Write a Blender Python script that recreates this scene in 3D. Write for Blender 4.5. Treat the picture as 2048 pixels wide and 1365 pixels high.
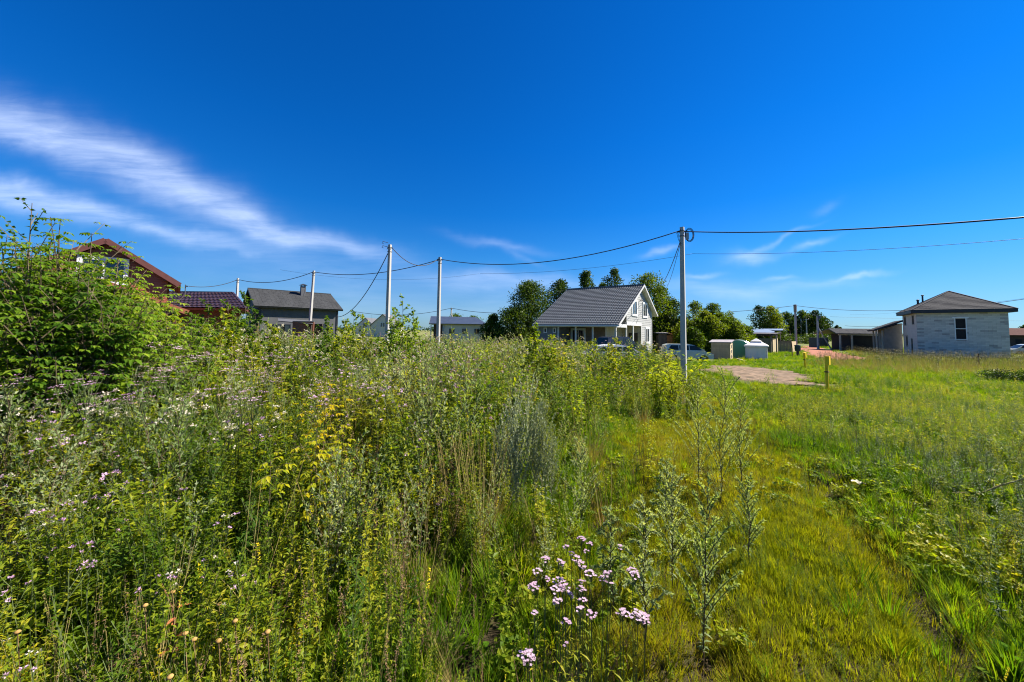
import bpy, math, random
import numpy as np
from mathutils import Vector, Matrix, Euler

for o in list(bpy.data.objects):
    bpy.data.objects.remove(o)
SC = bpy.context.scene
COL = SC.collection
R = math.radians

# ------------------------------------------------------------------ camera
F = 740.0                       # focal length in photo pixels (photo 2048 wide)
CAMZ = 1.7
PITCH, ROLL = 3.1, 0.73
cam_d = bpy.data.cameras.new('camera')
cam = bpy.data.objects.new('camera', cam_d)
COL.objects.link(cam)
cam_d.sensor_width = 36.0
cam_d.lens = F / 2048 * 36.0
cam_d.shift_y = -60.0 / 2048
cam_d.clip_start = 0.05
cam_d.clip_end = 6000
cam.location = (0, 0, CAMZ)
CR = Matrix.Rotation(R(90 + PITCH), 4, 'X') @ Matrix.Rotation(R(ROLL), 4, 'Z')
cam.rotation_euler = CR.to_euler()
SC.camera = cam
CR3 = CR.to_3x3()

# ------------------------------------------------------------------ world, sun, exposure
SUN_AZ = math.atan2(0.95, 0.26)     # clockwise from +Y
SUN_EL = R(43)
EXPO = 1.42
world = bpy.data.worlds.new('World')
SC.world = world
world.use_nodes = True
wt = world.node_tree
wt.nodes.clear()
WN = wt.nodes.new


def wlink(a, b):
    wt.links.new(a, b)


def wmath(op, a, b=None, c=None):
    n = WN('ShaderNodeMath')
    n.operation = op
    for i, v in enumerate((a, b, c)):
        if v is None:
            continue
        if isinstance(v, (int, float)):
            n.inputs[i].default_value = v
        else:
            wlink(v, n.inputs[i])
    return n.outputs[0]


sky = WN('ShaderNodeTexSky')
sky.sky_type = 'NISHITA'
sky.sun_disc = False
sky.sun_elevation = SUN_EL
sky.sun_rotation = SUN_AZ
sky.altitude = 100
sky.air_density = 1.0
sky.dust_density = 0.15
sky.ozone_density = 2.2
tc0 = WN('ShaderNodeTexCoord')
sep0 = WN('ShaderNodeSeparateXYZ')
wlink(tc0.outputs['Generated'], sep0.inputs[0])
tr = WN('ShaderNodeValToRGB')          # deeper blue overhead, paler at the horizon, the same all the way round
stops = [(0.0, (.40, .68, 1.12)), (.07, (.34, .70, 1.18)), (.19, (.16, .74, 1.38)), (.30, (.05, .67, 1.45)), (.45, (.022, .64, 1.50)), (.75, (.012, .58, 1.42))]
while len(tr.color_ramp.elements) < len(stops):
    tr.color_ramp.elements.new(.5)
for e_, (p_, c_) in zip(tr.color_ramp.elements, stops):
    e_.position = p_
    e_.color = tuple(v / 2 for v in c_) + (1,)
wlink(sep0.outputs[2], tr.inputs[0])
vm = WN('ShaderNodeVectorMath'); vm.operation = 'MULTIPLY'
wlink(sky.outputs[0], vm.inputs[0]); wlink(tr.outputs[0], vm.inputs[1])
vs_ = WN('ShaderNodeVectorMath'); vs_.operation = 'SCALE'
wlink(vm.outputs[0], vs_.inputs[0]); vs_.inputs['Scale'].default_value = 2.1 / 2 ** EXPO
tinted = vs_.outputs[0]
tc = WN('ShaderNodeTexCoord')
sep = WN('ShaderNodeSeparateXYZ')
wlink(tc.outputs['Generated'], sep.inputs[0])
yy = wmath('MAXIMUM', sep.outputs[1], 0.05)
tx = wmath('DIVIDE', sep.outputs[0], yy)
tz = wmath('DIVIDE', sep.outputs[2], yy)
# slow warp so no cloud edge is a clean ellipse
cmb = WN('ShaderNodeCombineXYZ')
wlink(tx, cmb.inputs[0]); wlink(tz, cmb.inputs[1])
wn = WN('ShaderNodeTexNoise'); wn.inputs['Scale'].default_value = 5.0; wn.inputs['Detail'].default_value = 4
wlink(cmb.outputs[0], wn.inputs['Vector'])
warp = wmath('MULTIPLY', wmath('SUBTRACT', wn.outputs[0], 0.5), 0.10)
tzw = wmath('ADD', tz, warp)
blobs = [  # px, py, half length, half width, slope down to the right (degrees), strength
    (-60, 245, 250, 34, 20, .8), (170, 305, 240, 40, 23, .8), (390, 400, 190, 36, 28, .62), (500, 452, 120, 24, 20, .45), (640, 488, 145, 20, 11, .85),
    (-60, 388, 240, 24, 12, .9), (170, 428, 210, 23, 14, .75), (380, 480, 110, 10, 9, .55), (440, 502, 80, 7, 6, .3),
    (640, 560, 300, 34, 6, .22), (560, 620, 260, 30, 0, .25), (1000, 490, 80, 9, 8, .4), (1045, 515, 40, 6, 20, .22), (1040, 560, 200, 16, 3, .5), (980, 575, 120, 13, 4, .25),
    (1100, 620, 300, 30, 0, .28), (1325, 497, 34, 7, -20, .65), (1500, 506, 46, 13, -6, .7), (1555, 474, 70, 5, -24, .35),
    (1630, 484, 42, 6, -17, .5), (1725, 540, 50, 5, -10, .75), (1410, 548, 34, 5, -10, .65), (1440, 575, 120, 18, 2, .5), (1560, 548, 34, 4, -4, .5),
    (1620, 560, 110, 11, -3, .3), (1660, 402, 26, 9, -20, .16),
]
tot = None
for (px, py, hl, hw, ang, st) in blobs:
    cx, cz = (px - 1024) / F, (663 - py) / F
    a = R(-ang)
    dx = wmath('SUBTRACT', tx, cx)
    dz = wmath('SUBTRACT', tzw, cz)
    al = wmath('ADD', wmath('MULTIPLY', dx, math.cos(a) / (hl / F)), wmath('MULTIPLY', dz, math.sin(a) / (hl / F)))
    ac = wmath('ADD', wmath('MULTIPLY', dx, -math.sin(a) / (hw / F)), wmath('MULTIPLY', dz, math.cos(a) / (hw / F)))
    r2 = wmath('ADD', wmath('MULTIPLY', al, al), wmath('MULTIPLY', ac, ac))
    g = wmath('MULTIPLY', wmath('EXPONENT', wmath('MULTIPLY', r2, -1.0)), st)
    tot = g if tot is None else wmath('ADD', tot, g)
# streaky fibres running down to the right
mp = WN('ShaderNodeMapping')
mp.inputs['Rotation'].default_value = (0, 0, R(20))
mp.inputs['Scale'].default_value = (1.6, 11.0, 1)
wlink(cmb.outputs[0], mp.inputs['Vector'])
fn = WN('ShaderNodeTexNoise'); fn.inputs['Scale'].default_value = 2.3; fn.inputs['Detail'].default_value = 9
fn.inputs['Roughness'].default_value = 0.62; fn.inputs['Distortion'].default_value = 0.5
wlink(mp.outputs[0], fn.inputs['Vector'])
fib = WN('ShaderNodeMapRange')
fib.inputs['From Min'].default_value = 0.3; fib.inputs['From Max'].default_value = 0.72
fib.inputs['To Min'].default_value = 0.38; fib.inputs['To Max'].default_value = 1.15
wlink(fn.outputs[0], fib.inputs['Value'])
fwd = wmath('GREATER_THAN', sep.outputs[1], 0.051)
cl = wmath('MULTIPLY', wmath('MULTIPLY', wmath('MINIMUM', tot, 1.0), fib.outputs[0]), fwd)
cl = wmath('MINIMUM', wmath('MULTIPLY', cl, 0.53), 0.7)
mx = WN('ShaderNodeMix'); mx.data_type = 'RGBA'
wlink(cl, mx.inputs['Factor'])
wlink(tinted, mx.inputs['A'])
mx.inputs['B'].default_value = (3.6, 4.2, 5.5, 1)
bg = WN('ShaderNodeBackground')
bg.inputs['Strength'].default_value = 0.1
wlink(mx.outputs['Result'], bg.inputs['Color'])
wo = WN('ShaderNodeOutputWorld')
wlink(bg.outputs[0], wo.inputs['Surface'])

sun_d = bpy.data.lights.new('sun', 'SUN')
sun_d.energy = 5.0
sun_d.angle = R(0.5)
sun_d.color = (1.0, 0.94, 0.84)
sun = bpy.data.objects.new('sun', sun_d)
COL.objects.link(sun)
sd = Vector((math.sin(SUN_AZ) * math.cos(SUN_EL), math.cos(SUN_AZ) * math.cos(SUN_EL), math.sin(SUN_EL)))
sun.rotation_euler = sd.to_track_quat('Z', 'Y').to_euler()
sun.location = sd * 100
SC.view_settings.view_transform = 'Standard'
SC.view_settings.look = 'None'
SC.view_settings.gamma = 1
SC.view_settings.exposure = EXPO
SC.view_settings.use_curve_mapping = False
SC.cycles.use_denoising = True
SC.cycles.pixel_filter_type = 'BLACKMAN_HARRIS'
SC.cycles.filter_width = 1.1
world.cycles.sampling_method = 'MANUAL'
world.cycles.sample_map_resolution = 512
SC.cycles.max_bounces = 6
SC.cycles.diffuse_bounces = 3
SC.cycles.transmission_bounces = 4
SC.cycles.transparent_max_bounces = 6
SC.cycles.caustics_reflective = False
SC.cycles.caustics_refractive = False
SC.cycles.sample_clamp_indirect = 4


# ------------------------------------------------------------------ helpers
def ray(px, py):
    c = CR3 @ Vector(((px - 1024) / F, -(py - 622.6) / F, -1.0))
    return c


def P(px, py, Y):
    d = ray(px, py)
    t = Y / d.y
    return Vector((d.x * t, Y, CAMZ + d.z * t))


def hyp(px):
    return 662.6 + 0.0128 * (px - 1024)


def XG(px, Y):
    return P(px, hyp(px), Y).x


def sm(a, b, x):
    t = np.clip((np.asarray(x, float) - a) / (b - a), 0, 1)
    return t * t * (3 - 2 * t)


_rng = np.random.RandomState(11)
_lat = _rng.rand(64, 64)


def vnoise(x, y, s, off=0):
    x = np.asarray(x, float) * s + 17.3 + off * 5.7
    y = np.asarray(y, float) * s + 9.1 + off * 3.3
    xi, yi = np.floor(x).astype(int), np.floor(y).astype(int)
    fx, fy = x - xi, y - yi
    fx, fy = fx * fx * (3 - 2 * fx), fy * fy * (3 - 2 * fy)
    g = lambda i, j: _lat[i % 64, j % 64]
    return (g(xi, yi) * (1 - fx) + g(xi + 1, yi) * fx) * (1 - fy) + (g(xi, yi + 1) * (1 - fx) + g(xi + 1, yi + 1) * fx) * fy


TRK = ([0, 1.8, 3.0, 4.4, 6.6, 8.5, 12, 17, 22], [1.35, 1.55, 2.15, 2.9, 3.75, 4.55, 6.5, 10.0, 13.5])   # centre of the wheel track


def gz(x, y):
    """ground height"""
    x = np.asarray(x, float); y = np.asarray(y, float)
    right = -0.85 * sm(2.5, 15, y)
    left = -0.5 * sm(6, 18, y)
    far_mix = sm(10, 17, x)
    base_far = -0.5 * (1 - far_mix) - 0.85 * far_mix
    near_mix = sm(-1, 5, x)
    near = left * (1 - near_mix) + right * near_mix
    k = sm(16, 24, y)
    z = near * (1 - k) + base_far * k
    nz = (vnoise(x, y, 0.35) - .5) * 0.12 + (vnoise(x, y, 1.3, 2) - .5) * 0.06 + (vnoise(x, y, 4.0, 3) - .5) * 0.03
    z = z + nz * (1 - 0.75 * sm(20, 60, y))
    tcx = np.interp(y, TRK[0], TRK[1])
    for off in (-0.62, 0.72):
        d = (x - tcx - off)
        z = z - 0.075 * np.exp(-(d / 0.17) ** 2) * (1 - sm(12, 20, y))
    return z


def gzf(x, y):
    return float(gz(np.array([x]), np.array([y]))[0])


# ---- materials
MATS = {}


def new_mat(name):
    m = bpy.data.materials.new(name)
    m.use_nodes = True
    m.node_tree.nodes.clear()
    MATS[name] = m
    return m, m.node_tree


def srgb(h):
    h = h.lstrip('#')
    v = [int(h[i:i + 2], 16) / 255 for i in (0, 2, 4)]
    return tuple(((c + 0.055) / 1.055) ** 2.4 if c > 0.04045 else c / 12.92 for c in v) + (1,)


def mat(name, c1, c2=None, scale=6.0, rough=0.7, bump=0.0, bscale=None, metal=0.0, spec=0.4, stretch=(1, 1, 1), detail=6,
        c3=None, wave=None):
    """plain surface: two or three colours mixed by noise, with a noise bump"""
    m, nt = new_mat(name)
    N, L = nt.nodes.new, nt.links.new
    out = N('ShaderNodeOutputMaterial'); b = N('ShaderNodeBsdfPrincipled')
    L(b.outputs[0], out.inputs[0])
    b.inputs['Roughness'].default_value = rough
    b.inputs['Metallic'].default_value = metal
    b.inputs['Specular IOR Level'].default_value = spec
    c1 = tuple(c1)[:3] + (1,)
    c2 = tuple(c2)[:3] + (1,) if c2 else tuple(v * 0.75 for v in c1[:3]) + (1,)
    co = N('ShaderNodeTexCoord'); mp_ = N('ShaderNodeMapping'); mp_.inputs['Scale'].default_value = stretch
    L(co.outputs['Object'], mp_.inputs['Vector'])
    n1 = N('ShaderNodeTexNoise'); n1.inputs['Scale'].default_value = scale; n1.inputs['Detail'].default_value = detail
    L(mp_.outputs[0], n1.inputs['Vector'])
    rp = N('ShaderNodeValToRGB')
    rp.color_ramp.elements[0].position = 0.35; rp.color_ramp.elements[0].color = c1
    rp.color_ramp.elements[1].position = 0.68; rp.color_ramp.elements[1].color = c2
    if c3:
        e = rp.color_ramp.elements.new(0.8); e.color = tuple(c3)[:3] + (1,)
    L(n1.outputs[0], rp.inputs[0])
    col = rp.outputs[0]
    ob = N('ShaderNodeObjectInfo')
    hv = N('ShaderNodeHueSaturation')
    mr = N('ShaderNodeMapRange'); mr.inputs['To Min'].default_value = 0.88; mr.inputs['To Max'].default_value = 1.1
    L(ob.outputs['Random'], mr.inputs['Value']); L(mr.outputs[0], hv.inputs['Value']); L(col, hv.inputs['Color'])
    L(hv.outputs[0], b.inputs['Base Color'])
    if bump:
        n2 = N('ShaderNodeTexNoise'); n2.inputs['Scale'].default_value = bscale or scale * 4; n2.inputs['Detail'].default_value = 6
        L(mp_.outputs[0], n2.inputs['Vector'])
        bp = N('ShaderNodeBump'); bp.inputs['Strength'].default_value = bump; bp.inputs['Distance'].default_value = 0.02
        L(n2.outputs[0], bp.inputs['Height']); L(bp.outputs[0], b.inputs['Normal'])
    return m


def leaf_mat(name, cols, trans=0.35, rough=0.45, patch=None, spec=0.12):
    """leaf: cols picked per leaf and per plant, light passes through"""
    m, nt = new_mat(name)
    N, L = nt.nodes.new, nt.links.new
    out = N('ShaderNodeOutputMaterial'); b = N('ShaderNodeBsdfPrincipled'); t = N('ShaderNodeBsdfTranslucent'); mixs = N('ShaderNodeMixShader')
    b.inputs['Roughness'].default_value = rough
    b.inputs['Specular IOR Level'].default_value = spec
    geo = N('ShaderNodeNewGeometry'); ob = N('ShaderNodeObjectInfo')
    nz = N('ShaderNodeTexNoise'); nz.inputs['Scale'].default_value = 0.55; nz.inputs['Detail'].default_value = 3
    L(geo.outputs['Position'], nz.inputs['Vector'])
    # value = .45*island + .35*plant + noise
    a = N('ShaderNodeMath'); a.operation = 'MULTIPLY'; a.inputs[1].default_value = 0.5; L(geo.outputs['Random Per Island'], a.inputs[0])
    c = N('ShaderNodeMath'); c.operation = 'MULTIPLY_ADD'; c.inputs[1].default_value = 0.5; L(ob.outputs['Random'], c.inputs[0]); L(a.outputs[0], c.inputs[2])
    d = N('ShaderNodeMath'); d.operation = 'MULTIPLY_ADD'; d.inputs[1].default_value = 1.7; d.inputs[2].default_value = -0.85; L(nz.outputs[0], d.inputs[0])
    e = N('ShaderNodeMath'); e.operation = 'ADD'; L(c.outputs[0], e.inputs[0]); L(d.outputs[0], e.inputs[1])
    rp = N('ShaderNodeValToRGB')
    n = len(cols)
    rp.color_ramp.elements[0].color = tuple(cols[0]) + (1,); rp.color_ramp.elements[0].position = 0.1
    rp.color_ramp.elements[1].color = tuple(cols[-1]) + (1,); rp.color_ramp.elements[1].position = 0.9
    for i in range(1, n - 1):
        el = rp.color_ramp.elements.new(0.1 + 0.8 * i / (n - 1)); el.color = tuple(cols[i]) + (1,)
    L(e.outputs[0], rp.inputs[0])
    L(rp.outputs[0], b.inputs['Base Color'])
    tcx = N('ShaderNodeMix'); tcx.data_type = 'RGBA'; tcx.blend_type = 'MULTIPLY'; tcx.inputs['Factor'].default_value = 1
    tcx.inputs['B'].default_value = (1.45, 1.4, 0.45, 1)
    L(rp.outputs[0], tcx.inputs['A']); L(tcx.outputs['Result'], t.inputs['Color'])
    mixs.inputs[0].default_value = trans
    L(b.outputs[0], mixs.inputs[1]); L(t.outputs[0], mixs.inputs[2]); L(mixs.outputs[0], out.inputs[0])
    return m


# ---- tags and objects
def tag(o, label=None, cat=None, group=None, kind=None):
    if label: o['label'] = label
    if cat: o['category'] = cat
    if group: o['group'] = group
    if kind: o['kind'] = kind
    return o


def thing(name, label, cat, loc=(0, 0, 0), rz=0.0, group=None):
    o = bpy.data.objects.new(name, None)
    o.empty_display_size = 0.3
    COL.objects.link(o)
    o.location = loc
    o.rotation_euler = (0, 0, rz)
    return tag(o, label, cat, group)


def origin_of(o):
    v = Vector((0, 0, 0))
    while o is not None:
        v = v + Vector(o.location)
        o = o.parent
    return v


class MB:
    def __init__(s):
        s.v = []; s.f = []; s.m = []

    def add(s, vs, fs, mi=0):
        k = len(s.v)
        s.v.extend([tuple(p) for p in vs])
        for f in fs:
            s.f.append(tuple(i + k for i in f)); s.m.append(mi)
        return s

    def box8(s, c, mi=0):
        """c: 8 corners, bottom ring then top ring"""
        return s.add(c, [(3, 2, 1, 0), (4, 5, 6, 7), (0, 1, 5, 4), (1, 2, 6, 5), (2, 3, 7, 6), (3, 0, 4, 7)], mi)

    def box(s, x0, x1, y0, y1, z0, z1, mi=0, fr=None):
        c = [(x0, y0, z0), (x1, y0, z0), (x1, y1, z0), (x0, y1, z0), (x0, y0, z1), (x1, y0, z1), (x1, y1, z1), (x0, y1, z1)]
        if fr: c = [fr(*p) for p in c]
        return s.box8(c, mi)

    def beam(s, p, q, w, h, mi=0, up=(0, 0, 1)):
        p, q = Vector(p), Vector(q)
        d = (q - p).normalized()
        sd_ = d.cross(Vector(up))
        if sd_.length < 1e-4: sd_ = d.cross(Vector((1, 0, 0)))
        sd_.normalize(); u = sd_.cross(d).normalized()
        c = []
        for e in (p, q):
            c += [e - sd_ * w / 2 - u * h / 2, e + sd_ * w / 2 - u * h / 2, e + sd_ * w / 2 + u * h / 2, e - sd_ * w / 2 + u * h / 2]
        return s.box8(c, mi)

    def slab(s, quad, t, mi=0):
        """quad = 4 points counterclockwise seen from above; thickness t hangs under"""
        q = [Vector(p) for p in quad]
        n = (q[1] - q[0]).cross(q[3] - q[0]).normalized()
        lo = [p - n * t for p in q]
        return s.box8(lo + q, mi)

    def tube(s, pts, rad, n=6, mi=0, cap=True):
        pts = [Vector(p) for p in pts]
        if not hasattr(rad, '__len__'): rad = [rad] * len(pts)
        k = len(s.v); ref = None
        for i, p in enumerate(pts):
            d = (pts[min(i + 1, len(pts) - 1)] - pts[max(i - 1, 0)])
            d = d.normalized() if d.length > 1e-9 else Vector((0, 0, 1))
            if ref is None:
                ref = d.orthogonal().normalized()
            else:
                ref = (ref - d * ref.dot(d))
                ref = ref.normalized() if ref.length > 1e-6 else d.orthogonal().normalized()
            w = d.cross(ref)
            for j in range(n):
                a = 2 * math.pi * j / n
                s.v.append(tuple(p + (ref * math.cos(a) + w * math.sin(a)) * rad[i]))
        for i in range(len(pts) - 1):
            for j in range(n):
                a = k + i * n + j; b = k + i * n + (j + 1) % n
                s.f.append((a, b, b + n, a + n)); s.m.append(mi)
        if cap:
            s.f.append(tuple(k + j for j in range(n))[::-1]); s.m.append(mi)
            s.f.append(tuple(k + (len(pts) - 1) * n + j for j in range(n))); s.m.append(mi)
        return s

    def lathe(s, prof, n=16, c=(0, 0, 0), mi=0):
        """prof: list of (r, z)"""
        k = len(s.v)
        for r_, z_ in prof:
            for j in range(n):
                a = 2 * math.pi * j / n
                s.v.append((c[0] + r_ * math.cos(a), c[1] + r_ * math.sin(a), c[2] + z_))
        for i in range(len(prof) - 1):
            for j in range(n):
                a = k + i * n + j; b = k + i * n + (j + 1) % n
                s.f.append((a, b, b + n, a + n)); s.m.append(mi)
        return s

    def leaf(s, p, d, n, L, W, droop=0.15, fold=0.12, mi=0):
        p, d, n = Vector(p), Vector(d).normalized(), Vector(n)
        sdv = d.cross(n)
        sdv = sdv.normalized() if sdv.length > 1e-5 else d.orthogonal().normalized()
        n = sdv.cross(d)
        mid = p + d * (L * 0.45) - n * (droop * L * 0.2)
        l = mid - sdv * (W / 2) + n * (fold * W); r_ = mid + sdv * (W / 2) + n * (fold * W)
        tip = p + d * L - n * (droop * L)
        s.add([p, l, mid, r_, tip], [(0, 1, 2), (0, 2, 3), (1, 4, 2), (2, 4, 3)], mi)
        return s

    def blade(s, p, d, L, W, bend, seg=3, mi=0):
        """a grass blade that bends over"""
        p = Vector(p); d = Vector(d).normalized()
        h = Vector((d.x, d.y, 0))
        h = h.normalized() if h.length > 1e-4 else Vector((1, 0, 0))
        sdv = Vector((-h.y, h.x, 0))
        vs = []; q = p.copy(); cur = d.copy()
        for i in range(seg):
            w = W * (1 - 0.75 * i / seg) / 2
            vs += [q - sdv * w, q + sdv * w]
            q = q + cur * (L / seg)
            cur = (cur + h * bend / seg - Vector((0, 0, bend * 0.6 / seg))).normalized()
        vs.append(q)
        fs = [(2 * i, 2 * i + 1, 2 * i + 3, 2 * i + 2) for i in range(seg - 1)] + [(2 * seg - 2, 2 * seg - 1, 2 * seg)]
        return s.add(vs, fs, mi)

    def mesh(s, name, mats, off=(0, 0, 0), smooth=False):
        me = bpy.data.meshes.new(name)
        v = s.v
        if any(off):
            v = [(a - off[0], b - off[1], c - off[2]) for a, b, c in v]
        me.from_pydata(v, [], s.f)
        for m in (mats if isinstance(mats, (list, tuple)) else [mats]):
            me.materials.append(m)
        if isinstance(mats, (list, tuple)) and len(mats) > 1:
            me.polygons.foreach_set('material_index', s.m)
        if smooth:
            me.polygons.foreach_set('use_smooth', [True] * len(me.polygons))
        me.update()
        return me

    def build(s, name, mats, parent=None, smooth=False, local=False):
        """local=True: coordinates already relative to the parent"""
        off = (0, 0, 0) if (local or parent is None) else tuple(origin_of(parent))
        me = s.mesh(name, mats, off, smooth)
        o = bpy.data.objects.new(name, me)
        COL.objects.link(o)
        if parent is not None: o.parent = parent
        return o


def link_copy(o, parent=None):
    c = o.copy()
    COL.objects.link(c)
    if parent is not None:
        c.parent = parent
    for ch in list(o.children):
        link_copy(ch, c)
    return c


def frame(O, yaw_deg):
    """local frame: a to the right along the front, b to the back, z up; the front turned by yaw"""
    t = R(yaw_deg)
    U = Vector((math.cos(t), -math.sin(t), 0)); V = Vector((math.sin(t), math.cos(t), 0)); O = Vector(O)
    return lambda a, b, z: O + U * a + V * b + Vector((0, 0, z))

# ================================================================== setting: sky colour comes from the world; ground and paths
M = MATS


def ground_material():
    m, nt = new_mat('ground')
    N, L = nt.nodes.new, nt.links.new
    out = N('ShaderNodeOutputMaterial'); b = N('ShaderNodeBsdfPrincipled'); L(b.outputs[0], out.inputs[0])
    b.inputs['Roughness'].default_value = 0.95; b.inputs['Specular IOR Level'].default_value = 0.1
    g = N('ShaderNodeNewGeometry')

    def noise(s, d=5, ro=.6):
        n = N('ShaderNodeTexNoise'); n.inputs['Scale'].default_value = s; n.inputs['Detail'].default_value = d
        n.inputs['Roughness'].default_value = ro
        L(g.outputs['Position'], n.inputs['Vector']); return n.outputs[0]

    def ramp(v, cols):
        r = N('ShaderNodeValToRGB')
        while len(r.color_ramp.elements) < len(cols): r.color_ramp.elements.new(.5)
        for e, (p, c) in zip(r.color_ramp.elements, cols): e.position = p; e.color = tuple(c) + (1,)
        L(v, r.inputs[0]); return r.outputs[0]
    soil = ramp(noise(9), [(.3, (.030, .022, .012)), (.5, (.062, .048, .024)), (.7, (.075, .075, .022))])
    grass = ramp(noise(.9, 8, .7), [(.3, (.055, .085, .015)), (.5, (.095, .125, .022)), (.62, (.15, .15, .04)), (.75, (.19, .17, .07))])
    sx = N('ShaderNodeSeparateXYZ'); L(g.outputs['Position'], sx.inputs[0])
    mr = N('ShaderNodeMapRange'); mr.inputs['From Min'].default_value = 9; mr.inputs['From Max'].default_value = 26; L(sx.outputs[1], mr.inputs['Value'])
    mx_ = N('ShaderNodeMix'); mx_.data_type = 'RGBA'; L(mr.outputs[0], mx_.inputs['Factor']); L(soil, mx_.inputs['A']); L(grass, mx_.inputs['B'])
    # far meadow is dry
    mr2 = N('ShaderNodeMapRange'); mr2.inputs['From Min'].default_value = 70; mr2.inputs['From Max'].default_value = 160; L(sx.outputs[1], mr2.inputs['Value'])
    mx2 = N('ShaderNodeMix'); mx2.data_type = 'RGBA'; L(mr2.outputs[0], mx2.inputs['Factor']); L(mx_.outputs['Result'], mx2.inputs['A'])
    L(ramp(noise(.05, 6), [(.35, (.12, .15, .035)), (.65, (.22, .20, .08))]), mx2.inputs['B'])
    L(mx2.outputs['Result'], b.inputs['Base Color'])
    bp = N('ShaderNodeBump'); bp.inputs['Strength'].default_value = .8; bp.inputs['Distance'].default_value = .05
    L(noise(14, 8, .7), bp.inputs['Height']); L(bp.outputs[0], b.inputs['Normal'])
    return m


ground_material()
ys = np.concatenate([np.arange(-14, 0, 1.0), np.arange(0, 9, .14), np.arange(9, 26, .4), np.arange(26, 70, 2.0), np.array([75, 85, 100, 130, 180, 260, 400, 700, 1200, 2500.])])
xs0 = np.concatenate([-np.array([2600, 1200, 600, 300, 170, 110, 80, 60, 45.]), np.arange(-36, -14, 1.0), np.arange(-14, 16, .18), np.arange(16, 40, 1.0), np.array([45, 60, 80, 110, 170, 300, 600, 1200, 2600.])])
GX, GY = np.meshgrid(xs0, ys)
GZ = gz(GX, GY)
nx, ny = len(xs0), len(ys)
verts = np.stack([GX.ravel(), GY.ravel(), GZ.ravel()], 1)
ii = np.arange(ny - 1)[:, None] * nx + np.arange(nx - 1)[None, :]
faces = np.stack([ii, ii + 1, ii + nx + 1, ii + nx], -1).reshape(-1, 4)
me = bpy.data.meshes.new('ground')
me.from_pydata(verts.tolist(), [], faces.tolist())
me.polygons.foreach_set('use_smooth', [True] * len(me.polygons))
me.materials.append(M['ground'])
ground = bpy.data.objects.new('ground', me); COL.objects.link(ground)
tag(ground, kind='structure')

mat('pale_dirt', (.24, .165, .11), (.10, .075, .05), scale=2.4, rough=.95, bump=.7, c3=(.10, .11, .035), spec=.1)
mat('red_rubble', (.32, .13, .08), (.24, .10, .065), scale=1.6, rough=.95, bump=.8, c3=(.34, .24, .18), spec=.1)


def ground_sheet(name, outline, m, lift=.03, rag=.35, seed=1, lump=.0):
    """sheet draped over the ground along a centre line of (x, y, half width) stations, with ragged sides"""
    rs = random.Random(seed)
    st = []
    for i in range(len(outline) - 1):
        for k in range(10):
            t = k / 10
            st.append([outline[i][j] * (1 - t) + outline[i + 1][j] * t for j in range(3)])
    st.append(list(outline[-1]))
    mb = MB(); n = len(st); W = 16
    for i, (x, y, w) in enumerate(st):
        x2, y2 = st[min(i + 1, n - 1)][:2]; x1, y1 = st[max(i - 1, 0)][:2]
        d = Vector((x2 - x1, y2 - y1)).normalized(); s_ = Vector((-d.y, d.x))
        wl, wr = w * (1 + rs.uniform(-rag, rag)), w * (1 + rs.uniform(-rag, rag))
        for j in range(W + 1):
            u = -wl + (wl + wr) * j / W
            px_, py_ = x + s_.x * u, y + s_.y * u
            e = 0 if j in (0, W) else 1
            mb.v.append((px_, py_, gzf(px_, py_) + (lift + lump * (float(vnoise(px_, py_, 2.6, 9)) + .5 * float(vnoise(px_, py_, 6.0, 4)) - .55) if e else -.06)))
    for i in range(n - 1):
        for j in range(W):
            a = i * (W + 1) + j
            mb.f.append((a, a + 1, a + W + 2, a + W + 1)); mb.m.append(0)
    o = mb.build(name, m, smooth=True)
    tag(o, kind='structure')
    return o


ground_sheet('dirt_patch', [(18.0, 28.6, 1.4), (17.0, 26.5, 2.7), (15.6, 24.2, 3.1), (14.4, 22.0, 2.9), (13.8, 20.0, 2.3), (13.8, 18.5, 1.0)], M['pale_dirt'], seed=3, rag=.3, lump=.10)
ground_sheet('dirt_track', [(14.4, 19.4, .25), (16.0, 17.8, .34), (18.2, 16.6, .28), (21.0, 16.0, .24), (23, 15.6, .15)], M['pale_dirt'], seed=4, rag=.4)
ground_sheet('rubble_path', [(33.6, 38.5, .8), (35.8, 41, 2.6), (38.5, 44, 3.0), (44, 52, 2.6), (52, 64, 2.2), (62, 77, 1.6), (68, 85, .8)], M['red_rubble'], seed=5, rag=.2)


def pb(mb, pt, s0, s1, z0, z1, d0, d1, mi=0):
    """box on a wall: along the wall s, up z, outwards d"""
    c = [pt(s0, z0, d0), pt(s1, z0, d0), pt(s1, z0, d1), pt(s0, z0, d1), pt(s0, z1, d0), pt(s1, z1, d0), pt(s1, z1, d1), pt(s0, z1, d1)]
    return mb.box8(c, mi)


def siding(mb, pt, z0, z1, step, rng_, gap=.006, lo=.034, hi=.012):
    z = z0
    while z < z1 - 1e-3:
        zt = min(z + step, z1)
        a = rng_(z); b = rng_(zt)
        if a and b and a[1] - a[0] > .02:
            c = [pt(a[0], z + gap, -.01), pt(a[1], z + gap, -.01), pt(a[1], z + gap, lo), pt(a[0], z + gap, lo),
                 pt(b[0], zt, -.01), pt(b[1], zt, -.01), pt(b[1], zt, hi), pt(b[0], zt, hi)]
            mb.box8(c)
        z += step
    return mb


mat('glass_dark', (.012, .016, .02), (.02, .026, .03), scale=.6, rough=.06, spec=.9)
mat('white_frame', (.78, .78, .76), (.70, .70, .68), scale=3, rough=.5)


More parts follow.
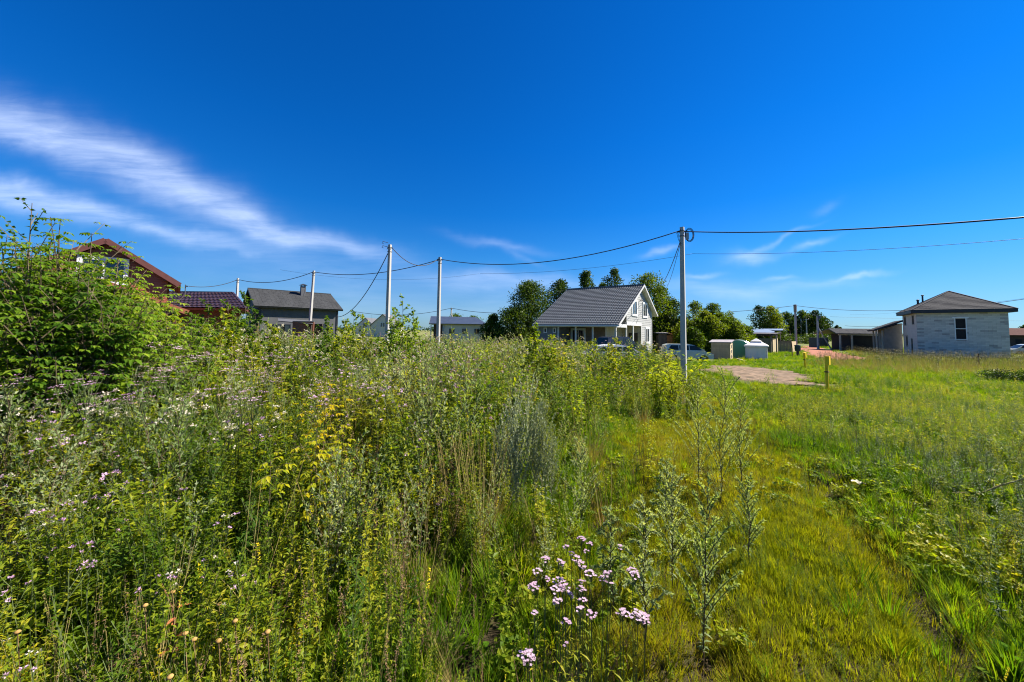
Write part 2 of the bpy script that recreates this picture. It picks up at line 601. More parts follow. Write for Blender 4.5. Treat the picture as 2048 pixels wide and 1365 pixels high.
def window(parent, pt, s0, s1, z0, z1, mull=1, fm='white_frame', fw=.07, base=.03, trim=None, hbar=None, pane='glass_dark', sill=True, label=None):
    mb = MB()
    d0, d1 = base, base + .05
    pb(mb, pt, s0, s1, z0, z0 + fw, d0, d1); pb(mb, pt, s0, s1, z1 - fw, z1, d0, d1)
    pb(mb, pt, s0, s0 + fw, z0 + fw, z1 - fw, d0, d1); pb(mb, pt, s1 - fw, s1, z0 + fw, z1 - fw, d0, d1)
    for k in range(1, mull + 1):
        c = s0 + (s1 - s0) * k / (mull + 1)
        pb(mb, pt, c - fw * .5, c + fw * .5, z0 + fw, z1 - fw, d0, d1 - .004)
    if hbar is not None:
        pb(mb, pt, s0 + fw, s1 - fw, hbar - fw * .4, hbar + fw * .4, d0, d1 - .008)
    w = mb.build('window', M[fm], parent)
    if label: w['label'] = label
    g = MB()
    edges = [s0 + (s1 - s0) * k / (mull + 1) for k in range(mull + 2)]
    for a_, b_ in zip(edges[:-1], edges[1:]):
        g = MB(); pb(g, pt, a_ + fw * .55, b_ - fw * .55, z0 + fw, z1 - fw, d0 - .02, d0 + .012)
        p_ = g.build('pane', M[pane], w)
    if trim:
        t = MB(); tw = trim
        pb(t, pt, s0 - tw, s1 + tw, z1 + .002, z1 + tw, d0 - .02, d1 + .02); pb(t, pt, s0 - tw, s1 + tw, z0 - tw, z0 - .002, d0 - .02, d1 + .02)
        pb(t, pt, s0 - tw, s0 - .002, z0, z1, d0 - .02, d1 + .018); pb(t, pt, s1 + .002, s1 + tw, z0, z1, d0 - .02, d1 + .018)
        t.build('trim', M[fm], w)
    return w


def tile_roof(mb, e0, e1, r1, r0, wave=.25, row=.36, amp=.042, k=4):
    """e0-e1 eave left to right, r0-r1 ridge left to right; pressed tile relief"""
    e0, e1, r1, r0 = map(Vector, (e0, e1, r1, r0))
    n = (e1 - e0).cross(r0 - e0).normalized()
    Lu = (e1 - e0).length; Lv = ((r0 + r1) / 2 - (e0 + e1) / 2).length
    nu = max(4, int(Lu / wave)) * k; nv = max(2, int(Lv / row))
    base = len(mb.v); cols = nu + 1
    rows = []
    for j in range(nv):
        rows.append((j / nv, .05)); rows.append(((j + .999) / nv, .0))
    for v_, h in rows:
        for i in range(cols):
            u_ = i / nu
            p = (e0.lerp(e1, u_)).lerp(r0.lerp(r1, u_), v_)
            mb.v.append(tuple(p + n * (h + amp * (0.5 + .5 * math.cos(2 * math.pi * i / k)))))
    for j in range(len(rows) - 1):
        for i in range(cols - 1):
            a = base + j * cols + i
            mb.f.append((a, a + 1, a + cols + 1, a + cols)); mb.m.append(0)
    return mb


def shingle_roof(mb, e0, e1, r1, r0, row=.3, tab=.5, seed=0):
    """overlapping rows of slightly uneven shingle tabs"""
    rs = random.Random(seed)
    e0, e1, r1, r0 = map(Vector, (e0, e1, r1, r0))
    n = (e1 - e0).cross(r0 - e0).normalized()
    Lv = ((r0 + r1) / 2 - (e0 + e1) / 2).length
    nv = max(2, int(Lv / row))
    for j in range(nv):
        a, b = e0.lerp(r0, j / nv), e1.lerp(r1, j / nv)
        c, d = e0.lerp(r0, (j + 1.06) / nv), e1.lerp(r1, (j + 1.06) / nv)
        nt_ = max(1, int((b - a).length / tab))
        for i in range(nt_):
            u0, u1 = i / nt_, (i + .97) / nt_
            h = .012 + rs.uniform(0, .012)
            mb.add([a.lerp(b, u0) + n * (h + .014), a.lerp(b, u1) + n * (h + .014), c.lerp(d, u1) + n * .004, c.lerp(d, u0) + n * .004,
                    a.lerp(b, u0), a.lerp(b, u1)], [(0, 1, 2, 3), (4, 5, 1, 0)])
    return mb


# ================================================================== grey house with the veranda
mat('grey_tile', (.100, .106, .104), (.076, .081, .080), scale=1.5, rough=.42, spec=.7)
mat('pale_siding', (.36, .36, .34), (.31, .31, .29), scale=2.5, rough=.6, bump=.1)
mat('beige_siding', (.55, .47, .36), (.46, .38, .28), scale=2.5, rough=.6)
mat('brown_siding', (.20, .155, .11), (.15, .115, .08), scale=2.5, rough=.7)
mat('white_trim', (.58, .57, .55), (.52, .51, .49), scale=2.0, rough=.5)
mat('blue_grey_panel', (.18, .19, .20), (.14, .15, .165), scale=2.0, rough=.6)
mat('dark_wood', (.05, .035, .025), (.035, .025, .02), scale=4, rough=.6)
mat('grey_deck', (.22, .20, .18), (.16, .14, .12), scale=3, rough=.8)
mat('dark_metal', (.03, .03, .035), (.045, .045, .05), scale=5, rough=.5, metal=.3)

fr = frame((14.35, 40.0, 0), 36)
house = thing('house', 'pale grey clapboard house with dark tiled roof sweeping down over a white posted veranda', 'house', (14.35, 40.0, -.5))
RZ = 6.9
zr = lambda b: RZ - .57 * abs(b) if b < 0 else RZ - .594 * b
gp = lambda s_, z_, d_: fr(-.45 + d_, s_, z_)                     # gable wall, looking at it from the right


def grange(z):
    lo = -4.53 if z < zr(-4.53) - .16 else -(RZ - .16 - z) / .57
    hi = 4.2 if z < zr(4.2) - .16 else (RZ - .16 - z) / .594
    if z < 2.5: lo = .2
    return (lo, hi) if hi > lo else None


mb = MB()
siding(mb, gp, -.5, 2.5, .2, lambda z: (.2, 4.2))
siding(mb, gp, 2.5, 6.7, .2, lambda z: grange(max(z, 2.501)))
o = mb.build('gable_boards', M['pale_siding'], house); o['kind'] = 'stuff'
mb = MB()                                                           # solid body behind the boards, with the open corner left free
mb.box(-9.0, -2.53, -4.5, 4.2, -.5, 3.9, fr=fr)
mb.box(-2.53, -.465, .2, 4.18, -.5, 2.5, fr=fr)
mb.box(-2.53, -.465, -4.48, 4.18, 2.5, 3.9, fr=fr)
k = [fr(-9, -4.5, 3.9), fr(-.466, -4.49, 3.9), fr(-.466, 4.19, 3.9), fr(-9, 4.2, 3.9), fr(-9, -.05, 6.7), fr(-.466, -.05, 6.7), fr(-.466, .05, 6.7), fr(-9, .05, 6.7)]
mb.box8(k)
mb.build('wall', M['pale_siding'], house)
mb = MB()
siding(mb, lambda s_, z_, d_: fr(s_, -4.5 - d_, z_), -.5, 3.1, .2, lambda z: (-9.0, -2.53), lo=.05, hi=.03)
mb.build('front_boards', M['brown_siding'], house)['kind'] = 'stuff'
mb = MB()
siding(mb, lambda s_, z_, d_: fr(-2.53 + d_, s_, z_), -.5, 2.5, .2, lambda z: (-4.5, .2))
siding(mb, lambda s_, z_, d_: fr(s_, .2 - d_, z_), -.5, 2.5, .2, lambda z: (-2.48, -.46))
mb.build('porch_boards', M['beige_siding'], house)['kind'] = 'stuff'
mb = MB()                                                           # roof deck and white soffit
T = .14
fl, frr, rl, rr = fr(-9.27, -7.9, zr(-7.9)), fr(0, -7.9, zr(-7.9)), fr(-9.27, 0, RZ), fr(0, 0, RZ)
bl, br = fr(-9.27, 5.3, zr(5.3)), fr(0, 5.3, zr(5.3))
mb.slab([fl, frr, rr, rl], T); mb.slab([rl, rr, br, bl], T)
mb.build('soffit', M['white_trim'], house)
mb = MB()
tile_roof(mb, fl, frr, rr, rl); tile_roof(mb, br, bl, rl, rr)
mb.beam(fr(-9.27, 0, RZ + .05), fr(0.02, 0, RZ + .05), .3, .1)
mb.build('roof', M['grey_tile'], house, smooth=False)
mb = MB()
for e, r_ in ((frr, rr), (br, rr), (fl, rl)):
    mb.beam(e + Vector((0, 0, -.07)) + (fr(1, 0, 0) - fr(0, 0, 0)) * (.02 if e != fl else -.02), r_ + Vector((0, 0, -.07)) + (fr(1, 0, 0) - fr(0, 0, 0)) * (.02 if e != fl else -.02), .05, .19)
mb.build('bargeboard', M['white_trim'], house)
mb = MB()
mb.beam(fl + Vector((0, 0, -.1)) - (fr(0, 1, 0) - fr(0, 0, 0)) * .05, frr + Vector((0, 0, -.1)) - (fr(0, 1, 0) - fr(0, 0, 0)) * .05, .1, .12)
mb.build('gutter', M['white_trim'], house)
mb = MB()                                                           # veranda beam: front, then along the open side, then the white lintel
mb.box(-9.0, -.5, -7.42, -7.28, 2.18, 2.42, fr=fr)
mb.box(-.58, -.40, -7.42, -4.55, 2.18, 2.50, fr=fr)
mb.box(-.58, -.38, -4.55, .18, 2.42, 2.74, fr=fr)
mb.build('veranda_beam', M['white_trim'], house)
for a_ in (-9.0 + .07, -6.5, -4.55, -2.75, -.5):
    mb = MB(); mb.box(a_ - .07, a_ + .07, -7.42, -7.28, -.2, 2.18, fr=fr); mb.build('post', M['white_trim'], house)
for b_ in (-4.5, -2.4):
    mb = MB(); mb.box(-.56, -.42, b_ - .07, b_ + .07, -.5, 2.42, fr=fr); mb.build('post', M['white_trim'], house)
for bx_ in ((-.44, -.39, .10, .28, -.5, 2.42), (-.46, -.385, 4.1, 4.26, -.5, 4.2), (-.46, -.385, -4.6, -4.46, 2.74, 4.1), (-2.62, -2.44, -4.62, -4.5, -.5, 2.5)):
    mb = MB(); mb.box(*bx_, fr=fr); mb.build('corner_board', M['white_trim'], house)
mb = MB(); mb.box(-9.0, -.45, -7.45, -4.56, -.5, -.2, fr=fr); mb.build('veranda_floor', M['grey_deck'], house)
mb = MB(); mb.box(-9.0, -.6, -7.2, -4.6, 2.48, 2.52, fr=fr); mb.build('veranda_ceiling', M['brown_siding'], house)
# annex room under the left end of the veranda
mb = MB(); mb.box(-8.9, -6.7, -7.2, -4.6, -.2, 2.45, fr=fr); mb.build('annex', M['blue_grey_panel'], house)
ap = lambda s_, z_, d_: fr(s_, -7.2 - d_, z_)
window(house, ap, -8.3, -7.9, 1.55, 2.1, mull=0, fw=.08, base=.03, pane='dark_wood')
window(house, ap, -7.2, -6.85, 1.55, 2.1, mull=0, fw=.08, base=.03, pane='dark_wood')
# windows and doors
window(house, gp, -2.8, -1.35, 3.55, 5.0, mull=1, trim=.14)
window(house, gp, .78, 2.3, 3.5, 4.95, mull=1, trim=.14)
window(house, gp, 1.75, 3.1, .62, 2.2, mull=1, trim=.14)
window(house, lambda s_, z_, d_: fr(s_, -4.53 - d_, z_), -6.35, -4.9, -.2, 1.95, mull=1, trim=.14, base=.04)
mb = MB(); mb.box(-1.75, -.8, .1, .16, -.45, 1.65, fr=fr); d_ = mb.build('door', M['dark_wood'], house)
mb = MB(); mb.box(-.95, -.9, .04, .1, .5, .62, fr=fr); mb.build('handle', M['dark_metal'], d_)
mb = MB(); mb.tube([fr(-.4, -.35, 5.15), fr(-.15, -.4, 5.25), fr(-.1, -.4, 5.1)], [.03, .06, .09], 8); mb.build('wall_lamp', M['dark_metal'], house)
mb = MB(); mb.tube([fr(-.36, -1.0, 3.2), fr(-.36, -1.8, 2.6)], .015, 4); mb.build('cable', M['dark_metal'], house)
# downpipe and ridge aerial
mb = MB(); mb.tube([fr(-9.05, -7.5, 2.2), fr(-9.0, -7.3, 1.9), fr(-9.0, -7.3, -.4)], .04, 6); mb.build('downpipe', M['white_trim'], house)

# ================================================================== unfinished block house, right
mat('gas_block', (.60, .57, .50), (.53, .50, .45), scale=1.8, rough=.95, bump=.4, spec=.1)
mat('gas_block_dark', (.36, .34, .31), (.43, .40, .36), scale=2.2, rough=.95, bump=.4, spec=.1)
mat('mortar', (.38, .35, .30), (.32, .29, .25), scale=6, rough=.95, spec=.1)
mat('cream_render', (.42, .38, .30), (.34, .31, .25), scale=2, rough=.9)
mat('dark_shingle', (.050, .050, .055), (.036, .036, .040), scale=3.0, rough=.9, bump=.4, c3=(.075, .07, .07), spec=.2)
mat('fascia_dark', (.018, .020, .028), (.026, .028, .036), scale=3, rough=.5)
mat('void_dark', (.012, .012, .012), (.02, .02, .02), scale=2, rough=.9)  # near-black for openings; the shade inside is painted on flat
mat('pale_wood', (.50, .42, .30), (.42, .34, .23), scale=3, rough=.8, stretch=(1, 1, .3))
fb = frame((51.0, 46.6, 0), 38)
blk = thing('block_house', 'unfinished two storey house of bare grey gas blocks under a dark hipped roof', 'house', (51.0, 46.6, -.85))
Zb, Zt, LA, LB = -.85, 4.6, 7.2, 8.0
mb = MB()
mb.box(.03, LA - .03, .03, LB - .03, Zb, Zt, fr=fb)
mb.build('wall', M['mortar'], blk)
rs = random.Random(4)
fpt = lambda s_, z_, d_: fb(s_, -d_ + .03, z_)
spt = lambda s_, z_, d_: fb(-d_ + .03, s_, z_)
holes = {'f': [(3.2, 4.0, 1.35, 3.9)], 's': [(1.2, 2.3, 3.2, 4.35), (5.8, 7.0, 3.2, 4.35), (2.4, 3.4, -.9, 1.35), (5.2, 6.2, .3, 1.7)]}
CH = .2095
block_mesh = {}


def block_piece(w, dark):
    key = (round(w, 2), dark)
    if key not in block_mesh:
        b_ = MB(); b_.box(.004, w - .006, -.02, .04, .004, CH - .005)
        block_mesh[key] = b_.mesh('block', M['gas_block_dark' if dark else 'gas_block'])
    return block_mesh[key]


cnt = 0
rest = MB(); rest_d = MB()
off0 = origin_of(blk)
for j in range(26):
    z0 = Zb + j * CH
    s0 = 0.0 if j % 2 == 0 else -.0
    first = True
    while s0 < LA - .02:
        w = (.6 if j % 2 == 0 else .3) if first else .6
        first = False
        w = min(w, LA - s0)
        segs = [(s0, s0 + w)]
        for (h0, h1, hz0, hz1) in holes['f']:
            if z0 + CH > hz0 + .05 and z0 < hz1 - .05:
                ns = []
                for (p0, p1) in segs:
                    if p1 <= h0 or p0 >= h1: ns.append((p0, p1)); continue
                    if p0 < h0: ns.append((p0, h0))
                    if p1 > h1: ns.append((h1, p1))
                segs = ns
        for (p0, p1) in segs:
            if p1 - p0 < .06: continue
            edge = (s0 < .01 or s0 + w > LA - .01) and j % 2 == 0
            dark = (rs.random() < (.55 if edge else .07))
            jit = rs.uniform(-.006, .006)
            if cnt < 298 and z0 > -.25:
                o = bpy.data.objects.new('block', block_piece(p1 - p0, dark)); COL.objects.link(o); o.parent = blk
                t_ = R(38)
                o.rotation_euler = (0, 0, -t_)
                o.location = fb(p0, jit, z0) - off0
                cnt += 1
            else:
                pb(rest_d if dark else rest, fpt, p0 + .004, p1 - .006, z0 + .004, z0 + CH - .005, -.01, .05 + jit)
        s0 += w
    s0 = 0.0; first = True
    while s0 < LB - .02:                                            # side wall
        w = (.3 if j % 2 == 0 else .6) if first else .6
        first = False; w = min(w, LB - s0)
        segs = [(s0, s0 + w)]
        for (h0, h1, hz0, hz1) in holes['s']:
            if z0 + CH > hz0 + .05 and z0 < hz1 - .05:
                ns = []
                for (p0, p1) in segs:
                    if p1 <= h0 or p0 >= h1: ns.append((p0, p1)); continue
                    if p0 < h0: ns.append((p0, h0))
                    if p1 > h1: ns.append((h1, p1))
                segs = ns
        for (p0, p1) in segs:
            if p1 - p0 > .06:
                pb(rest, spt, p0 + .004, p1 - .006, z0 + .004, z0 + CH - .005, -.01, .05)
        s0 += w
o = rest.build('block_courses', M['gas_block'], blk); o['kind'] = 'stuff'
if rest_d.v:
    o = rest_d.build('dark_block_courses', M['gas_block_dark'], blk); o['kind'] = 'stuff'


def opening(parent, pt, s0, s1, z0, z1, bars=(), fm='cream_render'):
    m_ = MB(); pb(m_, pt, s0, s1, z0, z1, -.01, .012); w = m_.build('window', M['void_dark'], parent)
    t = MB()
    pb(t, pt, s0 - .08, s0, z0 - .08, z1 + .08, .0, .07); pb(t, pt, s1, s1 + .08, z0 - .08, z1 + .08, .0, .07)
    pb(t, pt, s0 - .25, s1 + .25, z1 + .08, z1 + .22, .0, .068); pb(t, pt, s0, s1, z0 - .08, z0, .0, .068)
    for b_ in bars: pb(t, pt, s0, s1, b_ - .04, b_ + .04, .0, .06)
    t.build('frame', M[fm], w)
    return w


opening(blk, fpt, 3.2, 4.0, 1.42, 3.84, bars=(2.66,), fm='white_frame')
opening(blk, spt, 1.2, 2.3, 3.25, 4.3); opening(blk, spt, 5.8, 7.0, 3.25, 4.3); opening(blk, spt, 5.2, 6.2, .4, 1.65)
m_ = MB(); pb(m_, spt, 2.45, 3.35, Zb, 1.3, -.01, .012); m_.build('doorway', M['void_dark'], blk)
OV = .55
E = [fb(-OV, -OV, Zt), fb(LA + OV, -OV, Zt), fb(LA + OV, LB + OV, Zt), fb(-OV, LB + OV, Zt)]
mb = MB()
mb.box(-OV, LA + OV, -OV, LB + OV, Zt - .02, Zt + .36, fr=fb); mb.build('fascia', M['fascia_dark'], blk)
up = Vector((0, 0, .365)); ap_f, ap_b = fb(LA / 2, LB / 2 - .25, 7.55), fb(LA / 2, LB / 2 + .25, 7.55)
mb = MB(); e_ = [p + up for p in E]
mb.add(e_ + [ap_f, ap_b], [(0, 1, 4), (1, 2, 5, 4), (2, 3, 5), (3, 0, 4, 5)])
mb.build('roof_deck', M['fascia_dark'], blk)
mb = MB()
u3 = Vector((0, 0, .012))
shingle_roof(mb, e_[0] + u3, e_[1] + u3, ap_f + u3, ap_f + u3, seed=1); shingle_roof(mb, e_[3] + u3, e_[0] + u3, ap_f + u3, ap_b + u3, seed=2)
shingle_roof(mb, e_[1] + u3, e_[2] + u3, ap_b + u3, ap_f + u3, seed=3); shingle_roof(mb, e_[2] + u3, e_[3] + u3, ap_b + u3, ap_b + u3, seed=4)
for q in (0, 1, 2, 3):
    mb.beam(e_[q] + u3, (ap_f if q in (0, 1) else ap_b) + u3, .22, .05)
mb.build('roof', M['dark_shingle'], blk)
for (a_, b_, h_, r_) in ((1.6, 5.6, .95, .09), (1.2, 5.9, .6, .11)):
    zz = 5.0 + 2.55 * (a_ + OV) / (LA / 2 + OV)
    mb = MB(); c0 = fb(a_, b_, zz - .1); mb.lathe([(r_, 0), (r_, h_), (r_ * 1.7, h_ + .02), (r_ * 1.7, h_ + .1), (.01, h_ + .16)], 12, c0)
    mb.build('vent_pipe', M['fascia_dark'], blk)
# lean-to wing behind it
anx = thing('block_annex', 'single storey grey block wing with a sloping roof left of the two storey house', 'building', tuple(fb(-1, 9, -.85)))
mb = MB()
c = [fb(-1.9, LB + .6, -.85), fb(-.0, LB + .6, -.85), fb(0, 14, -.85), fb(-1.9, 14, -.85), fb(-1.9, LB + .6, 2.75), fb(0, LB + .6, 3.55), fb(0, 14, 3.55), fb(-1.9, 14, 2.75)]
mat('annex_block_shaded', (.26, .255, .24), (.20, .20, .19), scale=2.2, rough=.95, bump=.4, spec=.1)  # darker gas block; the shade on the wing is put into the colour
mb.box8(c); mb.build('wall', M['annex_block_shaded'], anx)
mb = MB()
pq = [fb(-3.1, LB - .2, 2.55), fb(.1, LB - .2, 4.0), fb(.1, 14.4, 4.0), fb(-3.1, 14.4, 2.55)]
mb.slab(pq, .2); mb.build('fascia', M['fascia_dark'], anx)
mb = MB(); shingle_roof(mb, pq[3] + u3, pq[0] + u3, pq[1] + u3, pq[2] + u3, seed=6); mb.build('roof', M['dark_shingle'], anx)
for s_, bb in ((-2.75, LB + .2), (-2.1, LB + .5), (-2.75, LB + 3.0)):
    mb = MB(); mb.box(s_ - .09, s_ + .09, bb - .09, bb + .09, -.85, 2.5, fr=fb); mb.build('post', M['cream_render'], anx)
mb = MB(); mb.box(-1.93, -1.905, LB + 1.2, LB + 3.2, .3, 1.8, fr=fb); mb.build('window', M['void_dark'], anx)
# garage with a long flat-looking roof
gar = thing('garage', 'low dark garage open at the front under a long shallow brown roof', 'garage', (57, 60, -.85))
fg = frame((53.9, 61.5, 0), 14)
mb = MB(); mb.box(2.3, 7.4, .8, 6, -.85, 2.0, fr=fg); mb.build('wall', M['void_dark'], gar)  # solid near-black box; the shade of the open bay is its colour
mb = MB(); mb.box(.5, 7.6, .3, .55, 1.72, 2.0, fr=fg); mb.build('beam', M['white_trim'], gar)
q = [fg(0, 0, 2.0), fg(8, 0, 2.0), fg(7.2, 3.5, 2.85), fg(.6, 3.5, 2.85)]; q2 = [fg(.6, 3.5, 2.85), fg(7.2, 3.5, 2.85), fg(8, 7, 2.0), fg(0, 7, 2.0)]
mb = MB(); mb.slab(q, .12); mb.slab(q2, .12); mb.build('fascia', M['fascia_dark'], gar)
mb = MB(); shingle_roof(mb, q[0] + u3, q[1] + u3, q[2] + u3, q[3] + u3, seed=8); shingle_roof(mb, q2[2] + u3, q2[3] + u3, q2[0] + u3, q2[1] + u3, seed=9); mb.build('roof', M['dark_shingle'], gar)
for s_ in (.7, 2.35, 7.2):
    mb = MB(); mb.box(s_ - .1, s_ + .1, .3, .5, -.85, 1.72, fr=fg); mb.build('post', M['cream_render'], gar)

# ================================================================== brown log house, left
mat('red_log', (.33, .105, .05), (.25, .08, .038), scale=5, rough=.6, bump=.2, stretch=(.4, .4, 3))
mat('brown_fascia', (.13, .045, .034), (.10, .036, .028), scale=4, rough=.55)
mat('brown_soffit', (.12, .055, .035), (.09, .04, .028), scale=4, rough=.7)
A = P(212, 478, 22.0)
fl_ = frame((A.x, 22.0, 0), -42)
log = thing('log_house', 'red brown log house gable with wide brown bargeboards behind the leafy saplings', 'house', (A.x, 22.0, -.2))
az = A.z; SL = .70
lr = lambda a: az - SL * abs(a)
lpt = lambda s_, z_, d_: fl_(s_, .38 - d_, z_)
mb = MB()
siding(mb, lpt, -.2, az - .3, .15, lambda z: (-min(2.75, (az - .28 - z) / SL), min(2.75, (az - .28 - z) / SL)), lo=.05, hi=.02)
siding(mb, lambda s_, z_, d_: fl_(2.75 + d_, s_, z_), -.2, lr(2.75) - .25, .15, lambda z: (.38, 8.5), lo=.05, hi=.02)
mb.build('log_courses', M['red_log'], log)['kind'] = 'stuff'
mb = MB(); zb_ = lr(2.7) - .3
mb.box(-2.72, 2.72, .40, 8.5, -.2, zb_, fr=fl_)
mb.box8([fl_(-2.7, .40, zb_), fl_(2.7, .40, zb_), fl_(2.7, 8.4, zb_), fl_(-2.7, 8.4, zb_), fl_(-.04, .40, az - .35), fl_(.04, .40, az - .35), fl_(.04, 8.4, az - .35), fl_(-.04, 8.4, az - .35)])
mb.build('wall', M['red_log'], log)
mb = MB()
for sg in (1, -1):
    q = [fl_(0, 0, az), fl_(0, 9, az), fl_(sg * 3.37, 9, lr(3.37)), fl_(sg * 3.37, 0, lr(3.37))]
    if sg > 0: q = q[::-1]
    mb.slab(q, .12)
mb.build('roof', M['brown_fascia'], log)
for sg in (1, -1):
    mb = MB(); mb.beam(fl_(0, -.03, az - .1), fl_(sg * 3.42, -.03, lr(3.42) - .1), .06, .32); mb.build('bargeboard', M['brown_fascia'], log)
for a_ in (0, 1.5, -1.5, 2.72, -2.72):
    mb = MB(); mb.beam(fl_(a_, .02, lr(a_) - .27), fl_(a_, .5, lr(a_) - .27), .16, .2); mb.build('purlin', M['brown_soffit'], log)
mb = MB(); mb.beam(fl_(3.4, 0, lr(3.4) - .06), fl_(3.4, 9, lr(3.4) - .06), .14, .14); mb.build('gutter', M['brown_fascia'], log)
window(log, lpt, -1.0, .9, 4.3, 5.75, mull=1, fw=.1, trim=.12, base=.05)
# gabled porch in front, its red brown verge seen below the house
mb = MB()
for sg in (1, -1):
    q = [fl_(0, -1.6, 4.35), fl_(0, .32, 4.35), fl_(sg * 3.85, .32, 2.72), fl_(sg * 3.85, -1.6, 2.72)]
    if sg > 0: q = q[::-1]
    mb.slab(q, .14)
mb.build('porch_roof', M['brown_fascia'], log)
for sg in (1, -1):
    mb = MB(); mb.beam(fl_(0, -1.64, 4.25), fl_(sg * 3.9, -1.64, 2.6), .06, .3); mb.build('porch_bargeboard', M['red_log'], log)
    mb = MB(); mb.box(sg * 3.3 - .09, sg * 3.3 + .09, -1.5, -1.32, -.2, 2.75, fr=fl_); mb.build('post', M['brown_fascia'], log)
mb = MB(); pb(mb, lambda s_, z_, d_: fl_(s_, -1.3 - d_, z_), -3.2, 3.2, .9, 1.0, 0, .06); pb(mb, lambda s_, z_, d_: fl_(s_, -1.3 - d_, z_), -3.2, 3.2, 2.5, 2.7, 0, .1); mb.build('porch_rail', M['brown_fascia'], log)

# ================================================================== purple brown hipped roof
mat('plum_tile', (.062, .036, .042), (.046, .028, .033), scale=2, rough=.35, spec=.6)
mat('brown_wall', (.085, .05, .036), (.065, .04, .03), scale=2, rough=.8)
pr = thing('low_house', 'low brown house under a plum coloured metal tile hipped roof beside the log house', 'house', (-27, 33, -.3))
rl_, rr_ = P(330, 581, 34), P(465, 590, 34)
er, el = P(493, 617, 31), P(300, 617, 31)
el.z = er.z
bk = Vector((er.x * 38 / 31 + .4, 38, er.z)); bl_ = Vector((rl_.x - 2.5, 38, er.z)); rl_.z = rr_.z = (rl_.z + rr_.z) / 2 + .05
mb = MB(); tile_roof(mb, el, er, rr_, rl_, wave=.4, row=.4, amp=.04); tile_roof(mb, er, bk, rr_, rr_, wave=.4, row=.4, amp=.04); tile_roof(mb, bk, bl_, rl_, rr_, wave=.4, row=.4)
tile_roof(mb, bl_, el, rl_, rl_, wave=.4, row=.4)
mb.beam(er, rr_, .16, .08); mb.beam(rl_, rr_, .2, .1)
mb.build('roof', M['plum_tile'], pr)
mb = MB(); z_ = er.z - .02
mb.box8([(el.x, el.y, z_ - .2), (er.x, er.y, z_ - .2), (bk.x, bk.y, z_ - .2), (bl_.x, bl_.y, z_ - .2), (el.x, el.y, z_), (er.x, er.y, z_), (bk.x, bk.y, z_), (bl_.x, bl_.y, z_)])
mb.build('fascia', M['brown_fascia'], pr)
mb = MB(); wq = [(el.x + .5, 31.6), (er.x - .9, 31.6), (bk.x - .8, 37.4), (bl_.x + .6, 37.4)]
mb.box8([(a, b, -.5) for a, b in wq] + [(a, b, z_ - .2) for a, b in wq]); mb.build('wall', M['brown_wall'], pr)

# ================================================================== dark grey house with chimney
mat('slate_shingle', (.058, .059, .060), (.042, .043, .044), scale=3.5, rough=.85, bump=.4, c3=(.075, .075, .075), spec=.25)
mat('slate_wall', (.095, .095, .098), (.075, .076, .08), scale=1.6, rough=.7)
mat('brick_red', (.30, .11, .06), (.22, .085, .05), scale=8, rough=.9, bump=.4)
fs = frame((-27.05, 38.0, 0), -42.8)
sh = thing('grey_house', 'dark slate grey house with shingled gable roof and capped chimney behind the concrete poles', 'house', (-27.05, 38, -.5))
z1_, z0_, LL = 5.76, 3.76, 7.8
q1 = [fs(-.2, -4.5, z0_), fs(LL, -4.5, z0_), fs(LL, 0, z1_), fs(-.2, 0, z1_)]
q2 = [fs(-.2, 0, z1_), fs(LL, 0, z1_), fs(LL, 4.5, z0_), fs(-.2, 4.5, z0_)]
mb = MB(); mb.slab(q1, .16); mb.slab(q2, .16); mb.build('fascia', M['fascia_dark'], sh)
mb = MB(); shingle_roof(mb, q1[0] + u3, q1[1] + u3, q1[2] + u3, q1[3] + u3, row=.28, tab=.4, seed=11); shingle_roof(mb, q2[2] + u3, q2[3] + u3, q2[0] + u3, q2[1] + u3, seed=12)
mb.beam(q1[3] + u3, q1[2] + u3, .3, .06); mb.build('roof', M['slate_shingle'], sh)
mb = MB(); mb.box(.3, LL - .4, -4.0, 4.0, -.5, z0_ - .14, fr=fs)
zz = z0_ - .14
mb.box8([fs(.3, -4, zz), fs(LL - .4, -4, zz), fs(LL - .4, 4, zz), fs(.3, 4, zz), fs(.3, -.1, z1_ - .2), fs(LL - .4, -.1, z1_ - .2), fs(LL - .4, .1, z1_ - .2), fs(.3, .1, z1_ - .2)])
mb.build('wall', M['slate_wall'], sh)
mb = MB(); mb.box(LL - .5, LL - .36, -4.06, -3.96, -.5, z0_ - .1, fr=fs); mb.box(.26, .4, -4.06, -3.96, -.5, z0_ - .1, fr=fs); mb.build('corner_board', M['fascia_dark'], sh)
window(sh, lambda s_, z_, d_: fs(s_, -4.0 - d_, z_), 5.4, 6.6, .9, 2.2, mull=1, fm='fascia_dark', base=.01)
window(sh, lambda s_, z_, d_: fs(s_, -4.0 - d_, z_), 1.5, 3.0, .7, 2.1, mull=1, fm='fascia_dark', base=.01)
mb = MB(); mb.box(4.42, 4.88, -1.23, -.77, 4.9, 6.3, fr=fs); ch_ = mb.build('chimney', M['slate_wall'], sh)
mb = MB()
for aa in (4.44, 4.80):
    for bb in (-1.21, -.85): mb.box(aa, aa + .05, bb, bb + .05, 6.3, 6.42, fr=fs)
mb.box8([fs(4.28, -1.37, 6.42), fs(5.02, -1.37, 6.42), fs(5.02, -.63, 6.42), fs(4.28, -.63, 6.42), fs(4.6, -1.05, 6.58), fs(4.7, -1.05, 6.58), fs(4.7, -.95, 6.58), fs(4.6, -.95, 6.58)])
mb.build('chimney_cap', M['fascia_dark'], ch_)
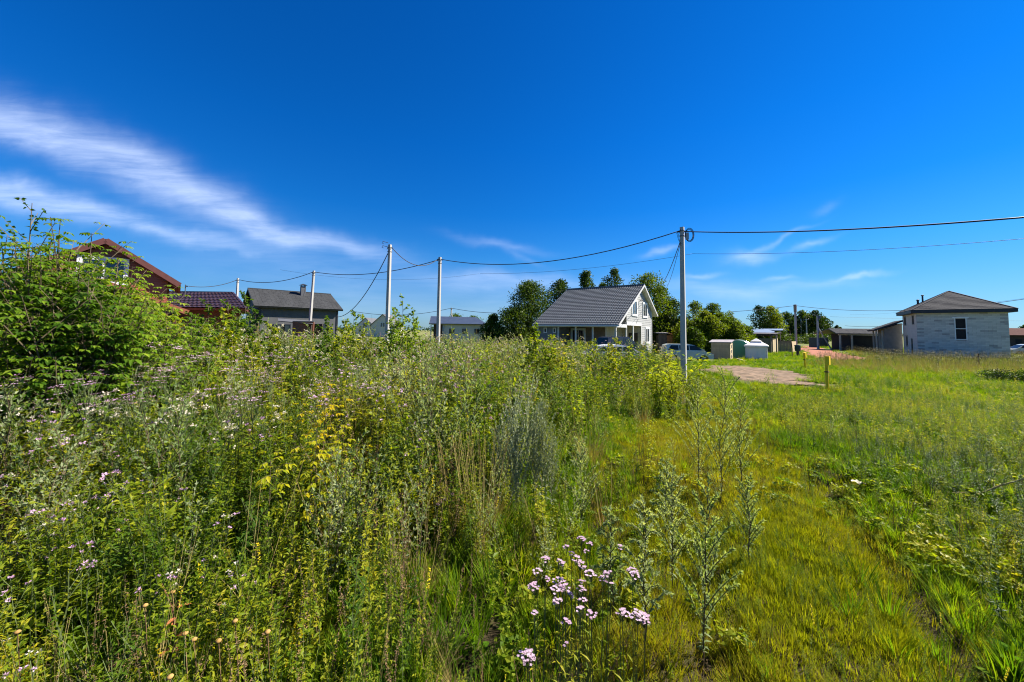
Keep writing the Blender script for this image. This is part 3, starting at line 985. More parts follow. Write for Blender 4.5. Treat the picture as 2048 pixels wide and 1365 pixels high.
# brick garden wall and lean-to in front
bw = thing('brick_wall', 'low red brick wall in front of the dark grey house, half buried in weeds', 'wall', (-15, 30, -.3))
p0, p1 = P(586, 644, 29), P(628, 650, 29.5)
mb = MB(); mb.beam((p0.x, 29, (p0.z - .5) / 2), (p1.x, 29.5, (p0.z - .5) / 2), .25, p0.z + .5); mb.build('brickwork', M['brick_red'], bw)
mb = MB(); mb.beam((p0.x, 29, p0.z + .03), (p1.x, 29.5, p0.z + .03), .34, .07); mb.build('coping', M['slate_wall'], bw)
lt = thing('lean_to', 'grey sheet lean-to with a dark open front left of the red brick wall', 'shed', (-18, 30, -.3))
q = [P(556, 642, 29), P(626, 648, 29), P(626, 642.5, 31), P(556, 636.5, 31)]
mb = MB(); mb.slab(q, .06); mb.build('roof', M['slate_wall'], lt)
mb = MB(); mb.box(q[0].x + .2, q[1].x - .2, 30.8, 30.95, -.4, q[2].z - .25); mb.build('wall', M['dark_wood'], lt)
for x_ in (q[0].x + .3, q[1].x - .3):
    mb = MB(); mb.box(x_ - .06, x_ + .06, 29.2, 29.32, -.4, q[1].z - .1); mb.build('post', M['dark_wood'], lt)

# ================================================================== low white house with the blue grey roof
mat('navy_roof', (.06, .075, .105), (.045, .058, .085), scale=1.5, rough=.35, spec=.6)
mat('white_wall', (.60, .56, .50), (.54, .50, .45), scale=1.2, rough=.8)
wh = thing('white_bungalow', 'low white bungalow with a long dark blue grey roof and three small windows', 'house', (-9, 60, -.5))
fw_ = frame((-13.1, 60, 0), -8)
zt_, ze_ = 3.95, 2.72
mb = MB()
RL_, RR_ = fw_(0, 0, zt_), fw_(7.2, 0, zt_ - .05)
EL_, ER_ = fw_(0, -3.2, ze_), fw_(9.0, -3.2, ze_)
BL_, BR_ = fw_(0, 3.2, ze_), fw_(9.0, 3.2, ze_)
q = [EL_, ER_, RR_, RL_]
mb = MB(); mb.slab(q, .12); mb.slab([RL_, RR_, BR_, BL_], .12); mb.slab([ER_, BR_, RR_ + Vector((0.01, 0.01, 0)), RR_], .12); mb.build('roof', M['navy_roof'], wh)
mb = MB(); mb.box(2.2, 8.5, -2.7, 2.7, -.5, ze_ - .1, fr=fw_); mb.build('wall', M['white_wall'], wh)
mb = MB()
for sg in (-1, 1): mb.beam(fw_(-.03, 0, zt_ - .1), fw_(-.03, sg * 3.25, ze_ - .1), .05, .25)
mb.build('bargeboard', M['slate_wall'], wh)
mb = MB(); mb.box(.6, 2.19, -2.6, 2.6, -.5, ze_ - .15, fr=fw_); mb.build('porch_wall', M['brown_wall'], wh)
for s_ in (.15, 2.0):
    mb = MB(); mb.box(s_, s_ + .15, -2.9, -2.75, -.5, ze_, fr=fw_); mb.build('post', M['white_trim'], wh)
for s_ in (3.0, 5.0, 6.9):
    window(wh, lambda a_, z_, d_: fw_(a_, -2.7 - d_, z_), s_, s_ + .8, 1.2, 1.95, mull=0, fm='slate_wall', fw=.06, base=.01, sill=False)

# far white gabled houses, left of the bungalow
for i, (px, yt, Y, lab) in enumerate(((766, 629, 110, 'white gable of a far house right behind the tall pole with the hanging cable'), (731, 636, 120, 'far white roof peak showing just above the weeds left of the tall pole'))):
    a_ = P(px, yt, Y); w_ = 3.6
    h = thing('far_house', lab, 'house', (a_.x, Y, -.5), group='white houses far behind the weeds')
    mb = MB(); zt2 = a_.z - 1.2 - 2.2
    mb.box(a_.x - w_, a_.x + w_, Y, Y + 9, -.5, zt2)
    mb.box8([(a_.x - w_, Y, zt2), (a_.x + w_, Y, zt2), (a_.x + w_, Y + 9, zt2), (a_.x - w_, Y + 9, zt2), (a_.x - .05, Y, a_.z - .1), (a_.x + .05, Y, a_.z - .1), (a_.x + .05, Y + 9, a_.z - .1), (a_.x - .05, Y + 9, a_.z - .1)])
    mb.build('wall', M['white_wall'], h)
    mb = MB()
    for sg in (-1, 1): mb.beam((a_.x, Y + 4.5, a_.z), (a_.x + sg * (w_ + .3), Y + 4.5, zt2 - .15), 9.6, .14, up=(0, 0, 1))
    mb.build('roof', M['slate_wall'], h)
    window(h, lambda s_, z_, d_: Vector((a_.x + s_, Y - d_, z_)), -.7, .7, 2.4, 3.8, mull=1, base=.02)

# ================================================================== brown house at the right edge
bh = thing('brown_house', 'low red brown house with a stovepipe at the right edge behind the block house', 'house', (104, 76, -.85))
fq = frame((101.5, 78, 0), 20)
mb = MB(); mb.box(0, 9, 0, 7, -.85, 2.3, fr=fq); mb.build('wall', M['brown_wall'], bh)
q1 = [fq(-.5, -.6, 2.2), fq(9.5, -.6, 2.2), fq(9.5, 3.5, 3.7), fq(-.5, 3.5, 3.7)]; q2 = [fq(-.5, 3.5, 3.7), fq(9.5, 3.5, 3.7), fq(9.5, 7.6, 2.2), fq(-.5, 7.6, 2.2)]
mat('brown_roof', (.11, .055, .045), (.08, .04, .034), scale=3, rough=.95, spec=.05)
mb = MB(); mb.slab(q1, .15); mb.slab(q2, .15); mb.build('roof', M['brown_roof'], bh)
mb = MB(); mb.lathe([(.12, 0), (.12, 1.8), (.2, 1.85), (.2, 2.0)], 10, fq(3, 2.5, 3.0)); mb.build('chimney', M['dark_metal'], bh)
window(bh, lambda s_, z_, d_: fq(s_, -d_, z_), 1.2, 2.2, .4, 1.6, mull=0, base=.01); 
mb = MB(); mb.box(3.2, 4.2, -.02, .02, -.85, 1.3, fr=fq); mb.build('door', M['void_dark'], bh)

# distant cottages beyond the field
mat('far_blue_roof', (.16, .22, .28), (.12, .17, .22), scale=1, rough=.5)
for i, (px, yt, Y, w_, m1, m2, lab) in enumerate(((1660, 664, 240, 7, 'far_blue_roof', 'white_wall', 'tiny blue roofed cottage at the far end of the field'), (1676, 667, 260, 4, 'brown_fascia', 'white_wall', 'tiny dark cottage right of the blue roofed one at the field end'))):
    a_ = P(px, yt, Y)
    h = thing('far_cottage', lab, 'house', (a_.x, Y, -.85))
    mb = MB(); mb.box(a_.x - w_, a_.x + w_, Y, Y + 8, -.85, a_.z - 1.6); mb.build('wall', M[m2], h)
    mb = MB(); q = [(a_.x - w_ - .5, Y - .5, a_.z - 1.7), (a_.x + w_ + .5, Y - .5, a_.z - 1.7), (a_.x + w_ - 1.5, Y + 4, a_.z), (a_.x - w_ + 1.5, Y + 4, a_.z)]
    mb.slab(q, .2); mb.build('roof', M[m1], h)

# ================================================================== concrete poles and wires
mat('pole_concrete', (.42, .40, .365), (.34, .325, .30), scale=3.5, rough=.9, bump=.3, stretch=(1, 1, .25), c3=(.34, .32, .29))
mat('clamp_metal', (.10, .10, .10), (.16, .16, .16), scale=8, rough=.5, metal=.5)
mat('wire_black', (.02, .018, .018), (.03, .025, .025), scale=8, rough=.6)
mat('porcelain', (.30, .20, .14), (.24, .16, .11), scale=8, rough=.4)
LINE = math.atan2(.47, -.88)


def pole(name, top, gzv, label, group, w0=.17, w1=.24, rot=LINE, lean=(0, 0), detail=True):
    """tapered concrete pole; local origin at its foot"""
    H = top.z - gzv
    t = thing(name, label, 'pole', (top.x - lean[0], top.y - lean[1], gzv), group=group)
    c, s_ = math.cos(rot), math.sin(rot)
    U = Vector((c, s_, 0)); W = Vector((-s_, c, 0))
    mb = MB()
    nseg = 6; k = 0
    rings = []
    for i in range(nseg + 1):
        f = i / nseg
        w = w1 + (w0 - w1) * f; d = w * .88; ctr = Vector((lean[0] * f, lean[1] * f, -.3 + (H + .3) * f))
        ch = .18
        pts = []
        for (su, sw) in ((1, 1), (-1, 1), (-1, -1), (1, -1)):
            a1 = ctr + U * su * w / 2 * (1 if su * sw > 0 else 1 - ch) + W * sw * d / 2 * (1 - ch if su * sw > 0 else 1)
            a2 = ctr + U * su * w / 2 * (1 - ch if su * sw > 0 else 1) + W * sw * d / 2 * (1 if su * sw > 0 else 1 - ch)
            pts += [a1, a2]
        rings.append(pts)
    for r_ in rings: mb.v.extend([tuple(p) for p in r_])
    for i in range(nseg):
        for j in range(8):
            a = i * 8 + j; b = i * 8 + (j + 1) % 8
            mb.f.append((a, b, b + 8, a + 8)); mb.m.append(0)
    mb.f.append(tuple(nseg * 8 + j for j in range(8))); mb.m.append(0)
    mb.build('shaft', M['pole_concrete'], t, local=True)
    if detail:
        for dz in (.18, .42):
            f = (H - dz) / H; w = w0 + .03
            mb = MB(); ctr = Vector((lean[0] * f, lean[1] * f, H - dz))
            c8 = [ctr + U * a * w / 2 + W * b * w / 2 + Vector((0, 0, z)) for z in (-.02, .02) for a, b in ((-1, -1), (1, -1), (1, 1), (-1, 1))]
            mb.box8(c8); mb.build('band', M['clamp_metal'], t, local=True)
        mb = MB(); f = 1; ctr = Vector((lean[0], lean[1], H - .2)) - U * (w0 / 2) - W * .02
        mb.tube([ctr, ctr - U * .12, ctr - U * .16 + Vector((0, 0, -.06))], [.02, .02, .012], 5)
        ctr = Vector((lean[0], lean[1], H - .2)) + U * (w0 / 2)
        mb.tube([ctr, ctr + U * .12, ctr + U * .16 + Vector((0, 0, -.06))], [.02, .02, .012], 5)
        mb.build('hook', M['clamp_metal'], t, local=True)
    return t


PG = 'concrete line poles strung across the plots'
T1365 = P(1364, 455, 17.0); T878 = P(880, 515, 24.9); T778 = P(780, 490, 21.4); T627 = P(628, 542, 31.4); T475 = P(476, 557, 36.8)
T1592 = P(1590, 610, 60.0); T903 = P(903, 616, 80.0)
pm = pole('utility_pole', T1365, gzf(T1365.x, 17.0), 'tall grey concrete pole with coiled black cable at its top right of the veranda house', PG, rot=LINE - .2)
p878 = pole('utility_pole', T878, gzf(T878.x, 24.9), 'pale concrete pole standing in front of the white bungalow', PG)
p778 = pole('utility_pole', T778, gzf(T778.x, 21.4), 'tall pale concrete pole with a cable hanging down to its left, beside a birch sapling', PG)
p627 = pole('utility_pole', T627, gzf(T627.x, 31.4), 'pale concrete pole in front of the dark grey house with the chimney', PG, lean=(.25, 0))
p475 = pole('utility_pole', T475, gzf(T475.x, 36.8), 'pale concrete pole between the plum roof and the dark grey house', PG)
mat('pole_weathered', (.16, .15, .13), (.12, .11, .10), scale=4, rough=.9)
pf = pole('utility_pole', T1592, -.85, 'dark brown topped pole beside the barrel in front of the far tree line', PG, w0=.24, w1=.3, rot=.2)
mb = MB(); mb.lathe([(.2, -1.2), (.22, -.2), (.2, .02), (.01, .05)], 8, (0, 0, T1592.z + .85)); mb.build('wrap', M['porcelain'], pf, local=True)
p903 = pole('utility_pole', T903, -.5, 'thin far pole with a stay behind the white bungalow roof', PG, w0=.25, w1=.34)
mb = MB(); mb.tube([(.1, 0, T903.z - 1), (2.2, 0, 0)], [.09, .12], 6); mb.build('stay', M['pole_concrete'], p903, local=True)
far_p = [(1601.5, 636, 115, 'first far concrete pole right of the brown topped pole'), (1612.5, 640, 112, 'far pole with a white lamp head in front of the dark trees'), (1634.5, 632, 66, 'far pole with a slanting stay beside the dark container'),
         (1617, 657, 178, None), (1621.5, 655, 210, None), (1626, 655, 240, None), (1630, 656, 260, None), (1668, 662, 230, None)]
for i, (px, py, Y, lab) in enumerate(far_p):
    tp = P(px, py, Y)
    q = pole('utility_pole', tp, -.85, lab or 'small thin pole far off in the row fading towards the dark trees', PG if lab else 'farthest thin poles in the row', w0=.22, w1=.34, rot=.3, detail=False)
    if i == 2:
        mb = MB(); mb.tube([(.05, 0, tp.z - 1.2), (1.9, -.5, 0)], [.09, .12], 6); mb.build('stay', M['pole_concrete'], q, local=True)
        mb = MB(); mb.box(.0, .5, -.12, .12, tp.z + .3, tp.z + .85); mb.build('insulator', M['clamp_metal'], q, local=True)
    if i == 1:
        mb = MB(); mb.box(-.3, .3, -.15, .15, tp.z + .84, tp.z + .98); mb.build('lamp_head', M['white_trim'], q, local=True)

# coil of spare cable and details on the main pole
mb = MB()
Hm = T1365.z - gzf(T1365.x, 17.0)
for k in range(3):
    pts = []
    for i in range(19):
        a = 2 * math.pi * i / 18
        pts.append((.27 + (.17 + .02 * k) * math.cos(a), -.12 - .02 * k, Hm - .4 + (.26 + .03 * k) * math.sin(a)))
    mb.tube(pts, .012, 4)
for i, (x0, z0, x1, z1) in enumerate(((-.1, -.15, -.28, -.5), (-.1, -.12, -.22, -.62))):
    mb.tube([(x0, -.1, Hm + z0), (x1, -.1, Hm + (z0 + z1) / 2 - .02), (x1 + .06, -.1, Hm + z1 - .12), (-.1, -.1, Hm + z1 - .3)], .01, 4)
mb.build('cable_coil', M['wire_black'], pm, local=True)
mb = MB(); mb.box(.1, .22, -.2, -.1, Hm - .62, Hm - .3); mb.build('connector_box', M['pole_concrete'], pm, local=True)
mb = MB()
for dz in (-.15, -.4):
    mb.tube([(-.1, -.05, Hm + dz), (-.4, -.05, Hm + dz + .08), (-.45, -.05, Hm + dz - .02), (-.36, -.05, Hm + dz - .06)], .016, 5)
mb.build('insulator', M['clamp_metal'], p778, local=True)


def wire(p, q, sag, label, r=.02, n=18, group='overhead cables'):
    p, q = Vector(p), Vector(q)
    mb = MB(); pts = []
    for i in range(n + 1):
        t = i / n
        v = p.lerp(q, t); v.z -= 4 * sag * t * (1 - t)
        pts.append(v)
    mb.tube(pts, r, 5)
    o = mb.build('cable', M['wire_black'], smooth=True)
    return tag(o, label, 'cable', group)


up_ = lambda v, dz, dx=0: Vector((v.x + dx, v.y, v.z - dz))
end_r = P(2075, 433, 9.2)
wire(up_(T1365, .17, -.1), up_(T878, .15, .1), .85, 'main cable from the coiled cable pole left to the pole by the white bungalow', .024)
wire(up_(T1365, .2, .1), end_r, .18, 'upper cable leaving the coiled cable pole towards the top right edge', .024)
wire(up_(T878, .18, -.1), up_(T627, .12, .1), .55, 'cable between the bungalow pole and the pole before the dark grey house', .026)
wire(up_(T627, .12, -.1), up_(T475, .15, .1), .55, 'cable between the two poles either side of the dark grey house gable', .028)
post_l = P(371, 572, 33)
wire(up_(T475, .18, -.1), post_l, .35, 'cable drooping from the leftmost pole over the plum coloured roof', .026)
wire(up_(T778, .15, .1), up_(T878, .1, -.1), .75, 'slack cable between the two tall pale poles in the middle', .022)
wire(up_(T778, .5, -.1), P(668, 634, 31), 1.1, 'slack cable hanging from the tall pale pole down to the dark grey house', .024)
wire(up_(T1365, .7, -.1), P(1318, 572, 42), .5, 'service cable dropping from the coiled cable pole behind the veranda house', .02)
wire(up_(T1365, .8, -.1), P(1322, 575, 48), 1.1, 'thin slack service cable beside the thicker one behind the veranda house', .012)
wire(P(2080, 475, 24), P(1385, 508, 34), .35, 'thin far cable crossing the sky below the main cable on the right', .016)
wire(P(1386, 508, 34), P(960, 548, 44), .5, 'thin far cable crossing the sky behind the coiled cable pole to the left', .014)
wire(P(958, 548, 44), P(560, 540, 40), .9, 'faintest far cable crossing behind the two tall pale poles', .009)
wire(up_(T1592, .15, .1), P(2080, 594, 42), 1.2, 'low cable from the brown topped pole passing in front of the block house roof', .03)
wire(up_(T1592, .15, -.1), P(1425, 626, 62), .15, 'low cable from the brown topped pole towards the thicket', .035)
wire(P(1690, 652, 130), P(1810, 649, 100), .5, 'farthest cable low on the horizon left of the block house', .05)
wire(P(1660, 634, 90), P(2080, 643, 90), .1, 'thin pale cable running level behind the block house', .02)
wire(up_(T903, .1, -.1), P(700, 622, 80), 1.2, 'far low cable left of the bungalow pole', .045)
wire(up_(T903, .1, .1), P(1050, 624, 76), .6, 'far low cable running right from behind the bungalow to the trees', .045)
wire(P(2060, 596, 42), P(1700, 630, 120), .5, 'faint second cable joining the far right corner', .012)
# small bracket post on the plum roof
bp = thing('roof_mast', 'thin wire mast standing on the plum coloured roof', 'mast', (post_l.x, 33, 3.2))
mb = MB(); mb.tube([(0, 0, 0), (0, 0, post_l.z - 3.1)], .035, 6); mb.build('mast', M['clamp_metal'], bp, local=True)
mb = MB(); mb.tube([(0, 0, post_l.z - 3.3), (.25, 0, post_l.z - 3.25)], .03, 6); mb.build('arm', M['clamp_metal'], bp, local=True)

# ================================================================== cars
mat('tyre', (.015, .015, .015), (.025, .025, .025), scale=9, rough=.9)
mat('alloy', (.35, .35, .36), (.28, .28, .29), scale=9, rough=.35, metal=.8)
mat('lamp_clear', (.6, .6, .6), (.5, .5, .5), scale=9, rough=.1)
mat('lamp_red', (.35, .02, .02), (.25, .02, .02), scale=9, rough=.2)
mat('car_glass', (.018, .024, .022), (.03, .038, .035), scale=1, rough=.12, spec=.35)
for n_, c_ in (('white', (.72, .73, .74)), ('black', (.012, .013, .016)), ('silver_green', (.50, .53, .49))):
    mat('paint_' + n_, c_, tuple(v * .93 for v in c_), scale=1.5, rough=.22, spec=.6, metal=.0)


def car(name, label, kind, paint, loc, heading):
    t = thing(name, label, 'car', loc, heading)
    if kind == 'sedan':
        body = [(-2.2, .32), (-2.28, .62), (-2.2, .95), (-1.55, 1.02), (.75, .99), (1.75, .88), (2.15, .74), (2.27, .5), (2.2, .3)]
        gh = [(-1.85, 1.0), (-1.05, 1.40), (-.6, 1.45), (.05, 1.45), (.45, 1.38), (1.35, .95)]; L_, wx = 2.25, (-1.35, 1.4)
    elif kind == 'van':
        body = [(-2.1, .34), (-2.2, .6), (-2.15, 1.05), (1.3, 1.02), (1.95, .88), (2.15, .7), (2.2, .4), (2.1, .3)]
        gh = [(-2.1, 1.04), (-1.95, 1.55), (-1.6, 1.63), (.2, 1.63), (.6, 1.55), (1.55, 1.0)]; L_, wx = 2.2, (-1.3, 1.35)
    else:
        body = [(-2.25, .42), (-2.35, .7), (-2.3, 1.12), (1.05, 1.12), (2.05, 1.04), (2.3, .85), (2.32, .5), (2.2, .4)]
        gh = [(-2.25, 1.11), (-2.05, 1.68), (-1.7, 1.76), (.1, 1.76), (.45, 1.68), (1.1, 1.1)]; L_, wx = 2.3, (-1.4, 1.45)
    # lower outline with wheel arches
    bot = []
    for x in (wx[1], wx[0]):
        for i in range(9):
            a = math.pi * i / 8
            bot.append((x + .39 * math.cos(a), .32 + .37 * math.sin(a)))
    out = body + bot
    n = len(out); mb = MB()
    hw = lambda x, z: (.87 - .10 * max(0, (abs(x) - 1.5)) ** 1.2) * (1 if z < .8 else .96)
    vs = [(x, -hw(x, z), z) for x, z in out] + [(x, hw(x, z), z) for x, z in out]
    fs_ = [tuple(range(n)), tuple(range(2 * n - 1, n - 1, -1))] + [((i + 1) % n, i, n + i, n + (i + 1) % n) for i in range(n)]
    mb.add(vs, fs_)
    mb.build('body', M[paint], t, local=True)
    ng = len(gh); mb = MB()
    gw = lambda z: .80 - .17 * (z - 1.0) / .5
    vs = [(x, -gw(z), z) for x, z in gh] + [(x, gw(z), z) for x, z in gh]
    mb.add(vs, [tuple(range(ng)), tuple(range(2 * ng - 1, ng - 1, -1))] + [((i + 1) % ng, i, ng + i, ng + (i + 1) % ng) for i in range(ng)])
    mb.build('roof', M[paint], t, local=True)
    zl, zh = gh[0][1] + .06, gh[2][1] - .1
    for sg in (-1, 1):
        xa, xb_ = gh[0][0] + .3, gh[-1][0] - .25
        cuts = [xa, xa + (xb_ - xa) * .33, xa + (xb_ - xa) * .62, xb_]
        for i in range(3):
            x0, x1 = cuts[i] + .04, cuts[i + 1] - .04
            tx0 = x0 + (.32 if i == 0 else 0); tx1 = x1 - (.55 if i == 2 else 0)
            mb = MB()
            q = [Vector((x0, sg * (gw(zl) + .006), zl)), Vector((x1, sg * (gw(zl) + .006), zl)), Vector((tx1, sg * (gw(zh) + .006), zh)), Vector((tx0, sg * (gw(zh) + .006), zh))]
            q2 = [p + Vector((0, sg * .008, 0)) for p in q]
            mb.box8(q + q2)
            mb.build('side_window', M['car_glass'], t, local=True)
    for nm, a, b in (('windscreen', gh[-1], gh[-2]), ('rear_window', gh[0], gh[1])):
        a, b = Vector((a[0], 0, a[1])), Vector((b[0], 0, b[1]))
        a2, b2 = a.lerp(b, .12), a.lerp(b, .9)
        nrm = Vector((-(b - a).z, 0, (b - a).x)); nrm = nrm.normalized()
        if nrm.x * (1 if nm == 'windscreen' else -1) < 0: nrm = -nrm
        mb = MB(); q = []
        for e in (.006, .014):
            for p_, s_ in ((a2, -1), (a2, 1), (b2, 1), (b2, -1)):
                q.append(Vector((p_.x, s_ * (gw(p_.z) - .08), p_.z)) + nrm * e)
        mb.box8(q); mb.build(nm, M['car_glass'], t, local=True)
    for x in wx:
        for sg in (-1, 1):
            w = bpy.data.objects.new('wheel', None); COL.objects.link(w); w.parent = t; w.location = (x, sg * .78, .32)
            mb = MB(); pr_ = [(.2, -.1), (.3, -.1), (.33, -.07), (.33, .07), (.3, .1), (.2, .1)]
            k = len(mb.v)
            for r_, y_ in pr_:
                for j in range(18): mb.v.append((r_ * math.cos(j * math.pi / 9), y_, r_ * math.sin(j * math.pi / 9)))
            for i in range(5):
                for j in range(18):
                    a = i * 18 + j; b = i * 18 + (j + 1) % 18
                    mb.f.append((a, b, b + 18, a + 18)); mb.m.append(0)
            mb.build('tyre', M['tyre'], w, local=True)
            mb = MB(); mb.v = [(.2 * math.cos(j * math.pi / 6), sg * .07, .2 * math.sin(j * math.pi / 6)) for j in range(12)] + [(0, sg * .09, 0)]
            mb.f = [(j, (j + 1) % 12, 12) for j in range(12)]; mb.m = [0] * 12
            mb.build('rim', M['alloy'], w, local=True)
    for sg in (-1, 1):
        mb = MB(); mb.box(L_ - .22, L_ - .02, sg * .62 - .16, sg * .62 + .16, .62, .76); mb.build('headlight', M['lamp_clear'], t, local=True)
        mb = MB(); mb.box(-L_ - .03, -L_ + .12, sg * .66 - .12, sg * .66 + .12, .72, .95); mb.build('tail_light', M['lamp_red'], t, local=True)
        mb = MB(); mb.box(gh[-1][0] - .35, gh[-1][0] - .2, sg * .9 - .08, sg * .9 + .08, gh[0][1], gh[0][1] + .13); mb.build('wing_mirror', M[paint], t, local=True)
    mb = MB(); mb.box(-L_ - .04, L_ + .02, -.7, .7, .3, .42); mb.build('bumper', M['tyre'], t, local=True)
    mb = MB(); mb.box(L_ - .03, L_ + .012, -.4, .4, .48, .6); mb.build('grille', M['tyre'], t, local=True)
    return t


def at(px, Y): return (XG(px, Y), Y)


x_, y_ = at(1215, 23.0)
cw = car('white_car', 'white saloon car with an arched roof half hidden by weeds before the veranda', 'sedan', 'paint_white', (x_, y_, .94 - 1.45), R(184))
x_, y_ = at(1243, 32.0)
car('black_car', 'black estate car parked in front of the open corner of the veranda house', 'suv', 'paint_black', (x_, y_, -.42), R(28))
x_, y_ = at(1371, 35.0)
car('silver_car', 'pale silver green hatchback standing behind the coiled cable pole left of the small shed', 'van', 'paint_silver_green', (x_, y_, .68 - 1.63), R(-10))
x_, y_ = at(1308, 56.0)
car('white_van', 'small white car parked beyond the right corner of the veranda house', 'van', 'paint_white', (x_, y_, -.5), R(70))
x_, y_ = at(2053, 52.0)
car('pale_car', 'pale car cut off by the right edge beside the block house', 'van', 'paint_silver_green', (x_, y_, -.85), R(160))

# ================================================================== yard: sheds, greenhouse, gazebo, panels
mat('plywood', (.62, .50, .30), (.54, .42, .24), scale=3, rough=.8, stretch=(1, 1, .3))
mat('orange_board', (.50, .22, .08), (.42, .17, .06), scale=4, rough=.7, stretch=(1, 1, .3))
mat('old_board', (.27, .22, .16), (.20, .165, .12), scale=5, rough=.85, stretch=(1, 1, .3))
mat('shed_board', (.44, .33, .21), (.35, .26, .165), scale=5, rough=.85, stretch=(1, 1, .3))
mat('roofing_felt', (.30, .27, .28), (.23, .21, .22), scale=3, rough=.8)
mat('blue_sheet', (.22, .27, .33), (.18, .225, .28), scale=1, rough=.35, spec=.6)
mat('gazebo_cloth', (.74, .71, .66), (.68, .65, .61), scale=2, rough=.8)
mat('yellow_paint', (.88, .58, .012), (.80, .50, .01), scale=5, rough=.45)
mat('rust', (.10, .045, .03), (.07, .035, .025), scale=8, rough=.9)
mat('bin_green', (.02, .05, .045), (.015, .035, .035), scale=6, rough=.5)


def poly_mat():
    m, nt = new_mat('green_polycarbonate')
    N, L = nt.nodes.new, nt.links.new
    out = N('ShaderNodeOutputMaterial'); b = N('ShaderNodeBsdfPrincipled'); t = N('ShaderNodeBsdfTranslucent'); x = N('ShaderNodeMixShader')
    b.inputs['Base Color'].default_value = (.05, .20, .17, 1); b.inputs['Roughness'].default_value = .18; b.inputs['Specular IOR Level'].default_value = .8
    t.inputs['Color'].default_value = (.08, .34, .28, 1); x.inputs[0].default_value = .45
    L(b.outputs[0], x.inputs[1]); L(t.outputs[0], x.inputs[2]); L(x.outputs[0], out.inputs[0])


poly_mat()
mat('clear_polycarbonate', (.34, .42, .36), (.28, .36, .30), scale=3, rough=.2, spec=.7)


def board_wall(parent, p, q, h, m, n, vert=False, th=.05, z0=None):
    """a wall of boards, each board a part"""
    p, q = Vector(p), Vector(q)
    z0 = p.z if z0 is None else z0
    for i in range(n):
        mb = MB()
        if vert:
            a, b = p.lerp(q, (i + .03) / n), p.lerp(q, (i + .97) / n)
            mb.beam((a.x, a.y, z0 + h / 2), (b.x, b.y, z0 + h / 2), th + (i % 3) * .004, h)
        else:
            mb.beam((p.x, p.y, z0 + h * (i + .5) / n), (q.x, q.y, z0 + h * (i + .5) / n), th + (i % 3) * .006, h / n * .95)
        mb.build('board', m, parent)


# small plank shed
fsx_ = frame((XG(1422, 38), 38.0, 0), 42)
fsx = lambda a, b, z: fsx_(a * .80, b * .55, z)
g0 = gzf(XG(1440, 37), 37)
s1 = thing('plank_shed', 'small plank shed with a flat grey felt roof in front of the thicket', 'shed', (fsx(1, 1, 0).x, fsx(1, 1, 0).y, g0))
hs_ = 1.62
board_wall(s1, fsx(0, 0, g0), fsx(2.05, 0, g0), hs_, M['shed_board'], 7)
board_wall(s1, fsx(2.1, .02, g0), fsx(2.1, 1.9, g0), hs_, M['plywood'], 6)
mb = MB(); mb.box(.03, 2.05, .06, 1.9, 0, hs_, fr=lambda a, b, z: fsx(a, b, g0 + z)); mb.build('wall', M['old_board'], s1)
mb = MB(); mb.slab([fsx(-.25, -.2, g0 + 1.68), fsx(2.3, -.2, g0 + 1.72), fsx(2.3, 2.2, g0 + 1.95), fsx(-.25, 2.2, g0 + 1.91)], .07); mb.build('roof', M['roofing_felt'], s1)
for k in range(3):
    mb = MB(); pb(mb, lambda s_, z_, d_: fsx(2.13 + d_, s_, z_), .75, 1.15, g0 + .15 + k * .48, g0 + .45 + k * .48, 0, .03); mb.build('vent', M['slate_wall'], s1)

# arched greenhouse
fgh = frame((XG(1474, 38.8) - 1.3, 38.8 + .7, 0), 34)
g0 = gzf(XG(1480, 38), 38)
gh_ = thing('greenhouse', 'arched greenhouse of green polycarbonate between the plank shed and the white gazebo', 'greenhouse', (fgh(1, 1, 0).x, fgh(1, 1, 0).y, g0))
LG, WG, HG = 2.7, 1.5, 1.9
prof = [(math.cos(math.pi * i / 14) * WG, math.sin(math.pi * i / 14) ** .85 * HG) for i in range(15)]
mb = MB(); mb2 = MB()
for i in range(14):
    (a0, z0), (a1, z1) = prof[i], prof[i + 1]
    tgt = mb2 if (max(z0, z1) < 1.05) else mb
    for b0, b1 in ((0, 4.0),):
        tgt.add([fgh(a0 + WG, b0, g0 + z0), fgh(a0 + WG, b1, g0 + z0), fgh(a1 + WG, b1, g0 + z1), fgh(a1 + WG, b0, g0 + z1)], [(0, 1, 2, 3)])
mb.build('roof_sheet', M['green_polycarbonate'], gh_); mb2.build('side_sheet', M['clear_polycarbonate'], gh_)
mb = MB(); mb.add([fgh(a + WG, .02, g0 + z) for a, z in prof], [tuple(range(15))]); mb.build('end_sheet', M['green_polycarbonate'], gh_)
for k in range(5):
    mb = MB(); mb.tube([fgh(a * 1.012 + WG, .02 + k * .99, g0 + z * 1.012) for a, z in prof], .022, 5, cap=False); mb.build('hoop', M['clear_polycarbonate'], gh_)

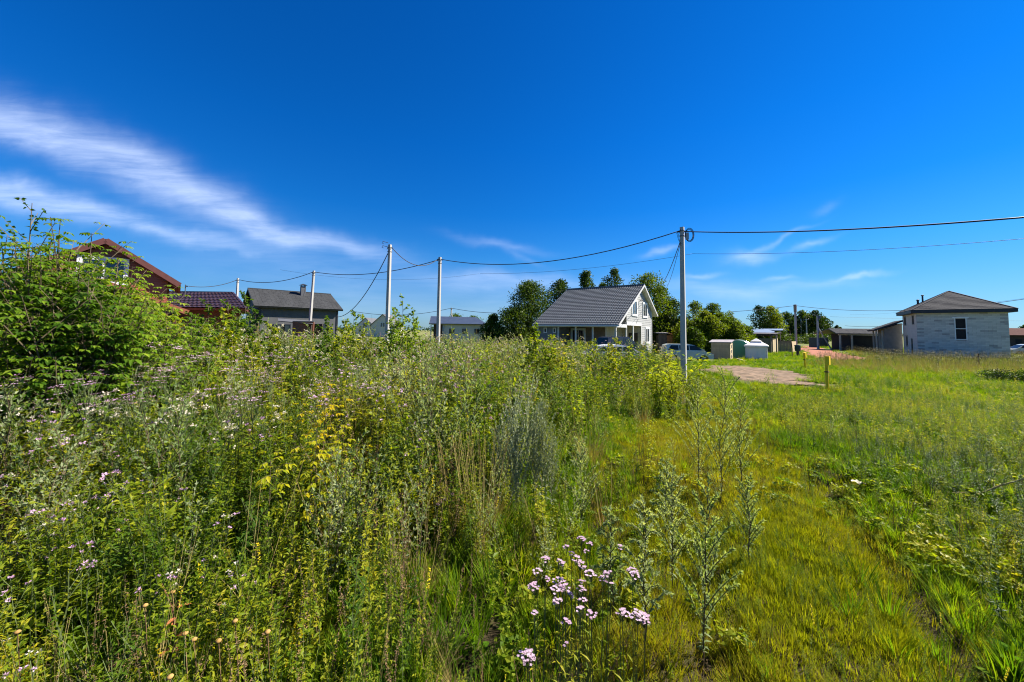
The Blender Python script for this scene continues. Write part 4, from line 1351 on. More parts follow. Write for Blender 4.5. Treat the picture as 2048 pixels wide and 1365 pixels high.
# gazebo
xg = XG(1512, 38.0); g0 = gzf(xg, 38)
gz_ = thing('gazebo', 'white fabric gazebo with pointed two tier roof and a rolled-down wall', 'gazebo', (xg, 38, g0))
fz = frame((xg, 38.0, 0), 35)
W_ = .90; H_ = 1.35
for i, (a, b) in enumerate(((-1, -1), (1, -1), (1, 1), (-1, 1))):
    mb = MB(); c0 = fz(a * W_, b * W_, g0 + .0); mb.tube([c0, c0 + Vector((0, 0, H_))], .03, 6); mb.build('leg', M['white_trim'], gz_)
quads = [((-1, -1), (1, -1)), ((1, -1), (1, 1)), ((1, 1), (-1, 1)), ((-1, 1), (-1, -1))]
for (p_, q_) in quads:
    mb = MB(); nn = 10
    for i in range(nn):
        t0, t1 = i / nn, (i + 1) / nn
        def pp(t, z, w):
            a = p_[0] + (q_[0] - p_[0]) * t; b = p_[1] + (q_[1] - p_[1]) * t
            k_ = 1 + w * .02 * math.sin(t * 40)
            return fz(a * W_ * .97 * k_, b * W_ * .97 * k_, g0 + z)
        mb.add([pp(t0, .06, 1), pp(t1, .06, 1), pp(t1, H_, .2), pp(t0, H_, .2)], [(0, 1, 2, 3)])
    mb.build('side_wall', M['gazebo_cloth'], gz_)
mb = MB(); e = 1.14
ring = [fz(a * W_ * e, b * W_ * e, g0 + H_ - .08) for a, b in ((-1, -1), (1, -1), (1, 1), (-1, 1))]
ring2 = [fz(a * W_ * e, b * W_ * e, g0 + H_ + .06) for a, b in ((-1, -1), (1, -1), (1, 1), (-1, 1))]
ring3 = [fz(a * .36, b * .36, g0 + H_ + .48) for a, b in ((-1, -1), (1, -1), (1, 1), (-1, 1))]
mb.add(ring + ring2 + ring3, [(i, (i + 1) % 4, 4 + (i + 1) % 4, 4 + i) for i in range(4)] + [(4 + i, 4 + (i + 1) % 4, 8 + (i + 1) % 4, 8 + i) for i in range(4)])
mb.build('canopy', M['gazebo_cloth'], gz_)
mb = MB(); r1 = [fz(a * .5, b * .5, g0 + H_ + .46) for a, b in ((-1, -1), (1, -1), (1, 1), (-1, 1))]
mb.add(r1 + [fz(0, 0, g0 + H_ + .78)], [(i, (i + 1) % 4, 4) for i in range(4)]); mb.build('top_tier', M['gazebo_cloth'], gz_)

# plywood sided woodshed with open rafters
fws = frame((XG(1499, 52), 52.0, 0), 50); g0 = -.85
ws = thing('wood_shed', 'open raftered shed of plywood and rough boards behind the white gazebo', 'shed', tuple(fws(1.5, 1, g0)))
board_wall(ws, fws(0, 0, g0), fws(2.6, 0, g0), 2.0, M['old_board'], 9)
for i in range(3):
    mb = MB(); mb.beam(fws(2.7, .1 + i * .75, g0 + 1.0), fws(2.7, .8 + i * .75, g0 + 1.0), .05, 2.0); mb.build('panel', M['plywood'], ws)
for i in range(6):
    mb = MB(); mb.beam(fws(.1 + i * .5, -.3, g0 + 2.35), fws(.1 + i * .5, 2.6, g0 + 2.55), .07, .16); mb.build('rafter', M['dark_wood'], ws)
mb = MB(); mb.beam(fws(-.2, -.32, g0 + 2.52), fws(3.1, -.32, g0 + 2.52), .08, .12); mb.build('roof_edge', M['dark_wood'], ws)
mb = MB(); mb.slab([fws(-.2, -.3, g0 + 2.62), fws(3.1, -.3, g0 + 2.62), fws(3.1, 2.8, g0 + 2.8), fws(-.2, 2.8, g0 + 2.8)], .03); mb.build('roof', M['dark_wood'], ws)
for s_ in (0.05, 2.55, 3.2):
    mb = MB(); mb.box(s_ - .07, s_ + .07, -.2, -.06, g0, g0 + 2.45, fr=fws); mb.build('post', M['old_board'], ws)

# sheet metal canopy behind
cp = thing('canopy', 'blue grey sheet metal canopy on posts above the wood shed', 'canopy', (XG(1525, 60), 60, -.85))
q = [P(1497, 668.5, 58), P(1549, 668, 58), P(1549, 659, 61.5), P(1503, 659, 61.5)]
mb = MB(); mb.slab(q, .08); mb.build('roof', M['blue_sheet'], cp)
q = [P(1549, 661, 60), P(1566, 661, 60), P(1566, 658, 63), P(1520, 658, 63)]
mb = MB(); mb.slab(q, .1); mb.build('roof_extension', M['blue_sheet'], cp)
for px_ in (1500, 1543, 1560):
    p_ = P(px_, 664, 60); mb = MB(); mb.tube([(p_.x, 60, -.85), (p_.x, 60, p_.z)], .07, 6); mb.build('post', M['pole_weathered'], cp)

# board enclosure
be = thing('board_enclosure', 'low enclosure of weathered vertical boards with a yellow plywood end right of the gazebo', 'fence', (XG(1565, 54), 54, -.85))
a_, b_ = (XG(1545, 54), 54.3), (XG(1582, 53), 53)
board_wall(be, (a_[0], a_[1], -.85), (b_[0], b_[1], -.85), 1.62, M['old_board'], 14, vert=True)
mb = MB(); mb.beam((b_[0] + .04, b_[1], -.05), (b_[0] + 1.5, b_[1] + 1.1, -.05), .05, 1.55); mb.build('panel', M['plywood'], be)
mb = MB(); mb.beam((a_[0], a_[1], .79), (b_[0], b_[1], .79), .14, .06); mb.build('top_rail', M['dark_wood'], be)
for px_ in (1560, 1580):
    mb = MB(); p_ = XG(px_, 54.5); mb.tube([(p_, 54.5, -.85), (p_, 54.5, 2.3)], .045, 6); mb.build('post', M['rust'], be)

# orange board hut behind the house
oh = thing('orange_hut', 'little hut of raw orange boards beyond the right corner of the veranda house', 'shed', (XG(1335, 50), 50, -.5))
fo = frame((XG(1317, 49), 49.0, 0), 10)
board_wall(oh, fo(0, 0, -.5), fo(1.0, 0, -.5), 2.1, M['brown_siding'], 6, vert=True)
board_wall(oh, fo(1.05, 0, -.5), fo(2.4, 0, -.5), 1.9, M['orange_board'], 7)
mb = MB(); mb.box(.05, 2.4, .08, 1.8, 0, 1.9, fr=lambda a, b, z: fo(a, b, z - .5)); mb.build('wall', M['brown_siding'], oh)
mb = MB(); mb.slab([fo(-.3, -.3, 1.72), fo(1.2, -.3, 1.72), fo(1.2, 2, 1.8), fo(-.3, 2, 1.8)], .09); mb.build('roof', M['roofing_felt'], oh)
mb = MB(); mb.slab([fo(1.22, -.3, 1.62), fo(2.7, -.3, 1.42), fo(2.7, 2, 1.5), fo(1.22, 2, 1.7)], .06); mb.build('lean_roof', M['orange_board'], oh)

# dark container / gate by the rubble path
dc = thing('dark_container', 'dark metal container standing at the head of the red rubble path', 'container', (XG(1647, 75), 75, -.85))
x0_, x1_ = XG(1637, 75), XG(1656, 75)
mb = MB(); mb.box(x0_, x1_, 75, 77.5, -.85, .55 + .6); mb.build('body', M['dark_metal'], dc)
n_ = 9
for i in range(n_):
    mb = MB(); xx = x0_ + (x1_ - x0_) * (i + .2) / n_; mb.box(xx, xx + (x1_ - x0_) / n_ * .55, 74.94, 75.0, -.8, 1.1); mb.build('rib', M['dark_metal'], dc)

# barrel on its stand by the pole
bn = thing('barrel', 'dark green water barrel on a stump below the brown topped pole', 'barrel', (XG(1594.5, 44), 44, -.85))
mb = MB(); mb.lathe([(.0, 1.35), (.30, 1.33), (.34, 1.25), (.29, 1.2), (.31, .9), (.27, .6), (.0, .58)], 14, (0, 0, 0)); mb.build('drum', M['bin_green'], bn, local=True)
mb = MB(); mb.lathe([(.16, 0), (.14, .6)], 8, (0, 0, 0)); mb.build('stump', M['dark_wood'], bn, local=True)
st_ = thing('fence_post', 'rusty upright stake at the corner of the board enclosure', 'post', (XG(1583, 42), 42, -.85))
mb = MB(); mb.tube([(0, 0, -.1), (.03, 0, .9), (-.05, 0, 1.72)], .05, 6); mb.build('stake', M['rust'], st_, local=True)
st_ = thing('fence_post', 'short rusty stake in the weeds before the block house wall', 'post', (XG(1954.5, 33), 33, -.85))
mb = MB(); mb.tube([(0, 0, -.1), (0, 0, 1.05)], .06, 6); mb.build('stake', M['rust'], st_, local=True)


# yellow gas line markers
def marker(px, Y, top_py, label, lean):
    x = XG(px, Y); g0 = gzf(x, Y); tp = P(px, top_py, Y); H = tp.z - g0
    t = thing('marker_post', label, 'marker post', (x, Y, g0), rz=R(37), group='yellow pipeline marker posts')
    top = Vector((lean, 0, H))
    mb = MB(); mb.tube([(0, 0, -.2), top * .5, top * .98], .06, 12); mb.build('post', M['yellow_paint'], t, local=True)
    mb = MB(); c_ = top * .86
    mb.beam(c_ - Vector((0, .055, .19)), c_ + Vector((lean * .2, -.055, .2)) + Vector((0, 0, 0)), .20, .135, up=(0, 1, 0)); mb.build('plate', M['yellow_paint'], t, local=True)
    mb = MB(); c_ = top * .56; mb.box(c_.x - .075, c_.x + .075, -.075, .075, c_.z - .03, c_.z + .02); mb.build('band', M['rust'], t, local=True)
    return t


mk = marker(1651, 16.8, 711, 'upright yellow marker post with a plate at its top, nearest the track', .0)
mb = MB(); mb.beam((.19, 0, 1.3), (.23, 0, 1.6), .05, .02); mb.build('side_plate', M['white_trim'], mk, local=True)
marker(1609, 28.5, 706, 'leaning yellow marker post beyond the dirt patch', -.28)

# planks lying by the greenhouse, pale stones on the dirt
mb = MB()
a_ = XG(1470, 36.5)
mb.beam((a_, 36.3, -.7), (XG(1490, 34.5), 34.5, -.78), .14, .05)
tag(mb.build('plank', M['pale_wood']), 'pale plank lying in the grass in front of the greenhouse', 'plank')

# ================================================================== vegetation: materials
lf = leaf_mat
lf('leaf_weed', [(.070, .135, .008), (.14, .205, .010), (.23, .27, .014), (.36, .34, .022)], trans=.52)
lf('leaf_dark', [(.034, .080, .008), (.072, .135, .010), (.13, .185, .015)], trans=.45)
lf('leaf_yellow', [(.26, .31, .010), (.42, .39, .010), (.52, .38, .010)], trans=.55)
lf('leaf_maple', [(.038, .090, .006), (.085, .165, .009), (.155, .24, .014), (.27, .33, .03)], trans=.45, rough=.5)  # darkest and brightest stops put interior gaps and sunny highlights into the leaf colour
lf('leaf_silver', [(.22, .25, .15), (.32, .35, .22), (.42, .45, .30)], trans=.25, rough=.7, spec=.15)
lf('leaf_mugwort', [(.15, .21, .08), (.24, .30, .13), (.36, .40, .22)], trans=.5, rough=.8, spec=.05)
lf('leaf_lime', [(.12, .20, .008), (.22, .29, .010), (.34, .36, .014)], trans=.5)
lf('leaf_grass', [(.050, .12, .005), (.095, .185, .007), (.16, .24, .009), (.26, .29, .016)], trans=.5, rough=.7, spec=.08)
lf('leaf_moss', [(.15, .19, .006), (.23, .25, .008), (.31, .31, .014), (.23, .17, .03)], trans=.4, rough=.8, spec=.05)
lf('straw', [(.34, .25, .08), (.46, .37, .14), (.26, .17, .06)], trans=.2, rough=.6)
lf('dead_brown', [(.11, .065, .03), (.18, .11, .055), (.27, .18, .09)], trans=.1, rough=.8, spec=.05)
lf('leaf_broad', [(.050, .125, .008), (.095, .185, .010), (.16, .23, .018), (.24, .28, .04)], trans=.45, rough=.9, spec=.04)
lf('petal_pink', [(.36, .21, .31), (.46, .30, .41), (.54, .41, .50)], trans=.25, rough=.8, spec=.05)
lf('petal_lilac', [(.42, .24, .38), (.52, .33, .48), (.62, .46, .58)], trans=.2, rough=.8, spec=.05)
lf('petal_yellow', [(.80, .62, .01), (.88, .74, .03)], trans=.3, rough=.6)
lf('petal_white', [(.50, .44, .34), (.60, .56, .46), (.42, .34, .24)], trans=.2, rough=.8, spec=.1)
lf('seed_orange', [(.30, .17, .05), (.40, .24, .08)], trans=.1, rough=.8)
lf('leaf_red', [(.42, .12, .05), (.50, .18, .07)], trans=.25)
lf('crown_dark', [(.016, .040, .006), (.040, .075, .009), (.075, .115, .012)], trans=.32, rough=.5)
lf('crown_olive', [(.042, .080, .006), (.090, .135, .009), (.155, .19, .014)], trans=.45, rough=.5)
mat('stem_green', (.085, .11, .03), (.06, .08, .02), scale=20, rough=.7)
mat('stem_brown', (.11, .085, .04), (.08, .055, .03), scale=20, rough=.8)
mat('stem_red', (.26, .09, .06), (.18, .06, .04), scale=20, rough=.7)
mat('bark', (.10, .085, .065), (.055, .045, .035), scale=6, rough=.95, bump=.5, stretch=(1, 1, .3))
mat('bark_pale', (.45, .43, .39), (.12, .11, .10), scale=5, rough=.9, stretch=(1, 1, 3))

PROTO = bpy.data.collections.new('plant_kinds')


def rdir(rs, lo=-1, hi=1):
    a = rs.uniform(0, 2 * math.pi); z = rs.uniform(lo, hi); r = math.sqrt(max(0, 1 - z * z))
    return Vector((r * math.cos(a), r * math.sin(a), z))


def stem_path(rs, H, lean=.12, n=5, base=(0, 0, 0)):
    a = rs.uniform(0, 6.28); l = rs.uniform(0, lean) * H; w = rs.uniform(-.03, .03) * H; b = Vector(base)
    return [b + Vector((math.cos(a) * l * (i / n) ** 1.6 + w * math.sin(i * 1.7), math.sin(a) * l * (i / n) ** 1.6, H * i / n)) for i in range(n + 1)]


def along(pts, t):
    t = min(max(t, 0), .9999) * (len(pts) - 1); i = int(t)
    return pts[i].lerp(pts[i + 1], t - i), (pts[i + 1] - pts[i]).normalized()


def puff(mb, c, r, mi, rs, n=10, flat=.6):
    for _ in range(n):
        d = rdir(rs, -.2, 1); d.z *= flat + .4
        p = Vector(c) + d * r * .25
        mb.leaf(p, d, rdir(rs), r, r * .55, .1, .2, mi)


# each maker returns MB with material slots
def k_thistle(rs, H=1.0, flowers=True, leafn=34, side=3):
    """creeping thistle: leafy stems, lilac heads; mats 0 stem 1 leaf 2 petal 3 fluff"""
    mb = MB()
    for s_ in range(rs.choice((1, 2, 2))):
        b = (rs.uniform(-.06, .06), rs.uniform(-.06, .06), 0); h = H * rs.uniform(.8, 1.05)
        pts = stem_path(rs, h, .15, 5, b)
        mb.tube(pts, [.006, .0055, .005, .004, .003, .002], 3, 0, cap=False)
        for i in range(leafn):
            t = rs.uniform(.06, .97); p, d = along(pts, t)
            a = rs.uniform(0, 6.28); el = rs.uniform(.1, .9)
            dd = Vector((math.cos(a), math.sin(a), el))
            L = rs.uniform(.07, .14) * (1.15 - .6 * t)
            mb.leaf(p, dd, (0, 0, 1), L, L * rs.uniform(.2, .34), rs.uniform(.1, .5), .18, 1)
        for j in range(side):
            t = rs.uniform(.6, .95); p, d = along(pts, t); a = rs.uniform(0, 6.28)
            q = p + Vector((math.cos(a) * .1, math.sin(a) * .1, rs.uniform(.08, .2))) * H * rs.uniform(.7, 1.3)
            mb.tube([p, p.lerp(q, .5) + Vector((0, 0, -.01)), q], [.003, .0025, .002], 3, 0, cap=False)
            for _ in range(5):
                pp = p.lerp(q, rs.uniform(.1, .9)); a2 = rs.uniform(0, 6.28)
                mb.leaf(pp, (math.cos(a2), math.sin(a2), .6), (0, 0, 1), rs.uniform(.03, .07), .015, .2, .1, 1)
            if flowers:
                puff(mb, q, rs.uniform(.014, .022), 2 if rs.random() < .75 else 3, rs, 9)
        if flowers: puff(mb, pts[-1], rs.uniform(.014, .024), 2, rs, 9)
    return mb


def k_mugwort(rs, H=1.2, nb=16, dens=1.0, arch=.25, leafm=1, big=1.0):
    """upright branching plant with small grey green leaves and seed spikes: 0 stem 1 leaf"""
    mb = MB()
    pts = stem_path(rs, H, .1, 6)
    mb.tube(pts, [.0045, .0042, .004, .0034, .0028, .002, .001], 4, 0, cap=False)
    for i in range(nb):
        t = .18 + .8 * (i + rs.random()) / nb; p, d = along(pts, t); a = i * 2.4 + rs.uniform(-.4, .4)
        L = H * (.34 * (1 - t) + .13) * rs.uniform(.7, 1.15)
        o = Vector((math.cos(a), math.sin(a), 0))
        br = [p + o * L * f * (.55) + Vector((0, 0, L * (f * 1.15 - arch * f * f))) for f in (0, .35, .7, 1)]
        mb.tube(br, [.003, .0025, .002, .001], 3, 0, cap=False)
        n = int(34 * dens * (L / .4 + .3))
        for k in range(n):
            f = rs.uniform(.1, 1); q, dd = along(br, f)
            v = (dd + rdir(rs) * .8)
            l = rs.uniform(.020, .044) * big
            mb.leaf(q, v, rdir(rs), l, l * rs.uniform(.28, .5), .2, .1, leafm)
    for k in range(int(50 * dens)):
        t = rs.uniform(.1, 1); p, d = along(pts, t); v = rdir(rs, -.1, .9); l = rs.uniform(.03, .075) * (1.2 - .7 * t) * big
        mb.leaf(p, v, (0, 0, 1), l, l * .3, .3, .1, leafm)
    return mb


def k_leafy(rs, H=.9, n=70, lw=.3, ll=.12, up=.35, stems=3):
    """thicket forb: several thin stems set with narrow leaves: 0 stem 1 leaf"""
    mb = MB()
    for s_ in range(stems):
        pts = stem_path(rs, H * rs.uniform(.65, 1.05), .22, 4, (rs.uniform(-.08, .08), rs.uniform(-.08, .08), 0))
        mb.tube(pts, [.004, .0035, .003, .002, .001], 3, 0, cap=False)
        for i in range(n // stems):
            t = rs.random() ** .8; p, d = along(pts, t); a = rs.uniform(0, 6.28)
            L = ll * rs.uniform(.5, 1.2) * (1.15 - .5 * t)
            mb.leaf(p, (math.cos(a), math.sin(a), up * rs.uniform(-.6, 3.2)), rdir(rs) * .6 + Vector((0, 0, .8)), L, L * lw * rs.uniform(.7, 1.3), rs.uniform(0, .5), .15, 1)
    return mb


def k_grass(rs, H=.3, n=34, w=.006, spread=.06, bend=.9, seed=0):
    """tuft: 0 blade 1 seed stalk"""
    mb = MB()
    for i in range(n):
        a = rs.uniform(0, 6.28); r = spread * math.sqrt(rs.random())
        d = Vector((math.cos(a) * .35, math.sin(a) * .35, 1)) + rdir(rs) * .15
        mb.blade((r * math.cos(a), r * math.sin(a), -.01), d, H * rs.uniform(.5, 1.1), w * rs.uniform(.7, 1.3), bend * rs.uniform(.3, 1.3), 3, 0)
    for i in range(seed):
        a = rs.uniform(0, 6.28); r = spread * rs.random(); h = H * rs.uniform(1.1, 1.6)
        p = Vector((r * math.cos(a), r * math.sin(a), 0)); q = p + Vector((math.cos(a) * h * .2, math.sin(a) * h * .2, h))
        mb.tube([p, p.lerp(q, .6), q], [.0016, .0013, .001], 3, 1, cap=False)
        for k in range(9):
            f = rs.uniform(.78, 1); c = p.lerp(q, f)
            mb.leaf(c, Vector((rs.uniform(-.4, .4), rs.uniform(-.4, .4), 1)), rdir(rs), .014, .005, .1, .1, 1)
    return mb


def k_broad(rs, n=8, L=.075, w=.5, el=.6):
    """rosette of broad leaves: 0 leaf; each leaf has a rounded outline and a folded midrib"""
    mb = MB()
    for i in range(n):
        a = i * 2.4 + rs.uniform(-.3, .3); e = rs.uniform(.1, 2.6) * el; l = L * rs.uniform(.6, 1.25)
        d = Vector((math.cos(a), math.sin(a), e)).normalized(); s_ = Vector((-math.sin(a), math.cos(a), 0)); nn = s_.cross(d) * -1
        if nn.z < 0: nn = -nn
        b = Vector((math.cos(a) * .015, math.sin(a) * .015, rs.uniform(0, .03)))
        st = b + d * l * .5
        W = l * w * rs.uniform(.8, 1.2) * .5
        prof = [(0, .12), (.2, .75), (.5, 1), (.8, .7), (1, .05)]
        vs = []
        for f, k in prof:
            c = st + d * l * f - Vector((0, 0, 1)) * (f * f * l * .3)
            vs += [c - s_ * W * k + nn * W * k * .25, c, c + s_ * W * k + nn * W * k * .25]
        fs_ = []
        for j in range(4):
            q = 3 * j
            fs_ += [(q, q + 1, q + 4, q + 3), (q + 1, q + 2, q + 5, q + 4)]
        mb.add(vs, fs_, 0)
        mb.tube([b, st], .0018, 3, 0, cap=False)
    return mb


def k_clover(rs, n=16, r=.07, L=.028):
    mb = MB()
    for i in range(n):
        a = rs.uniform(0, 6.28); q = r * math.sqrt(rs.random()); h = rs.uniform(.04, .12)
        c = Vector((q * math.cos(a), q * math.sin(a), h))
        mb.tube([(c.x * .4, c.y * .4, 0), c], .0012, 3, 0, cap=False)
        tl = rdir(rs) * .7
        for k in range(3):
            b = a + k * 2.09
            mb.leaf(c, Vector((math.cos(b), math.sin(b), .25)) + tl * math.cos(b - a), Vector((0, 0, 1)) + Vector((tl.x, tl.y, 0)), L * rs.uniform(.7, 1.2), L * .8, .1, .15, 0)
    return mb


def k_spike(rs, H=.7, n=60):
    """brown dead stalk covered in small seed pods: 0 stem 1 pod"""
    mb = MB()
    for s_ in range(rs.choice((2, 3))):
        pts = stem_path(rs, H * rs.uniform(.7, 1.05), .15, 4, (rs.uniform(-.05, .05), rs.uniform(-.05, .05), 0))
        mb.tube(pts, [.003, .003, .0025, .002, .0015], 3, 0, cap=False)
        for i in range(n // 2):
            t = rs.uniform(.2, 1); p, d = along(pts, t); a = rs.uniform(0, 6.28)
            mb.leaf(p, (math.cos(a), math.sin(a), rs.uniform(-.2, .5)), (0, 0, 1), rs.uniform(.012, .03), .010, .2, .2, 1)
    return mb


def k_umbel(rs, H=.8, n=6, mi=1):
    """thin stalks ending in flat pale flower plates: 0 stem 1 flower 2 leaf"""
    mb = MB()
    pts = stem_path(rs, H, .12, 4); mb.tube(pts, [.003] * 5, 3, 0, cap=False)
    for i in range(n):
        t = rs.uniform(.65, .95); p, d = along(pts, t); a = rs.uniform(0, 6.28)
        q = p + Vector((math.cos(a) * .08, math.sin(a) * .08, (1 - t) * H * .8 + rs.uniform(.0, .05)))
        mb.tube([p, q], [.002, .0015], 3, 0, cap=False)
        for k in range(12):
            b = rs.uniform(0, 6.28); r = .026 * math.sqrt(rs.random())
            c = q + Vector((r * math.cos(b), r * math.sin(b), rs.uniform(0, .006)))
            mb.leaf(c, (math.cos(b), math.sin(b), .3), (0, 0, 1), .010, .010, 0, .1, mi)
    for i in range(22):
        t = rs.uniform(.05, .7); p, d = along(pts, t); a = rs.uniform(0, 6.28); L = rs.uniform(.04, .09)
        mb.leaf(p, (math.cos(a), math.sin(a), .6), (0, 0, 1), L, L * .25, .2, .1, 2)
    return mb


def k_fluff(rs, H=1.0):
    """thistle gone to seed: as k_thistle with cream tufts"""
    mb = k_thistle(rs, H, False, 26, 2)
    for _ in range(9):
        c = Vector((rs.uniform(-.12, .12), rs.uniform(-.12, .12), H * rs.uniform(.86, 1.06)))
        mb.tube([Vector((0, 0, H * .8)), c], [.002, .0015], 3, 0, cap=False)
        puff(mb, c, rs.uniform(.016, .028), 3, rs, 9, .8)
    return mb


def k_yellowflower(rs, H=.5):
    """spike of small yellow flowers: 0 stem 1 leaf 2 petal"""
    mb = MB(); pts = stem_path(rs, H, .15, 4); mb.tube(pts, [.003] * 5, 3, 0, cap=False)
    for i in range(26):
        t = rs.uniform(.05, .75); p, d = along(pts, t); a = rs.uniform(0, 6.28); L = rs.uniform(.03, .06)
        mb.leaf(p, (math.cos(a), math.sin(a), .7), (0, 0, 1), L, L * .2, .2, .1, 1)
    for i in range(26):
        t = rs.uniform(.74, 1); p, d = along(pts, t); a = rs.uniform(0, 6.28)
        mb.leaf(p, (math.cos(a), math.sin(a), .4), (0, 0, 1), .022, .014, .1, .2, 2)
    return mb


def proto(name, maker, mats, count, first, **kw):
    """n variants of a plant kind in an unlinked collection of their own"""
    c = bpy.data.collections.new(name + '_kinds')
    for i in range(count):
        mb = maker(random.Random(first + i), **kw)
        o = bpy.data.objects.new('%s_kind_%02d' % (name, i), mb.mesh(name, [M[m] for m in mats]))
        c.objects.link(o)
    return c


def scatter(name, label, cat, coll, nvar, pts, scl, mats_unused=None, tilt=.12, seed=0, lean=None):
    """pts Nx2 -> one stuff object whose points carry instanced plants"""
    rs = np.random.RandomState(seed); n = len(pts)
    z = gz(pts[:, 0], pts[:, 1])
    me = bpy.data.meshes.new(name); me.vertices.add(n)
    me.vertices.foreach_set('co', np.stack([pts[:, 0], pts[:, 1], z - .005], 1).astype(np.float32).ravel())
    rot = np.stack([rs.normal(0, tilt, n), rs.normal(0, tilt, n), rs.uniform(0, 6.283, n)], 1)
    me.attributes.new('rot', 'FLOAT_VECTOR', 'POINT').data.foreach_set('vector', rot.astype(np.float32).ravel())
    me.attributes.new('scl', 'FLOAT', 'POINT').data.foreach_set('value', np.asarray(scl, np.float32))
    me.attributes.new('idx', 'INT', 'POINT').data.foreach_set('value', rs.randint(0, nvar, n).astype(np.int32))
    o = bpy.data.objects.new(name, me); COL.objects.link(o)
    ng = bpy.data.node_groups.new(name + '_scatter', 'GeometryNodeTree')
    ng.interface.new_socket('Geometry', in_out='INPUT', socket_type='NodeSocketGeometry')
    ng.interface.new_socket('Geometry', in_out='OUTPUT', socket_type='NodeSocketGeometry')
    N, L = ng.nodes.new, ng.links.new
    gi = N('NodeGroupInput'); go = N('NodeGroupOutput'); ip = N('GeometryNodeInstanceOnPoints')
    ci = N('GeometryNodeCollectionInfo'); ci.inputs['Collection'].default_value = coll
    ci.inputs['Separate Children'].default_value = True; ci.inputs['Reset Children'].default_value = True

    def attr(nm, t):
        a = N('GeometryNodeInputNamedAttribute'); a.data_type = t; a.inputs['Name'].default_value = nm
        return a.outputs[0]
    L(gi.outputs[0], ip.inputs['Points']); L(ci.outputs[0], ip.inputs['Instance']); ip.inputs['Pick Instance'].default_value = True
    L(attr('idx', 'INT'), ip.inputs['Instance Index'])
    e2r = N('FunctionNodeEulerToRotation'); L(attr('rot', 'FLOAT_VECTOR'), e2r.inputs[0]); L(e2r.outputs[0], ip.inputs['Rotation'])
    L(attr('scl', 'FLOAT'), ip.inputs['Scale']); L(ip.outputs[0], go.inputs[0])
    md = o.modifiers.new('scatter', 'NODES'); md.node_group = ng
    return tag(o, label, cat, kind='stuff')


# ---- where things grow
XB = ([0, 1.0, 1.5, 2.4, 3.7, 6, 10, 14, 18, 24, 40], [-.5, -.2, -.1, .05, .35, 1.1, 3.6, 7.0, 9.6, 10.5, 10])


def xbound(y): return np.interp(y, XB[0], XB[1])


def canopy(x, y):
    h = np.interp(y, [.7, 1.2, 2, 3, 4, 6, 8, 14, 20, 30], [.34, .44, .66, .86, 1.0, 1.15, 1.25, 1.42, 1.45, 1.3])
    d = xbound(y) - x
    edge = .45 + .55 * sm(0, .6 + .09 * y, d)
    left = 1 + .16 * sm(2, 6, -x) * sm(2, 4, y)
    mid = 1 + .16 * sm(1, 4, x) * sm(8, 12, y)
    return h * edge * left * mid * (.85 + .3 * vnoise(x, y, .8, 5))


def field_pts(seed, y0, y1, dens, side='weed', k=1.5, pad=2.0, mask=None):
    """random points with density dens(x, y) per m2, inside the wedge the place shows plus a margin"""
    rs = np.random.RandomState(seed)
    out = []
    edges = np.geomspace(y0, y1, max(2, int(6 * math.log(y1 / y0)) + 1))
    for a, b in zip(edges[:-1], edges[1:]):
        w = k * b + pad; area = (b - a) * 2 * w
        dmax = float(dens((a + b) / 2))
        n = rs.poisson(dmax * area)
        x = rs.uniform(-w, w, n); y = rs.uniform(a, b, n)
        keep = np.abs(x) < k * y + pad
        out.append(np.stack([x[keep], y[keep]], 1))
    p = np.concatenate(out)
    xb = xbound(p[:, 1])
    j = (vnoise(p[:, 0], p[:, 1], 1.4, 7) - .5) * (.3 + .08 * p[:, 1])
    if side == 'weed':
        p = p[p[:, 0] < xb + j]
    elif side == 'low':
        p = p[p[:, 0] > xb + j]
    if mask is not None:
        rr_ = rs.rand(len(p)); p = p[rr_ < mask(p[:, 0], p[:, 1])]
    return p


def clear_of_built(x, y):
    """0 where a building, car, patch or path stands"""
    ok = np.ones_like(x)
    for (cx, cy, r) in ((12.5, 40, 8.5), (7, 37.5, 6), (5.0 + 1.2, 23, 2.2), (-24, 27, 4.8), (-24, 34, 5), (-20, 43, 5.5), (55, 49, 6.5), (57, 63, 7), (-8, 61, 6),
                        (8.9, 32, 2.6), (16.3, 35, 2.4), (20.8, 38, 1.6), (23.5, 39.5, 2.1), (24.9, 38, 1.4), (34, 53, 2.5), (39, 54, 2.3)):
        ok *= (np.hypot(x - cx, y - cy) > r)
    for st in ([(18.0, 28.6, 1.4), (17.0, 26.5, 2.7), (15.6, 24.2, 3.1), (14.4, 22.0, 2.9), (13.8, 20.0, 2.3), (13.8, 18.5, 1.0)],
               [(14.4, 19.4, .2), (16.0, 17.8, .3), (18.2, 16.6, .26), (21.0, 16.0, .2)],
               [(33.6, 38.5, .8), (35.8, 41, 2.6), (38.5, 44, 3.0), (44, 52, 2.6), (52, 64, 2.2), (62, 77, 1.6), (68, 85, .8)]):
        for (x0, y0, w0), (x1, y1, w1) in zip(st[:-1], st[1:]):
            dx, dy = x1 - x0, y1 - y0; L2 = dx * dx + dy * dy
            t = np.clip(((x - x0) * dx + (y - y0) * dy) / L2, 0, 1)
            d = np.hypot(x - x0 - t * dx, y - y0 - t * dy)
            ok *= (d > (w0 + (w1 - w0) * t) * (.35 + 1.1 * vnoise(x, y, 1.1, 40)))
    return ok


def track_d(x, y): return x - np.interp(y, TRK[0], TRK[1])


